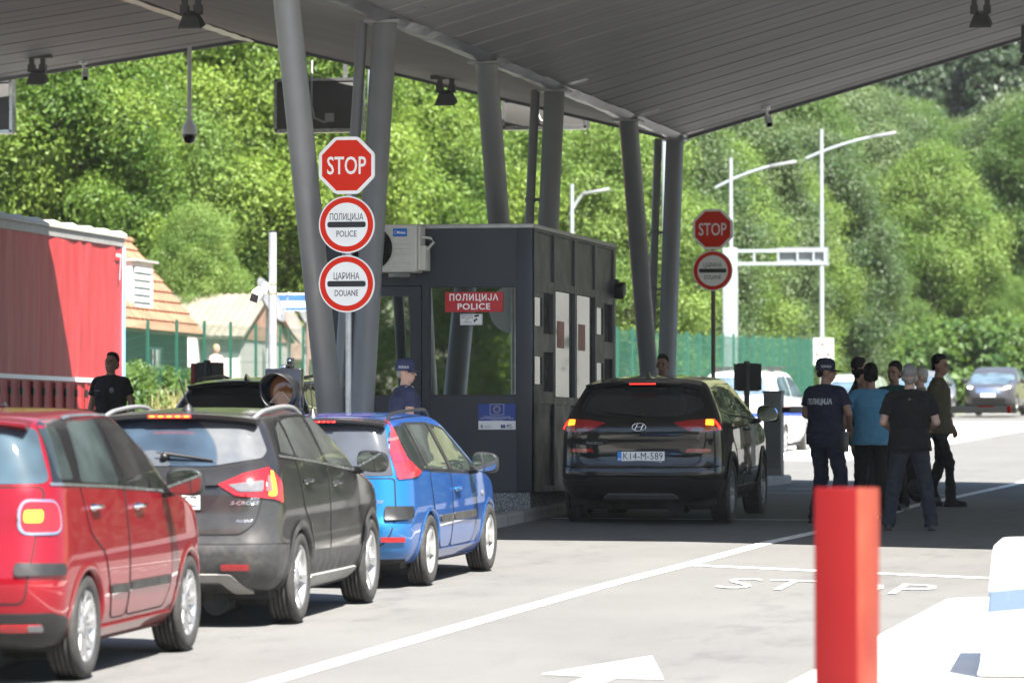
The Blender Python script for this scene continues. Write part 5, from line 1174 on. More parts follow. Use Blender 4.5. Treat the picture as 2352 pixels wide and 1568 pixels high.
for a, b in (((.0, 1.225), (.36, 1.195)),): pa, na = c.cast('rear', *a); pb, nb_ = c.cast('rear', *b); mb.tube([pa+na*.05, pb+nb_*.02], [.016, .007], 8); mb.ball(pa+na*.02, (.035, .05, .03)); mb.tube([pa+na*.045+Vector((-.06, 0, .012)), pb+nb_*.012+Vector((.02, 0, -.012))], .006, 6)
mb.build('wiper', M_BLK, c.root)
c.patch('rear_bumper', 'corner', [('r', .0, .605), ('c', 60, .61), ('c', 88, .60), ('c', 84, .36), ('c', 55, .27), ('r', .60, .30), ('r', .52, .36), ('r', .0, .36)], M_GREYP, .010, .02)
c.patch('skid_plate', 'rear', [(-.52, .40), (.52, .40), (.66, .26), (.52, .26), (.44, .345), (-.44, .345), (-.52, .26), (-.66, .26)], mat('skid_grey', (.26, .25, .24), .5, metal=.4, grime=.5, gcol=(.16, .14, .11)), .022, .02, mirror=False)
c.patch('reflector', 'rear', [(.46, .465), (.66, .465), (.66, .425), (.46, .425)], M_LRED, .018, .01); c.trim('bumper_crease', 'corner', [('r', .0, .612), ('c', 60, .615), ('c', 86, .61)] and [c.ang(*q) for q in (('r', .02, .614), ('r', .4, .614), ('c', 30, .616), ('c', 60, .616), ('c', 86, .612))], .012, P_GREY, .016)
c.plate(.04, .915, .07, ('NP 034-FŽ', .44, 0))
roof_rail(c, .57, .60, 2.35, .036, .017, M_RAIL, .25); c.mirror(2.80, 1.13, .895, (.25, .18, .17), [P_GREY]); floor_pan(c, .35, 4.0, .74, .20, .32)
for y in (.86, 3.46): c.wheel(y, .77, .335, .22, .235, 5, style=1)
mb = MB(); p, _ = c.cast('top', .0, .95); mb.lathe([(.05, 0), (.035, .02), (.012, .05)], 12, 0, Matrix.Translation(p)); mb.tube([p+Vector((0, 0, .03)), p+Vector((-.03, -.16, .24))], [.009, .004], 8); mb.build('aerial', M_BLK, c.root)

# ---- blue estate
P_BLUE = paint('paint_blue', (.002, .130, .33), .14, .5, (.34, .33, .38), .55, flip=(.02, .085, .40))
c = Car('estate_car', (-9.20-.005, 39.5-.86), R(.5), 'bright blue estate car with tall red tail lights in front of the booth', [
    (.19, .3, .5, 3.6, .1, .1), (.19, .70, .26, 3.8, .2, .3), (.24, .775, .12, 3.9, .24, .4), (.32, .805, .045, 3.97, .26, .5), (.42, .822, .01, 4.02, .26, .55), (.52, .832, 0, 4.03, .26, .55),
    (.60, .834, .035, 4.02, .28, .5), (.70, .830, .05, 3.98, .28, .45), (.80, .822, .065, 3.86, .28, .42), (.87, .815, .075, 3.55, .28, .4), (.93, .808, .085, 3.2, .28, .36), (.98, .796, .10, 3.03, .28, .34),
    (1.08, .752, .135, 2.83, .27, .3), (1.18, .708, .17, 2.63, .26, .28), (1.28, .664, .21, 2.42, .25, .26), (1.35, .628, .24, 2.26, .24, .25), (1.39, .580, .27, 2.14, .22, .25), (1.415, .48, .33, 2.0, .2, .2), (1.43, .32, .45, 1.8, .15, .15), (1.437, .12, .7, 1.6, .05, .05), (1.438, .03, .9, 1.4, .01, .01)],
    4.03, [(.86, .30, .325), (3.30, .30, .325)], P_BLUE, (.03, .05), .95)
CAR_BLUE = c; c.axis = (.50, .45, -.42, .36)
G7 = glass('tinted_glass_blue_car', (.014, .018, .017), .07, .02)
c.patch('window_frame', 'side', [(.47, .985), (.30, 1.26), (.40, 1.335), (.8, 1.365), (1.5, 1.355), (2.05, 1.30), (2.74, .905), (2.0, .93)], M_BLK, .002, .04)
c.patch('side_window', 'side', [(.52, 1.005), (.38, 1.25), (.48, 1.325), (.72, 1.345), (.86, .975)], G7, .005, .03); c.patch('side_window', 'side', [(.95, .97), (.86, 1.345), (1.46, 1.335), (1.62, .945)], glass('rear_pane_blue_car', (.02, .024, .023), .08), .005, .02)
c.patch('side_window', 'side', [(1.76, .94), (1.62, 1.33), (2.02, 1.275), (2.56, .915)], G7, .005, .03)
c.trim('pillar_trim', 'side', [(.90, .97), (.80, 1.35)], .035, M_GREYP, .008); c.trim('pillar_trim', 'side', [(1.69, .945), (1.54, 1.345)], .05, M_GREYP, .008); c.trim('window_seal', 'side', [(.5, .985), (1.5, .945), (2.75, .895)], .016, M_BLK, .008)
c.door([(1.68, .92), (1.68, .29), (1.30, .29), (1.16, .50), (.98, .64), (.92, .95)], rnd=.08); c.door([(2.66, .88), (2.70, .5), (2.58, .29), (1.70, .29), (1.70, .92)], handle=(1.88, .775))
for q in ((1.20, 1.665), (1.715, 2.62)): c.patch('bump_strip', 'side', [(q[0], .515), (q[0]-.02, .575), (q[1], .57), (q[1]-.01, .505)], M_GREYP, .018, .02)
c.patch('sill', 'side', [(1.12, .19), (1.10, .29), (2.90, .28), (2.88, .19)], P_BLUE, .018, .02)
c.patch('rear_window', 'rear', [(-.545, 1.35), (.545, 1.35), (.60, 1.15), (.66, .935), (-.66, .935), (-.60, 1.15)], glass('rear_glass_blue_car', (.016, .018, .022), .05, .03, .07, None, (.3, .32, .36)), .005, .02, mirror=False)
spoiler(c, .575, .165, 1.408, .042, .022, [mat('spoiler_black', (.02, .02, .022), .3, coat=.5)], bl=(.17, .016, .020, M_LRED, 8, M_EMR))
c.patch('tailgate', 'rear', [(-.58, .36), (.58, .36), (.66, .46), (.69, .60), (.67, .915), (-.67, .915), (-.69, .60), (-.66, .46)], P_BLUE, .003, .04, mirror=False, line=.010)
for sg in (1, -1):
    lt = c.patch('tail_light', 'corner', [('r', .525, 1.385), ('c', 50, 1.385), ('c', 54, 1.32), ('c', 58, 1.20), ('c', 68, 1.06), ('s', .64, .955), ('s', .50, .925), ('r', .69, .905), ('r', .60, 1.15)], M_LPINK, .014, .03, sgs=(sg,))[0]
    c.patch('clear_band', 'corner', [('r', .585, 1.235), ('c', 56, 1.25), ('c', 57, 1.225), ('r', .592, 1.21)], mat('pale_pink_lens', (.38, .07, .07), .15, coat=1, var=.1), .018, .004, sgs=(sg,), parent=lt)
    c.patch('fog_lens', 'corner', [('r', .625, 1.11), ('c', 60, 1.12), ('c', 62, 1.05), ('r', .645, 1.04)], mat('deep_red_lens', (.34, .02, .04), .12, coat=1, var=.15, vscale=20), .018, .01, sgs=(sg,), parent=lt)
c.patch('bumper_pad', 'corner', [('r', .60, .685), ('c', 60, .68), ('c', 66, .64), ('c', 62, .585), ('c', 40, .565), ('r', .60, .56)], M_BLK, .035, .04)
c.patch('reflector', 'corner', [('r', .58, .435), ('r', .75, .43), ('r', .75, .39), ('r', .58, .395)], M_LRED, .016, .01)
c.text('badge_lettering', 'SW', .56, .72, .03, .07, M_SILV, .02, .3)
c.plate(0, .64, .03, ('BP 156-DK', .42, 0)); c.arch_lip(.03, P_BLUE, off=.003)
roof_rail(c, .545, .42, 2.0, .058, .014, M_BLK, .10); c.mirror(2.44, .985, .845, (.24, .19, .18), [M_BLK]); floor_pan(c, .3, 3.8, .68, .16, .28)
p, nn = c.cast('side', 2.98, .70); mb = MB(); mb.ball(p, (.02, .035, .03)); mb.build('side_repeater', M_LWHT, c.root)
for y in (.86, 3.30): c.wheel(y, .735, .298, .195, .20, 5, mat('white_alloy', (.32, .32, .315), .35, metal=.3, var=.06), style=2)
mb = MB(); p, _ = c.cast('top', -.12, .55); mb.lathe([(.055, -.01), (.03, .03), (.01, .07)], 12, 0, Matrix.Translation(p)); mb.tube([p+Vector((0, 0, .05)), p+Vector((-.02, -.05, .42))], [.006, .003], 8); mb.build('aerial', M_BLK, c.root)
mb = MB()
for k in range(3): p, _ = c.cast('top', -.2+.12*k, .75); mb.add([p+Vector((dx, dy, .004)) for dx, dy in ((-.3, -.05), (.3, -.05), (.32, .06), (-.28, .06))], [(0, 1, 2, 3)])
mb.build('roof_sticker', mat('faded_sticker', (.20, .10, .34), .5, var=.4, vscale=9), c.root)

# ---- black SUV under the canopy
P_BLACK = paint('paint_black', (.003, .0034, .0034), .02, .0, (.2, .2, .2), .5)
def suv(loc, yaw, label, main=True):
    c = Car('suv_car', loc, yaw, label, [
        (.26, .3, .6, 3.9, .1, .1), (.26, .74, .34, 4.1, .2, .3), (.32, .84, .16, 4.28, .24, .4), (.42, .896, .05, 4.38, .26, .5), (.52, .918, .01, 4.44, .26, .55), (.60, .926, 0, 4.475, .26, .55),
        (.66, .924, .03, 4.48, .28, .5), (.78, .922, .05, 4.47, .28, .45), (.90, .918, .045, 4.40, .28, .42), (.98, .914, .035, 4.2, .28, .4), (1.06, .906, .04, 3.75, .28, .36), (1.12, .894, .065, 3.42, .28, .34), (1.17, .876, .12, 3.25, .27, .33),
        (1.26, .834, .20, 3.06, .26, .3), (1.36, .784, .28, 2.84, .25, .28), (1.46, .732, .36, 2.62, .24, .26), (1.53, .690, .42, 2.44, .23, .25), (1.575, .635, .46, 2.28, .22, .25), (1.60, .54, .52, 2.12, .2, .2), (1.618, .38, .62, 1.95, .15, .15), (1.628, .15, .85, 1.7, .05, .05), (1.63, .03, 1.0, 1.5, .01, .01)],
        4.48, [(.92, .35, .385), (3.59, .35, .385)], P_BLACK, (.03, .06), 1.08)
    c.axis = (.52, .5, 0, 0); GL = glass('tinted_glass_black_suv', (.007, .008, .008), .05, .02) if 'gl' not in MATS else MATS['gl']; MATS['gl'] = GL
    c.patch('window_frame', 'side', [(.48, 1.28), (.62, 1.42), (.92, 1.515), (1.5, 1.53), (2.2, 1.51), (2.55, 1.42), (3.14, 1.11), (2.2, 1.165), (1.0, 1.21)], M_BLKG, .002, .04)
    c.patch('side_window', 'side', [(.58, 1.29), (.68, 1.41), (.95, 1.49), (.98, 1.24)], GL, .005, .03); c.patch('side_window', 'side', [(1.05, 1.225), (1.04, 1.495), (1.5, 1.51), (1.86, 1.505), (1.84, 1.185)], GL, .005, .03)
    c.patch('side_window', 'side', [(1.96, 1.18), (1.98, 1.50), (2.2, 1.49), (2.48, 1.40), (2.95, 1.13)], GL, .005, .03)
    c.trim('window_trim', 'side', [(.52, 1.262), (1.0, 1.205), (2.2, 1.155), (3.16, 1.095)], .016, M_CHR, .008)
    c.door([(1.90, 1.15), (1.90, .40), (1.50, .38), (1.34, .62), (1.22, .80), (1.0, .95), (.94, 1.2)], handle=(1.14, 1.05)); c.door([(3.0, 1.08), (3.06, .6), (2.92, .38), (1.925, .38), (1.925, 1.15)], handle=(2.12, 1.01))
    c.patch('sill', 'side', [(1.34, .25), (1.36, .40), (3.08, .39), (3.10, .25)], M_BLK, .02, .03); c.arch_lip(.06, M_BLK, off=.010)
    c.patch('rear_window', 'rear', [(-.56, 1.50), (.56, 1.50), (.68, 1.30), (.66, 1.25), (.40, 1.185), (-.40, 1.185), (-.66, 1.25), (-.68, 1.30)], glass('rear_glass_black_suv', (.007, .008, .008), .04, .02), .005, .03, mirror=False)
    spoiler(c, .645, .30, 1.592, .06, .028, P_BLACK, bl=(.15, .034, .024, M_LRED, 14, M_EMR) if main else None)
    c.patch('tailgate', 'rear', [(-.54, .64), (.54, .64), (.66, .70), (.72, .90), (.735, 1.15), (.40, 1.16), (-.40, 1.16), (-.735, 1.15), (-.72, .90), (-.66, .70)], P_BLACK, .003, .04, mirror=False, line=.010)
    c.patch('plate_recess', 'rear', [(-.50, .845), (.50, .845), (.42, .74), (.34, .66), (-.34, .66), (-.42, .74)], paint('paint_black_recess', (.012, .014, .02), .05, .3) if main else P_BLACK, .005, .03, mirror=False)
    c.patch('tailgate_ledge', 'rear', [(-.66, .945), (.66, .945), (.67, .875), (-.67, .875)], P_BLACK, .022, .015, mirror=False, skirt=.02)
    for sg in (1, -1):
        lt = c.patch('tail_light', 'corner', [('r', .37, 1.12), ('r', .55, 1.145), ('r', .70, 1.155), ('c', 42, 1.165), ('c', 62, 1.10), ('c', 58, 1.035), ('r', .70, 1.02), ('r', .56, 1.03)], M_LRED, .014, .02, sgs=(sg,))[0]
        c.patch('clear_lens', 'corner', [('r', .58, 1.062), ('r', .69, 1.058), ('r', .69, 1.03), ('r', .57, 1.035)], M_LWHT, .019, .008, sgs=(sg,), parent=lt)
        c.patch('lamp_bulb', 'corner', [('r', .715, 1.148), ('r', .79, 1.15), ('c', 40, 1.10), ('c', 40, 1.088), ('r', .715, 1.095)], M_EMY if main else M_LAMB, .019, .008, sgs=(sg,), parent=lt)
        c.patch('lamp_rim', 'corner', [('c', 40.5, 1.15), ('c', 46, 1.15), ('c', 54, 1.06), ('c', 50, 1.045)], M_EMR if main else M_LRED, .019, .004, sgs=(sg,), parent=lt)
        c.patch('indicator', 'corner', [('r', .715, 1.088), ('c', 40, 1.08), ('c', 46, 1.04), ('r', .715, 1.034)], mat('orange_lens', (.40, .10, .015), .12, coat=1, var=.1), .019, .006, sgs=(sg,), parent=lt)
        c.patch('reflector', 'corner', [('r', .53, .845), ('c', 34, .842), ('c', 33, .805), ('r', .50, .805)], M_LRED, .012, .004, sgs=(sg,))
    if main:
        c.text('model_lettering', 'TUCSON', -.49, .908, .024, .19, M_CHR, .03, .3, off=.03)
        mb = MB(); pts = []
        for k in range(33): a = 2*math.pi*k/32; p, nn = c.cast('rear', .075*math.cos(a), 1.075+.040*math.sin(a)); pts.append(p+nn*.012)
        mb.tube(pts, .0055, 6, 0, False)
        for q in (((-.048, 1.045), (-.018, 1.105)), ((.018, 1.045), (.048, 1.105)), ((-.032, 1.072), (.032, 1.078))):
            pa, na = c.cast('rear', *q[0]); pb, nb_ = c.cast('rear', *q[1]); mb.tube([pa+na*.012, pb+nb_*.012], .006, 6)
        mb.build('emblem', M_CHR, c.root)
        c.plate(.02, .755, .045, ('K14-M-589', .435, 0), extra=(('HYUNDAI', -.16, .09), ('www.hyundai.ba', .02, .12), ('033 200 060', .18, .10)), country='BIH')
        mb = MB(); a, na = c.cast('rear', .02, 1.20); b, nb_ = c.cast('rear', -.38, 1.235); mb.tube([a+na*.02, b+nb_*.014], [.014, .006], 8); mb.build('wiper', M_BLK, c.root)
        for sx in (-.36, 0, .36): p, nn = c.cast('rear', sx, 1.24)
    else: c.plate(.0, .755, .045, ('BG 218-KT', .44, 0))
    c.patch('lower_bumper', 'corner', [('r', .0, .53), ('r', .50, .53), ('r', .62, .50), ('c', 50, .50), ('c', 82, .49), ('c', 80, .34), ('c', 50, .27), ('r', .0, .27)], M_BLK, .010, .02)
    c.patch('skid_plate', 'rear', [(-.36, .36), (.36, .36), (.42, .315), (-.42, .315)], mat('skid_dark_silver', (.22, .22, .22), .35, metal=.7, var=.1), .03, .01, mirror=False)
    c.trim('bumper_crease', 'corner', [c.ang(*q) for q in (('r', .02, .635), ('r', .5, .635), ('c', 30, .64), ('c', 60, .65))], .010, M_BLKG, .012); c.trim('bumper_crease', 'corner', [c.ang(*q) for q in (('r', .02, .42), ('r', .5, .42), ('c', 20, .41), ('c', 50, .36))], .02, M_BLK, .022)
    mb = MB(); mb.box(-.34, .34, -.012, .03, .40, .44); c.mirror(2.88, 1.17, .93, (.26, .19, .19), [P_BLACK]); floor_pan(c, .4, 4.2, .78, .22, .34)
    for y in (.92, 3.59): c.wheel(y, .805, .35, .225, .235, 5, M_RIMD, style=1)
    p, _ = c.cast('top', 0, .78); mb = MB(); mb.add([p+Vector(q) for q in ((-.022, -.09, -.005), (.022, -.09, -.005), (.03, .1, -.005), (-.03, .1, -.005), (0, -.085, .075), (0, -.03, .07))], [(0, 1, 4), (1, 2, 5, 4), (3, 0, 4, 5), (2, 3, 5)]); mb.build('shark_fin', P_BLACK, c.root)
    for sx in (-.42, -.2, .2, .42): c.trim('roof_swage', 'top', [(sx*.9, .9), (sx, 2.0)], .03, P_BLACK, .007, mirror=False)
    return c
CAR_SUV = suv((-8.635+.011, 52.5-.92), R(-.7), 'black SUV stopped beside the booth with its brake lights glowing')
x2, y2 = -14.15, 55.3
c = suv((x2, y2), R(0), 'black car in the left lane, only its roof showing behind the amber light', False)
roof_rail(c, .60, .75, 2.4, .05, .02, M_BLK); c.root.scale = (1, 1, .925)

# ---- vehicles far behind
def simple_car(name, loc, yaw, label, pm, scale=(1, 1), van=True, front=True, plate=None, cat='car'):
    k = scale[1]; rows = [(.24, .3, .6, 3.9, .1, .1), (.24, .74, .34, 4.2, .2, .3), (.42, .90, .05, 4.52, .26, .5), (.60, .926, 0, 4.60, .26, .55), (.80, .922, .03, 4.56, .28, .5), (.95, .912, .05, 4.40, .28, .42), (1.02, .906, .06, 4.05, .28, .40), (1.10, .896, .08, 3.72, .28, .36), (1.18, .876, .12, 3.5, .27, .34),
        (1.32, .83, .18, 3.22, .26, .3), (1.46, .775, .24, 2.9, .25, .28), (1.57, .725, .30, 2.62, .23, .25), (1.62, .66, .36, 2.4, .22, .25), (1.65, .52, .46, 2.1, .2, .2), (1.665, .3, .7, 1.8, .12, .12), (1.668, .03, 1.0, 1.5, .01, .01)]
    rows = [(r[0]*k, r[1]*scale[0], r[2], r[3], r[4], r[5]) for r in rows]
    c = Car(name, loc, yaw, label, rows, 4.6, [(.92, .34, .375), (3.68, .34, .375)], pm, (.04, .07), 1.1, slope=math.atan(.02), cat=cat, n=44)
    c.axis = (.5, .5, 0, 0); gl = MATS.get('far_glass') or glass('far_glass', (.05, .075, .09), .35, .03); MATS['far_glass'] = gl
    s_ = lambda P: [(p[0], p[1]*k) for p in P]; a_ = lambda P: [(p[0]*scale[0], p[1]*k) for p in P]
    c.patch('side_window', 'side', s_([(.5, 1.2), (.62, 1.45), (.9, 1.53), (1.7, 1.535), (1.7, 1.15)]), gl, .005, .04); c.patch('side_window', 'side', s_([(1.8, 1.15), (1.82, 1.535), (2.3, 1.51), (2.6, 1.44), (3.2, 1.12)]), gl, .005, .04)
    c.patch('windscreen', 'front', a_([(-.62, 1.56), (.62, 1.56), (.79, 1.16), (.5, 1.125), (-.5, 1.125), (-.79, 1.16)]), gl, .005, .05, mirror=False); c.patch('rear_window', 'rear', a_([(-.58, 1.53), (.58, 1.53), (.72, 1.2), (-.72, 1.2)]), gl, .005, .05, mirror=False)
    for sg in (1, -1):
        c.patch('headlight', 'front', a_([(.50, .92), (.80, .97), (.84, .86), (.56, .80)]), M_LWHT, .012, .03, sgs=(sg,)); c.patch('tail_light', 'rear', a_([(.62, 1.05), (.80, 1.1), (.82, .85), (.66, .85)]), M_LRED, .012, .03, sgs=(sg,))
    c.patch('grille', 'front', a_([(-.46, .87), (.46, .87), (.42, .66), (-.42, .66)]), M_CHR if plate else M_BLK, .012, .04, mirror=False); c.patch('lower_grille', 'front', a_([(-.6, .50), (.6, .50), (.55, .32), (-.55, .32)]), M_BLK, .012, .04, mirror=False)
    mb = MB(); mb.box(-.26, .26, 4.60*1.0+.0, 4.63, .56, .67)
    mb.build('number_plate', M_PLATE, c.root)
    c.door([(1.75, 1.12*k), (1.75, .4), (1.4, .4), (1.25, .8), (.95, 1.14*k)], handle=(1.1, 1.02)); c.door([(3.2, 1.08*k), (3.2, .6), (3.1, .4), (1.77, .4), (1.77, 1.12*k)], handle=(2.0, 1.0))
    c.mirror(3.0, 1.14*k, .92*scale[0], (.25, .18, .18), [M_BLK if van else pm]); floor_pan(c, .4, 4.2, .78, .22, .34)
    for y in (.92, 3.68): c.wheel(y, .80*scale[0], .34, .22, .225, 7)
    return c
c = simple_car('people_carrier', (-15.75, 175), R(182), 'dark grey people carrier driving towards the camera at far right', paint('paint_van', (.06, .062, .075), .15, .4), (1.02, 1.04), True, True, True)
c.patch('lit_headlight', 'front', [(.58, .90), (.74, .93), (.74, .87), (.60, .85)], mat('lit_white_lamp', (.8, .8, .8), .2, var=0, emit=(1, .98, .92), es=2.5), .02, .02)
c = simple_car('patrol_car', (-14.35, 98), R(2), 'white patrol car with roof bars and an orange and blue stripe, behind the black SUV', paint('paint_white_far', (.5, .51, .52), .1, .0), (.97, 1.10))
c.patch('orange_stripe', 'side', [(.2, 1.0), (.2, 1.08), (4.0, 1.0), (4.0, .93)], mat('stripe_orange', (.70, .12, .02), .4, var=0), .007); c.patch('blue_stripe', 'side', [(.2, .90), (.2, .99), (4.0, .92), (4.0, .84)], mat('stripe_blue', (.02, .06, .42), .4, var=0), .007)
c.patch('blue_stripe', 'rear', [(-.7, .95), (.7, .95), (.7, .86), (-.7, .86)], mat('stripe_blue', (.02, .06, .42), .4, var=0), .007, mirror=False)
for y in (1.1, 2.0): mb = MB(); mb.box(-.72, .72, y-.03, y+.03, 1.86, 1.895); mb.box(-.6, -.5, y-.05, y+.05, 1.72, 1.88); mb.box(.5, .6, y-.05, y+.05, 1.72, 1.88); mb.build('roof_bar', M_GREYP, c.root)
simple_car('parked_car', (-16.8, 141), R(183), 'white car of which only the windscreen shows behind the policeman in the cap', paint('paint_white_b', (.35, .36, .37), .1, .0), (.95, .96))
simple_car('parked_car', (-17.6, 168), R(183), 'silver car half hidden behind the standing group', paint('paint_silver', (.2, .21, .22), .1, .5), (.95, .98))

# ================================================================== PEOPLE
def cloth(name, col, var=.15, rough=.85):
    return mat(name, col, rough, var=var, vscale=7, spec=.2)
SKIN = mat('skin', (.29, .16, .11), .5, var=.08, vscale=12); SKINL = mat('skin_fair', (.40, .25, .19), .5, var=.08, vscale=12); SKIND = mat('skin_tanned', (.21, .11, .072), .5, var=.08, vscale=12)
HAIRD = mat('hair_dark', (.006, .005, .0045), .7, var=.4, vscale=60, spec=.15); HAIRG = mat('hair_grey', (.16, .155, .15), .6, var=.4, vscale=60); HAIRB = mat('hair_blond', (.42, .27, .11), .6, var=.3, vscale=40)
NAVY = cloth('cloth_navy', (.012, .015, .030)); CBLK = cloth('cloth_black', (.009, .009, .010)); JEANS = cloth('cloth_dark_jeans', (.022, .026, .036), .3); SHOE = mat('shoe_leather', (.012, .010, .009), .45, var=.2)
def cap_(mb, a, b, ra, rb, n=14):
    a, b = Vector(a), Vector(b); pts = []; rs = []; L_ = (b-a).length or .001; d = (b-a)/L_
    for k in range(5): t = math.pi/2*k/4; pts.append(a-d*ra*math.cos(t)*.98); rs.append(max(.002, ra*math.sin(t)))
    for k in range(1, 5): t = math.pi/2*k/4; pts.append(b+d*rb*math.sin(t)*.98); rs.append(max(.002, rb*math.cos(t)))
    mb.tube(pts, rs, n)
def loft(mb, rings, n=24):     # (z, rx, ry, x, y)
    vs = [(x+rx*math.cos(2*math.pi*i/n), y+ry*math.sin(2*math.pi*i/n), z) for z, rx, ry, x, y in rings for i in range(n)]; k = len(rings)
    mb.add(vs, [(j*n+i, j*n+(i+1) % n, (j+1)*n+(i+1) % n, (j+1)*n+i) for j in range(k-1) for i in range(n)]+[tuple(range(n-1, -1, -1)), tuple((k-1)*n+i for i in range(n))])
def fuse(mb, name, mtl, parent, voxel, folds=0., seed=0, smooth=4):
    o = mb.build(name, mtl); md = o.modifiers.new('r', 'REMESH'); md.mode = 'VOXEL'; md.voxel_size = voxel; md.use_smooth_shade = True
    s_ = o.modifiers.new('s', 'SMOOTH'); s_.iterations = smooth; s_.factor = .5
    me = evalmesh(o); me.name = name
    if folds:
        k = len(me.vertices); co = np.empty(k*3); nr = np.empty(k*3); me.vertices.foreach_get('co', co); me.vertex_normals.foreach_get('vector', nr); co = co.reshape(-1, 3); nr = nr.reshape(-1, 3)
        q = np.array([noise.noise(Vector((c[0]*9+seed, c[1]*9, c[2]*15)))+.5*noise.noise(Vector((c[0]*22, c[1]*22+seed, c[2]*30))) for c in co])
        me.vertices.foreach_set('co', (co+nr*(folds*q)[:, None]).reshape(-1)); me.update()
    me.polygons.foreach_set('use_smooth', [True]*len(me.polygons)); me.materials.clear(); me.materials.append(mtl)
    return link(name, me, parent)
def hand(mb, w_, e, curl=.5, side=1):
    """five fingers on a palm at wrist w_, continuing the direction elbow e -> wrist"""
    w_, e = Vector(w_), Vector(e); d = (w_-e).normalized(); up = Vector((0, 1, 0)) if abs(d.z) > .7 else Vector((0, 0, 1))
    s_ = d.cross(up).normalized()*side; nrm = s_.cross(d).normalized(); inward = -nrm*side if abs(d.z) > .7 else -nrm
    inward = Vector((-side, 0, 0)) if abs(d.z) > .7 else Vector((0, 0, -1)); inward = (inward-d*inward.dot(d)).normalized(); s_ = d.cross(inward).normalized()
    pc = w_+d*.045
    for q in (-.024, -.008, .008, .024): cap_(mb, w_+s_*q*.7+d*.01, pc+s_*q+d*.04, .017, .013, 8)
    for q, ln in ((-.027, .060), (-.009, .072), (.009, .076), (.027, .066)):
        b = pc+s_*q+d*.045; m = b+(d*math.cos(curl)+inward*math.sin(curl))*ln*.5; t = m+(d*math.cos(curl*2.1)+inward*math.sin(curl*2.1))*ln*.5
        cap_(mb, b, m, .0105, .0095, 7); cap_(mb, m, t, .0095, .008, 7)
    b = w_+d*.02+s_*.022; m = b+(d*.6+s_*.55+inward*.35).normalized()*.042; cap_(mb, b, m, .013, .011, 7); cap_(mb, m, m+(d*.9+inward*.3).normalized()*.03, .0105, .009, 7)
def person(px_, label, heading, top, trousers, height=1.8, skin=SKIN, hair=HAIRD, hairstyle='short', feet=((-.13, 0), (.13, 0)), arms=None, head=(0, 0), sleeve=.62, long=False, capm=None, bulk=1., group='people standing under the canopy', lean=0, collar=True, zextra=0., back=None, tuck=False, zabs=None, skirt=False, lo=False):
    x, y = px_; z0 = (G(x, y) if zabs is None else zabs)+zextra; s = height/1.8; vox = .0075 if not lo else .014
    t = thing('person', (x, y, z0), label, 'person', group, (0, 0, -R(heading))); t.scale = (s*1.0, s*1.0, s)
    hy, hp = head; A_ = arms or (((-.255, -.02, 1.19), (-.275, .06, .95)), ((.255, -.02, 1.19), (.275, .06, .95)))
    sh = [(-.18*bulk, 0+lean*.4, 1.435), (.18*bulk, lean*.4, 1.435)]; hip = [(-.095, 0, .93), (.095, 0, .93)]
    an = [Vector((f[0], f[1], .085)) for f in feet]; kn = []
    for i in (0, 1):
        m = (Vector(hip[i])+an[i])/2; L_ = (Vector(hip[i])-an[i]).length; b = math.sqrt(max(0, .435**2-(L_/2)**2)) if L_ < .87 else 0; kn.append(m+Vector((0, min(.12, b)+.012, .02)))
    Mh = Matrix.Translation((0, lean*.55+.01, 1.53)) @ Matrix.Rotation(-R(hy), 4, 'Z') @ Matrix.Rotation(-R(hp), 4, 'X')
    Hh = lambda v: Mh @ Vector(v)
    # body
    mb = MB(); loft(mb, [(.86, .12, .09, 0, 0), (.93, .165*bulk, .115*bulk, 0, 0), (1.10, .145*bulk, .105*bulk, 0, lean*.1), (1.30, .168*bulk, .118*bulk, 0, lean*.25), (1.42, .170*bulk, .10, 0, lean*.35), (1.48, .11, .075, 0, lean*.4), (1.53, .05, .05, 0, lean*.45)])
    cap_(mb, (0, lean*.42-.005, 1.46), Hh((0, .0, .05)), .062, .056)
    for q in sh: cap_(mb, (0, lean*.42-.01, 1.485), (q[0]*.75, q[1]-.005, 1.42), .050, .050)
    mb.ball(Hh((0, -.008, .165)), (.076, .096, .108), 0, 20, 14, Mh.to_3x3().to_4x4()); mb.ball(Hh((0, .028, .09)), (.060, .068, .082), 0, 18, 12, Mh.to_3x3().to_4x4()); mb.ball(Hh((0, .058, .048)), (.030, .028, .026), 0, 10, 8)
    cap_(mb, Hh((0, .090, .145)), Hh((0, .112, .108)), .010, .014, 8); mb.ball(Hh((0, .088, .073)), (.028, .014, .013), 0, 10, 8); cap_(mb, Hh((-.04, .082, .165)), Hh((.04, .082, .165)), .012, .012, 8)
    for e in (-1, 1): mb.ball(Hh((e*.078, -.005, .12)), (.012, .022, .034), 0, 10, 8, Mh.to_3x3().to_4x4()); mb.ball(Hh((e*.036, .075, .112)), (.02, .014, .018), 0, 10, 8)
    for i in (0, 1):
        el, wr = A_[i]; cap_(mb, sh[i], el, .045*bulk, .040*bulk); cap_(mb, el, wr, .040*bulk, .027); hand(mb, wr, el, .45, -1 if i == 0 else 1)
        cap_(mb, hip[i], kn[i], .080*bulk, .055); cap_(mb, kn[i], an[i], .054, .036); cap_(mb, an[i]-Vector((0, .03, .04)), an[i]+Vector((0, .15, -.05)), .034, .028)
    fuse(mb, 'body', skin, t, vox)
    # shirt
    k = bulk*1.10; mb = MB(); zb = .98 if tuck else .86
    loft(mb, [(zb, .190*k, .146*k, 0, 0), (zb+.05, .189*k, .144*k, 0, 0), (1.10, .166*k, .126*k, 0, lean*.1), (1.30, .180*k, .132*k, 0, lean*.25), (1.40, .182*k, .118*k, 0, lean*.34), (1.47, .125*k, .088, 0, lean*.4), (1.505, .078, .072, 0, lean*.42)])
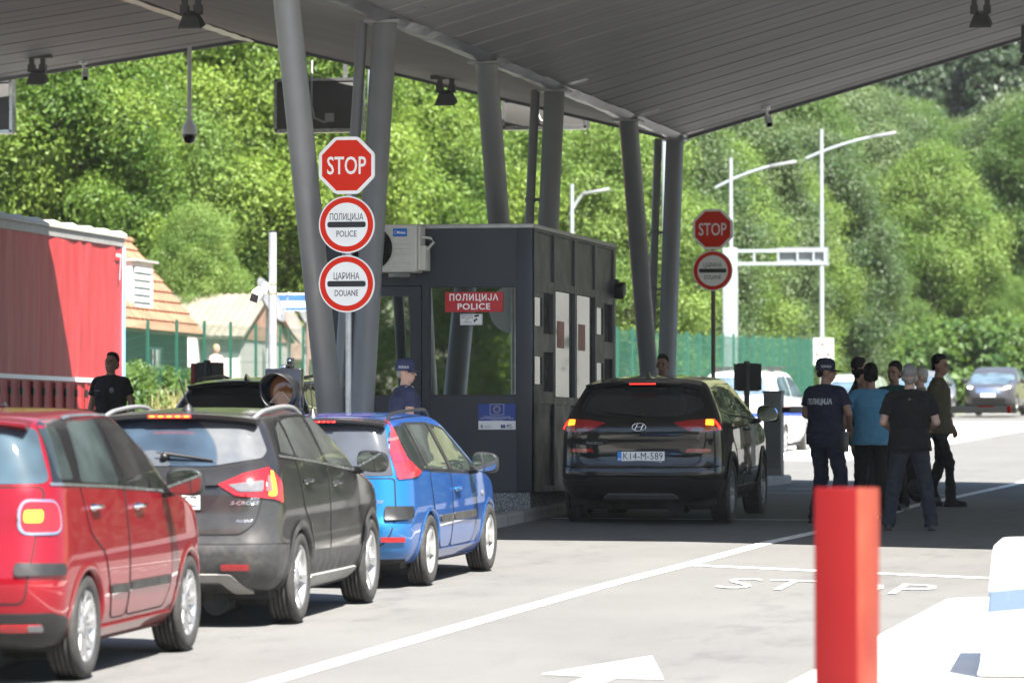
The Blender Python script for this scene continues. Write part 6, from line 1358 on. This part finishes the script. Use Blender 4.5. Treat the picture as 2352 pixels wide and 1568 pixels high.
    for i in (0, 1):
        el, wr = Vector(A_[i][0]), Vector(A_[i][1]); a = Vector(sh[i])
        if long: cap_(mb, a, el, .070*bulk, .055*bulk); cap_(mb, el, wr, .056*bulk, .042)
        else:
            e = a.lerp(el, sleeve); d = (el-a).normalized(); mb.tube([a-d*.02, a+d*.035, e-d*.02, e], [.03, .060*bulk, .064*bulk, .066*bulk], 16)
        cap_(mb, (0, lean*.42-.008, 1.478), a+Vector((-a.x*.16, -.004, .002)), .062, .068*bulk); cap_(mb, a+Vector((-a.x*.16, -.004, .002)), a+Vector((0, 0, -.015)), .068*bulk, .064*bulk)
    if collar: mb.tube([(0, lean*.42-.006, 1.475), (0, lean*.44-.004, 1.525)], [.076, .070], 20)
    fuse(mb, 'jacket' if long else 'shirt', top, t, .010 if not lo else .016, .007, x*3, 3)
    # trousers
    mb = MB(); loft(mb, [(.84, .15*k, .12*k, 0, 0), (.93, .172*k, .128*k, 0, 0), (1.0, .158*k, .116*k, 0, 0), (1.03, .148*k, .108*k, 0, .0)])
    for i in (0, 1):
        h = Vector(hip[i]); cap_(mb, h+Vector((0, 0, -.03)), kn[i], .096*bulk, .074*bulk); d = (an[i]-kn[i]); mb.tube([kn[i]-d*.12, kn[i], kn[i]+d*.6, an[i]+Vector((0, -.005, -.035))], [.05, .074*bulk, .064*bulk, .066*bulk], 16)
    fuse(mb, 'trousers', trousers, t, .010 if not lo else .016, .011, y*2, 3)
    for i in (0, 1):
        mb = MB(); a = an[i]; cap_(mb, a+Vector((0, -.045, -.04)), a+Vector((0, .05, -.035)), .042, .044, 12); cap_(mb, a+Vector((0, .05, -.045)), a+Vector((.0, .165, -.052)), .040, .030, 12); mb.box(a.x-.042, a.x+.042, a.y-.088, a.y+.195, .0, .025); fuse(mb, 'shoe', SHOE, t, .009, 0, 0, 2)
    # hair
    mb = MB(); R3 = Mh.to_3x3().to_4x4()
    if hairstyle == 'short':
        mb.ball(Hh((0, -.019, .192)), (.0795, .090, .092), 0, 22, 16, R3)
        for q in ((-.040, -.060, .125), (.040, -.060, .125), (0, -.076, .112)): mb.ball(Hh(q), (.036, .030, .046), 0, 12, 8, R3)
        for e in (-1, 1): mb.ball(Hh((e*.068, -.012, .172)), (.012, .028, .03), 0, 10, 8, R3)
    elif hairstyle == 'thick':
        mb.ball(Hh((0, -.026, .196)), (.086, .098, .100), 0, 22, 16, R3)
        for q in ((-.045, -.062, .118), (.045, -.062, .118), (0, -.080, .105)): mb.ball(Hh(q), (.040, .032, .05), 0, 12, 8, R3)
        for e in (-1, 1): mb.ball(Hh((e*.070, -.014, .168)), (.016, .036, .036), 0, 10, 8, R3)
    else:   # bun / balding fringe
        mb.ball(Hh((0, -.02, .172)), (.081, .094, .108), 0, 22, 16, R3); mb.ball(Hh((0, -.07, .11)), (.06, .035, .06), 0, 12, 8, R3)
    if hairstyle != 'bun': mb.ball(Hh((0, .018, .232)), (.066, .062, .046), 0, 16, 10, R3)
    fuse(mb, 'hair', hair, t, .009, .004, 5, 2)
    mb = MB()
    for e in (-1, 1): mb.ball(Hh((e*.033, .088, .118)), (.012, .006, .007), 0, 10, 6, R3); mb.tube([Hh((e*.016, .094, .142)), Hh((e*.034, .095, .147)), Hh((e*.054, .084, .141))], .005, 6, 1)
    mb.tube([Hh((-.024, .094, .070)), Hh((0, .100, .071)), Hh((.024, .094, .070))], .004, 6, 2); mb.build('face_features', [M_BLKG, hair, mat('lips', (.28, .11, .09), .5, var=0)], t)
    if capm:
        mb = MB(); prof = [(.098, .150), (.101, .178), (.099, .225), (.088, .262), (.055, .285), (0, .292)]
        mb.lathe(prof, 28, 0, Mh @ Matrix.Translation((0, -.008, 0)) @ Matrix.Diagonal((.92, 1.10, 1, 1)))
        n_ = 14; vs = []
        for zq in (.158, .150):
            for i in range(n_+1):
                a = R(205+130*i/n_-180+0) ; a = math.pi/2+R(-68+136*i/n_); r0, r1 = .098, .098+.085*math.cos(R(-68+136*i/n_)*1.15)
                vs += [Hh((r0*.92*math.cos(a), r0*1.1*math.sin(a)-.008, zq)), Hh((r1*.95*math.cos(a), r1*1.08*math.sin(a)-.008, zq-.018))]
        m2 = 2*(n_+1); fs = [(2*i, 2*i+1, 2*i+3, 2*i+2) for i in range(n_)]+[(m2+2*i+2, m2+2*i+3, m2+2*i+1, m2+2*i) for i in range(n_)]+[(2*i+1, m2+2*i+1, m2+2*i+3, 2*i+3) for i in range(n_)]
        mb.add(vs, fs, 0, True); cp = mb.build('cap', capm, t)
        for sd in (1, -1):
            v, ff = text_mesh('ПОЛИЦИЈА', .024, .105, .02); mb = MB(); vs = []
            for p in v: a = p[0]/.10; r = .1035; vs.append(Hh((sd*r*.92*math.cos(a), sd*r*1.1*math.sin(a)-.008, .19+p[1]*1.0)))
            mb.add(vs, ff); mb.build('cap_lettering', mat('reflective_grey', (.42, .43, .45), .4, var=0), cp)
    if back:
        sb = [o for o in t.children if o.name.startswith(('shirt', 'jacket'))][0]; me = sb.data; bv = BVHTree.FromPolygons([v_.co for v_ in me.vertices], [tuple(p.vertices) for p in me.polygons])
        v, ff = text_mesh(back, .058, .31, .03); mb = MB(); vs = []
        for p in v: h = bv.ray_cast(Vector((p[0], -1, 1.335+p[1])), Vector((0, 1, 0))); vs.append((h[0] if h[0] else Vector((p[0], -.13, 1.335+p[1])))+Vector((0, -.006, 0)))
        mb.add(vs, ff); mb.build('back_lettering', mat('reflective_grey', (.42, .43, .45), .4, var=0), sb)
    return t
def gear(t, z=.985, k=1.1):
    mb = MB(); mb.lathe([(.172*k, z-.025), (.176*k, z-.025), (.176*k, z+.022), (.172*k, z+.022)], 32, 0, Matrix.Diagonal((1, .76, 1, 1))); mb.box(.15*k, .24*k, -.05, .06, z-.20, z+.02, 0, None, .01); mb.box(.02, .12, .11*k, .16*k, z-.11, z+.03, 0, None, .01); mb.box(-.21*k, -.14*k, -.04, .05, z-.12, z+.03, 0, None, .01); mb.tube([(.2*k, .07, z-.02), (.22*k, .09, z-.12), (.19*k, .08, z-.24)], .004, 6, 1); mb.build('duty_belt', [M_BLK, M_SILV], t)
NAVY_LIT = cloth('cloth_navy_lit', (.030, .036, .075))  # uniform navy made lighter for this officer alone: light on him put into the colour
t = person((-10.37, 47.6), 'policeman in a navy cap and shirt beside the roof of the blue car, facing right', 62, NAVY_LIT, NAVY_LIT, 1.69, SKINL, HAIRG, capm=NAVY_LIT, zextra=.13, group=None, tuck=True, bulk=1.2, head=(26, 0))
gear(t); mb = MB(); mb.box(.125, .205, -.04, .04, 1.495, 1.512, 0, None, .004); mb.box(-.205, -.125, -.04, .04, 1.495, 1.512, 0, None, .004); mb.build('epaulette', mat('epaulette_silver', (.5, .5, .52), .5), t)
mb = MB(); mb.ball((.262, .0, 1.345), (.006, .05, .055)); mb.build('arm_badge', mat('badge_pale_blue', (.35, .48, .6), .5, var=.5, vscale=40), t)
t = person((-15.9, 56.2), 'man in a black shirt walking towards the camera in front of the red trailer', 192, CBLK, CBLK, 1.80, SKIND, HAIRD, head=(0, -14), arms=(((-.27, -.03, 1.18), (-.30, .03, .93)), ((.27, -.03, 1.18), (.30, .05, .93))), bulk=1.08, group=None, feet=((-.12, .15), (.12, -.12)))
mb = MB(); mb.ball((-.085, .142, 1.335), (.032, .012, .036)); mb.box(.06, .15, .136, .142, 1.325, 1.335); mb.build('chest_badge', mat('badge_grey', (.13, .14, .16), .5, var=.5, vscale=40), t)
person((-9.92, 61.2), 'man standing between the last columns, only his head showing above the black car', 185, CBLK, CBLK, 1.76, SKIND, HAIRD, group=None, zextra=.1)
t = person((-6.78, 53.2), 'tall policeman in a dark cap with white lettering across his back, seen from behind', 24, NAVY, NAVY, 1.83, SKIND, HAIRD, capm=NAVY, head=(52, 0), tuck=True, bulk=1.12, back='ПОЛИЦИЈА', arms=(((-.27, .02, 1.20), (-.2, .20, 1.10)), ((.275, .03, 1.20), (.16, .24, 1.08))), feet=((-.14, 0), (.14, .03)))
gear(t)
t = person((-6.84, 56.9), 'man in a dark suit with a white collar behind the policeman in the group', 70, CBLK, CBLK, 1.83, SKIND, HAIRD, long=True, head=(-10, -5))
mb = MB(); mb.lathe([(.070, 1.50), (.066, 1.545)], 20, 0, Matrix.Translation((0, 0, 0))); mb.build('collar', M_WHITE, t)
person((-6.70, 55.9), 'man in a dark green shirt almost hidden behind the light blue T-shirt', 120, cloth('cloth_green', (.010, .085, .060)), JEANS, 1.70, SKIND, HAIRD, bulk=1.05)
t = person((-6.44, 54.6), 'man in a light blue T-shirt seen from behind with one hand on his hip', -8, cloth('cloth_light_blue', (.055, .18, .28)), CBLK, 1.77, SKIND, HAIRD, 'thick', arms=(((-.36, -.06, 1.20), (-.23, .06, 1.02)), ((.26, .02, 1.19), (.16, .22, 1.08))), bulk=1.08, collar=False)
mb = MB(); mb.tube([(-.235+.032*math.cos(a), .05+.032*math.sin(a), 1.03) for a in [2*math.pi*i/12 for i in range(13)]], .007, 6, 0, False); mb.build('watch', M_SILV, t)
person((-6.48, 57.4), 'dark-haired man in a dark teal shirt between the light blue and the black shirts', 200, cloth('cloth_teal', (.012, .055, .05)), CBLK, 1.78, SKIND, HAIRD, 'thick', bulk=1.05)
t = person((-5.68, 51.75), 'grey-haired man in a black polo shirt and dark jeans seen from behind, legs apart', -6, CBLK, JEANS, 1.80, SKINL, HAIRG, head=(0, -16), arms=(((-.285, -.02, 1.17), (-.19, .20, 1.08)), ((.285, -.02, 1.17), (.19, .20, 1.08))), feet=((-.235, .0), (.235, .02)), bulk=1.16, sleeve=.72)
mb = MB(); mb.box(-.012, .012, -.142, -.139, 1.40, 1.425); mb.build('collar_label', mat('label_grey', (.2, .2, .2), .6), t)
person((-6.66, 62.0), 'grey-haired man in a beige shirt facing left behind the black polo shirt', 255, cloth('cloth_beige', (.26, .24, .17)), CBLK, 1.74, SKINL, mat('hair_white', (.38, .36, .33), .6), 'bun', feet=((-.1, .28), (.1, -.2)))
person((-6.14, 59.2), 'man in an olive shirt in profile facing right, at the right end of the group', 100, cloth('cloth_olive', (.060, .052, .032)), CBLK, 1.88, SKIND, HAIRD, head=(0, 2), arms=(((-.25, .0, 1.19), (-.24, .10, .95)), ((.25, -.06, 1.19), (.26, -.06, .94))), feet=((-.09, -.16), (.09, .18)), sleeve=.85)
person((-30.4, 117.2), 'blond woman in a pale pink top beyond the left fence by the white kiosk', 120, cloth('cloth_pale_pink', (.6, .42, .42)), cloth('cloth_pink_trousers', (.5, .3, .32)), 1.68, SKINL, HAIRB, 'bun', group=None, zabs=T(-30.4, 117.2), lo=True)
x, y = -6.62, 61.4; t = thing('backpack', (x, y, G(x, y)), 'black rounded bag standing on the asphalt behind the legs of the group', 'bag')
mb = MB(); mb.ball((0, 0, .27), (.19, .14, .275), 0, 20, 14); mb.build('bag_body', CBLK, t)
mb = MB(); mb.tube([(-.06, -.12, .50), (-.05, -.14, .56), (.05, -.14, .56), (.06, -.12, .50)], .012, 8); mb.ball((0, -.11, .2), (.13, .06, .12), 0, 14, 10); mb.build('strap_and_pocket', M_BLK, t)

# ================================================================== TREES AND PLANTS
def m_leaf(name, dark, light, trans=.45, sc=1.2):
    m = bpy.data.materials.new(name); n = NT(m); p = n.p
    at = n.n('Attribute', attribute_name='tint'); f = n.math('ADD', n.math('MULTIPLY', at.outputs['Fac'], .6), n.math('MULTIPLY', n.noise(n.coord(), sc, 3), .5))
    oi = n.n('ObjectInfo'); f = n.math('ADD', f, n.math('MULTIPLY', n.math('SUBTRACT', oi.outputs['Random'], .5), .30))
    c = n.ramp(f, [(.2, dark), (.85, light)]); n.l(c, p.inputs['Base Color']); p.inputs['Roughness'].default_value = .5; p.inputs['Specular IOR Level'].default_value = .35
    tr = n.n('BsdfTranslucent'); n.l(n.mix(.55, c, (.14, .23, .022)), tr.inputs[0]); mx = n.n('MixShader'); mx.inputs[0].default_value = trans
    n.l(p.outputs[0], mx.inputs[1]); n.l(tr.outputs[0], mx.inputs[2]); n.l(mx.outputs[0], n.out.inputs[0]); return m
M_BARK = mat('bark', (.075, .060, .046), .9, var=.35, vscale=6, bump=.6, bscale=14)
def leaves(rng, clumps, per, size, up=.35, aspect=1.7, droop=0.):
    """leaf sprays scattered through clumps (x, y, z, r); returns one mesh of small bent quads with a per-face tint"""
    C = []; Rr = []; K = []
    for i, (x, y, z, r) in enumerate(clumps):
        n_ = max(8, int(per*r*r)); C.append(np.tile((x, y, z), (n_, 1))); Rr.append(np.full(n_, r)); K.append(np.full(n_, rng.random()))
    C = np.concatenate(C); Rr = np.concatenate(Rr); K = np.concatenate(K); N = len(C)
    d = rng.normal(size=(N, 3)); d /= np.linalg.norm(d, axis=1)[:, None]; rad = Rr*rng.random(N)**.45*(1+.25*rng.normal(size=N)); P = C+d*rad[:, None]*np.array([1, 1, .8]); P[:, 2] -= droop*rad**2
    nrm = d*.7+rng.normal(size=(N, 3))*.55+np.array([0, 0, up]); nrm /= np.linalg.norm(nrm, axis=1)[:, None]
    a = np.cross(nrm, rng.normal(size=(N, 3))); a /= np.linalg.norm(a, axis=1)[:, None]; b = np.cross(nrm, a)
    s = size*(.6+.8*rng.random(N)); a = a*(s*aspect/2)[:, None]; b = b*(s/2)[:, None]; q = nrm*(s*.18)[:, None]
    V = np.empty((N, 4, 3)); V[:, 0] = P-a; V[:, 1] = P-b*.9+q; V[:, 2] = P+a; V[:, 3] = P+b*.9+q
    tint = np.clip(K*.7+rng.random(N)*.3, 0, 1)
    return V, tint
def leaf_mesh(name, V, tint, m):
    N = len(V); me = bpy.data.meshes.new(name); me.vertices.add(N*4); me.vertices.foreach_set('co', V.reshape(-1)); me.loops.add(N*4); me.loops.foreach_set('vertex_index', np.arange(N*4, dtype=np.int32))
    me.polygons.add(N); me.polygons.foreach_set('loop_start', np.arange(0, N*4, 4, dtype=np.int32)); me.update(calc_edges=True)
    at = me.attributes.new('tint', 'FLOAT', 'FACE'); at.data.foreach_set('value', tint.astype(np.float32)); me.materials.append(m); me.validate(); return me
def make_tree(name, seed, H, cw, base, leafm, per, size, kind='broad', n_cl=60, aspect=1.7):
    rng = np.random.default_rng(seed); rd = random.Random(seed); cl = []; mb = MB()
    mb.tube([(0, 0, -.5), (.05, 0, H*.2), (.12*rd.uniform(-1, 1), .1, H*.5), (0, .1, H*.86)], [.22*H/12, .17*H/12, .11*H/12, .03], 10)
    if kind == 'conifer':
        k = 46
        for i in range(k):
            f = i/k; z = lerp(base*H, H*.97, f); r = cw*(1-f)**.8+.15
            for j in range(6):
                a = rd.uniform(0, 6.28); rr = r*rd.uniform(.45, 1); cl.append((rr*math.cos(a), rr*math.sin(a), z-.25*rr, .38+.35*(1-f)))
                if j == 0: mb.tube([(0, 0, z), (rr*math.cos(a), rr*math.sin(a), z-.2*rr)], [.04, .01], 5)
    else:
        for i in range(n_cl):
            f = (i+.5)/n_cl; z = lerp(base*H, H, f**.85); g = (z-base*H)/(H-base*H)
            prof = {'broad': math.sin(math.pi*min(1, .18+.80*g))**.6, 'oval': math.sin(math.pi*min(1, .10+.86*g))**.75, 'bush': (1-g)**.4*.9+.1}[kind]
            a = i*2.39996+rd.uniform(-.5, .5); rr = cw*prof*rd.uniform(.35, 1.0)**.6; x, y = rr*math.cos(a), rr*math.sin(a); r = cw*rd.uniform(.20, .36); cl.append((x, y, z-.1*rr, r))
            if i % 3 == 0: mb.tube([(0, 0, max(.3, z*.62)), (x*.5, y*.5, z*.86), (x*.95, y*.95, z)], [.065*H/12, .04*H/12, .012], 6)
    V, tint = leaves(rng, cl, per, size, aspect=aspect, droop=.12 if kind != 'conifer' else .3)
    return mb, leaf_mesh('crown', V, tint, leafm), name
L_LOC = m_leaf('leaf_locust', (.048, .118, .018), (.215, .305, .052), .5); L_OAK = m_leaf('leaf_green', (.032, .082, .020), (.125, .205, .055), .5); L_BRT = m_leaf('leaf_bright', (.062, .135, .022), (.215, .31, .075), .5); L_MUT = m_leaf('leaf_muted', (.042, .082, .034), (.13, .18, .08), .42); L_CON = m_leaf('leaf_conifer', (.014, .032, .016), (.042, .068, .034), .15)
PROTO = {}
for key, args in dict(
        locust=('locust_tree', 11, 12.5, 3.9, .16, L_LOC, 1710, 0.069, 'broad', 95, 2.3), locust2=('locust_tree', 12, 14, 4.2, .2, L_LOC, 1558, 0.070, 'broad', 100, 2.3), oak=('leafy_tree', 13, 13, 4.0, .12, L_OAK, 1520, 0.077, 'broad', 95, 1.5), oak2=('leafy_tree', 14, 15, 4.6, .14, L_OAK, 1368, 0.081, 'broad', 105, 1.5),
        bright=('leafy_tree', 15, 12, 3.8, .08, L_BRT, 1596, 0.076, 'broad', 90, 1.5), oval=('round_tree', 16, 11.3, 3.7, .07, L_BRT, 1596, 0.076, 'oval', 110, 1.5), muted=('leafy_tree', 17, 13, 4.3, .1, L_MUT, 1330, 0.087, 'broad', 95, 1.5), conifer=('spruce_tree', 18, 15, 2.6, .05, L_CON, 1330, 0.119, 'conifer', 0, 2.2), bush=('bush', 19, 2.2, 1.5, .05, L_OAK, 520, .13, 'bush', 34, 1.6)).items():
    mbt, crown, nm = make_tree(*args); PROTO[key] = dict(trunk=mbt, crown=crown, name=nm, tm=None)
def plant(key, x, y, label, cat='tree', group=None, s=1., rz=None, zs=1., z=None):
    p = PROTO[key]; t = thing(p['name'], (x, y, T(x, y) if z is None else z), label, cat, group, (0, 0, random.uniform(0, 6.28) if rz is None else rz)); t.scale = (s, s, s*zs)
    if p['tm'] is None: o = p['trunk'].build('trunk', M_BARK, t); p['tm'] = o.data
    else: link('trunk', p['tm'], t)
    link('crown', p['crown'], t); return t
def polar(px_, d):
    u = (px_-1176)/11000; return d*(u*_ca-_sa), d*(_ca+u*_sa)
rd = random.Random(21)
WL, WM, WR, WC = 'wood behind the left fence', 'wood behind the booth and the middle columns', 'wood along the road at right', 'conifers on the far hillside'
LL = {'locust': 'feathery yellow-green tree in the wood behind the houses at left', 'locust2': 'tall feathery tree in the wood behind the houses at left', 'oak': 'dark green tree in the wood behind the houses at left', 'bright': 'bright leafy tree in the wood behind the houses at left'}
for px_, d, k, s in ((-120, 134, 'locust', 1), (30, 137, 'locust2', .98), (165, 133, 'locust', .92), (300, 138, 'locust2', 1), (395, 134, 'bright', .72), (470, 142, 'oak', 1.05), (560, 140, 'locust', 1.0), (655, 137, 'locust2', .95), (90, 150, 'oak', 1.15), (240, 152, 'locust2', 1.1), (420, 153, 'locust', 1.2), (590, 155, 'oak', 1.15), (-40, 158, 'locust2', 1.15), (330, 168, 'oak', 1.2), (520, 172, 'locust2', 1.2), (150, 172, 'oak', 1.2), (690, 165, 'oak', 1.15)):
    x, y = polar(px_, d); plant(k, x, y, LL[k], 'tree', WL, s)
LM = {'locust': 'yellow-green feathery tree seen between the columns over the booth', 'bright': 'pale bright leafy tree seen between the columns over the booth', 'oak': 'mid-green tree seen between the columns over the booth', 'muted': 'greyish green tree seen between the columns over the booth', 'oak2': 'tall green tree rising behind the others between the columns'}
for px_, d, k, s in ((760, 146, 'locust', 1.05), (860, 150, 'bright', 1.1), (955, 156, 'locust', 1.05), (1045, 160, 'bright', 1.12), (1140, 166, 'bright', 1.15), (1235, 172, 'oak', 1.0), (1330, 178, 'bright', 1.05), (1420, 184, 'locust', 1.0), (810, 172, 'oak', 1.25), (930, 180, 'muted', 1.3), (1060, 186, 'oak', 1.25), (1190, 192, 'muted', 1.2), (1300, 200, 'oak2', 1.1), (1010, 212, 'oak2', 1.25), (1160, 220, 'muted', 1.35), (850, 205, 'oak2', 1.3)):
    x, y = polar(px_, d); plant(k, x, y, LM[k], 'tree', WM, s)
LR = {'oak': 'mid-green tree in the wood beyond the road at right', 'muted': 'dull olive tree in the wood beyond the road at right', 'bright': 'sunlit leafy tree in the wood beyond the road at right', 'oak2': 'tall dark tree in the wood beyond the road at right', 'locust': 'light feathery tree in the wood beyond the road at right'}
for px_, d, k, s in ((1440, 158, 'bright', .8), (1520, 164, 'muted', .8), (1600, 170, 'bright', .82), (1690, 176, 'muted', .85), (1775, 184, 'bright', .8), (1850, 190, 'muted', .85), (2520, 216, 'oak', 1), (2640, 222, 'muted', 1), (1500, 190, 'bright', .95), (1585, 196, 'muted', 1.0), (1665, 202, 'bright', .98), (1750, 206, 'muted', 1.0), (1835, 205, 'oak', .98), (1905, 210, 'muted', 1.0), (1990, 220, 'muted', 1.0), (2420, 214, 'oak', 1.0), (2345, 222, 'muted', 1.0), (2250, 230, 'oak2', .8), (1560, 222, 'oak', 1.0), (1660, 228, 'muted', 1.02), (1770, 232, 'oak', .95), (1870, 238, 'muted', 1.0), (1980, 242, 'muted', 1.0), (2090, 246, 'oak2', .85), (2200, 250, 'muted', .95), (2310, 250, 'oak', .98), (2420, 250, 'muted', 1.0), (1460, 215, 'oak2', 1.0)):
    x, y = polar(px_, d); plant(k, x, y, LR[k], 'tree', WR, s)
x, y = polar(2140, 204); plant('oval', x, y, 'big bright round-crowned tree standing out at right behind the standing group', 'tree', None, .93, 1.0)
x, y = polar(2300, 203); plant('bright', x, y, 'low sunlit tree beside the dark people carrier at far right', 'tree', None, .45, 2)
x, y = polar(2010, 200); plant('oak', x, y, 'low dark tree filling the gap left of the big round tree', 'tree', None, .5, 1)
for row, d in enumerate((285, 310, 335, 365)):
    for k in range(15):
        px_ = 1440+k*72+row*24+rd.uniform(-18, 18); x, y = polar(px_, d+rd.uniform(-6, 6)); plant('conifer', x, y, 'dark spruce on the hillside at the top right', 'tree', WC, rd.uniform(1.05, 1.4)*(1.05 if row else .95))
for k in range(10):
    px_ = 560+k*95+rd.uniform(-20, 20); x, y = polar(px_, 262+rd.uniform(-10, 10)); plant('oak2' if k % 2 else 'muted', x, y, 'dim tree at the back of the wood over the booth', 'tree', 'back row of the wood', rd.uniform(1.3, 1.5))
for k in range(11):      # wood across the road, which the booth glass and the car paint mirror
    plant(('locust', 'oak', 'bright', 'locust2')[k % 4], -52+k*6.2+rd.uniform(-1, 1), -26+rd.uniform(-5, 5)-(k % 3)*3, 'tree across the road from the checkpoint, mirrored in the booth glass', 'tree', 'mirrored wood', rd.uniform(.95, 1.2))
for k in range(26): plant('conifer', -3+(k % 13)*5.2+rd.uniform(-1, 1), (156, 167)[k//13]+rd.uniform(-2, 2), 'added unseen spruce right of the checkpoint, darkening the reflections in the car sides', 'tree', 'added spruces for dark reflections', rd.uniform(1.2, 1.5))  # rows added out of frame so the car sides mirror something dark
for px_, d, s in ((312, 101, .55), (352, 103, .5), (410, 106, .42), (455, 108, .4), (285, 99, .6)):
    x, y = polar(px_, d); plant('bush', x-.4, y, 'leafy weed bush growing along the left mesh fence', 'bush', 'bushes along the left fence', s, None, 1.1)
for k in range(16):
    px_ = 1880+k*40; x, y = polar(px_, 194+(k % 3)*3); plant('bush', x, y, 'bush at the foot of the wood beyond the road', 'bush', 'bushes along the far road edge', 1.3+.3*(k % 2), None, 1.0)
x, y = polar(430, 128); plant('bright', x, y+1, 'young tree sprouting over the white kiosk roof', 'tree', None, .36, 1, 1.25)
# dry grass along the left fence and the verge
rng = np.random.default_rng(5); N = 9000; gx_ = rng.uniform(-27.4, -24.6, N); gy_ = rng.uniform(88, 121, N); hh = rng.uniform(.25, .95, N)*(.6+.4*np.sin(gy_*.9)**2); lean = rng.normal(size=(N, 2))*.16
V = np.empty((N, 4, 3)); gz_ = np.array([T(a, b) for a, b in zip(gx_, gy_)])-.05; aa = rng.uniform(0, 3.14, N); wx, wy = np.cos(aa)*.018, np.sin(aa)*.018
V[:, 0] = np.stack([gx_-wx, gy_-wy, gz_], 1); V[:, 1] = np.stack([gx_+wx, gy_+wy, gz_], 1); V[:, 2] = np.stack([gx_+wx*.3+lean[:, 0], gy_+wy*.3+lean[:, 1], gz_+hh], 1); V[:, 3] = np.stack([gx_-wx*.3+lean[:, 0], gy_-wy*.3+lean[:, 1], gz_+hh], 1)
tag(link('dry_grass', leaf_mesh('dry_grass', V, rng.random(N), m_leaf('straw', (.17, .17, .06), (.42, .36, .17), .3))), kind='stuff')
# air: a thin even haze over the whole place
mb = MB(); mb.box(-390, 390, -290, 480, -6, 75); hz = mb.build('haze', []); tag(hz, kind='stuff')
mh = bpy.data.materials.new('haze'); mh.use_nodes = True; nh = mh.node_tree; nh.nodes.remove(nh.nodes['Principled BSDF']); pv = nh.nodes.new('ShaderNodeVolumePrincipled')
pv.inputs['Density'].default_value = .00008; pv.inputs['Color'].default_value = (.93, .96, 1, 1); nh.links.new(pv.outputs[0], nh.nodes['Material Output'].inputs['Volume']); hz.data.materials.append(mh)
bpy.data.scenes.remove(TMP)
bpy.context.view_layer.update()
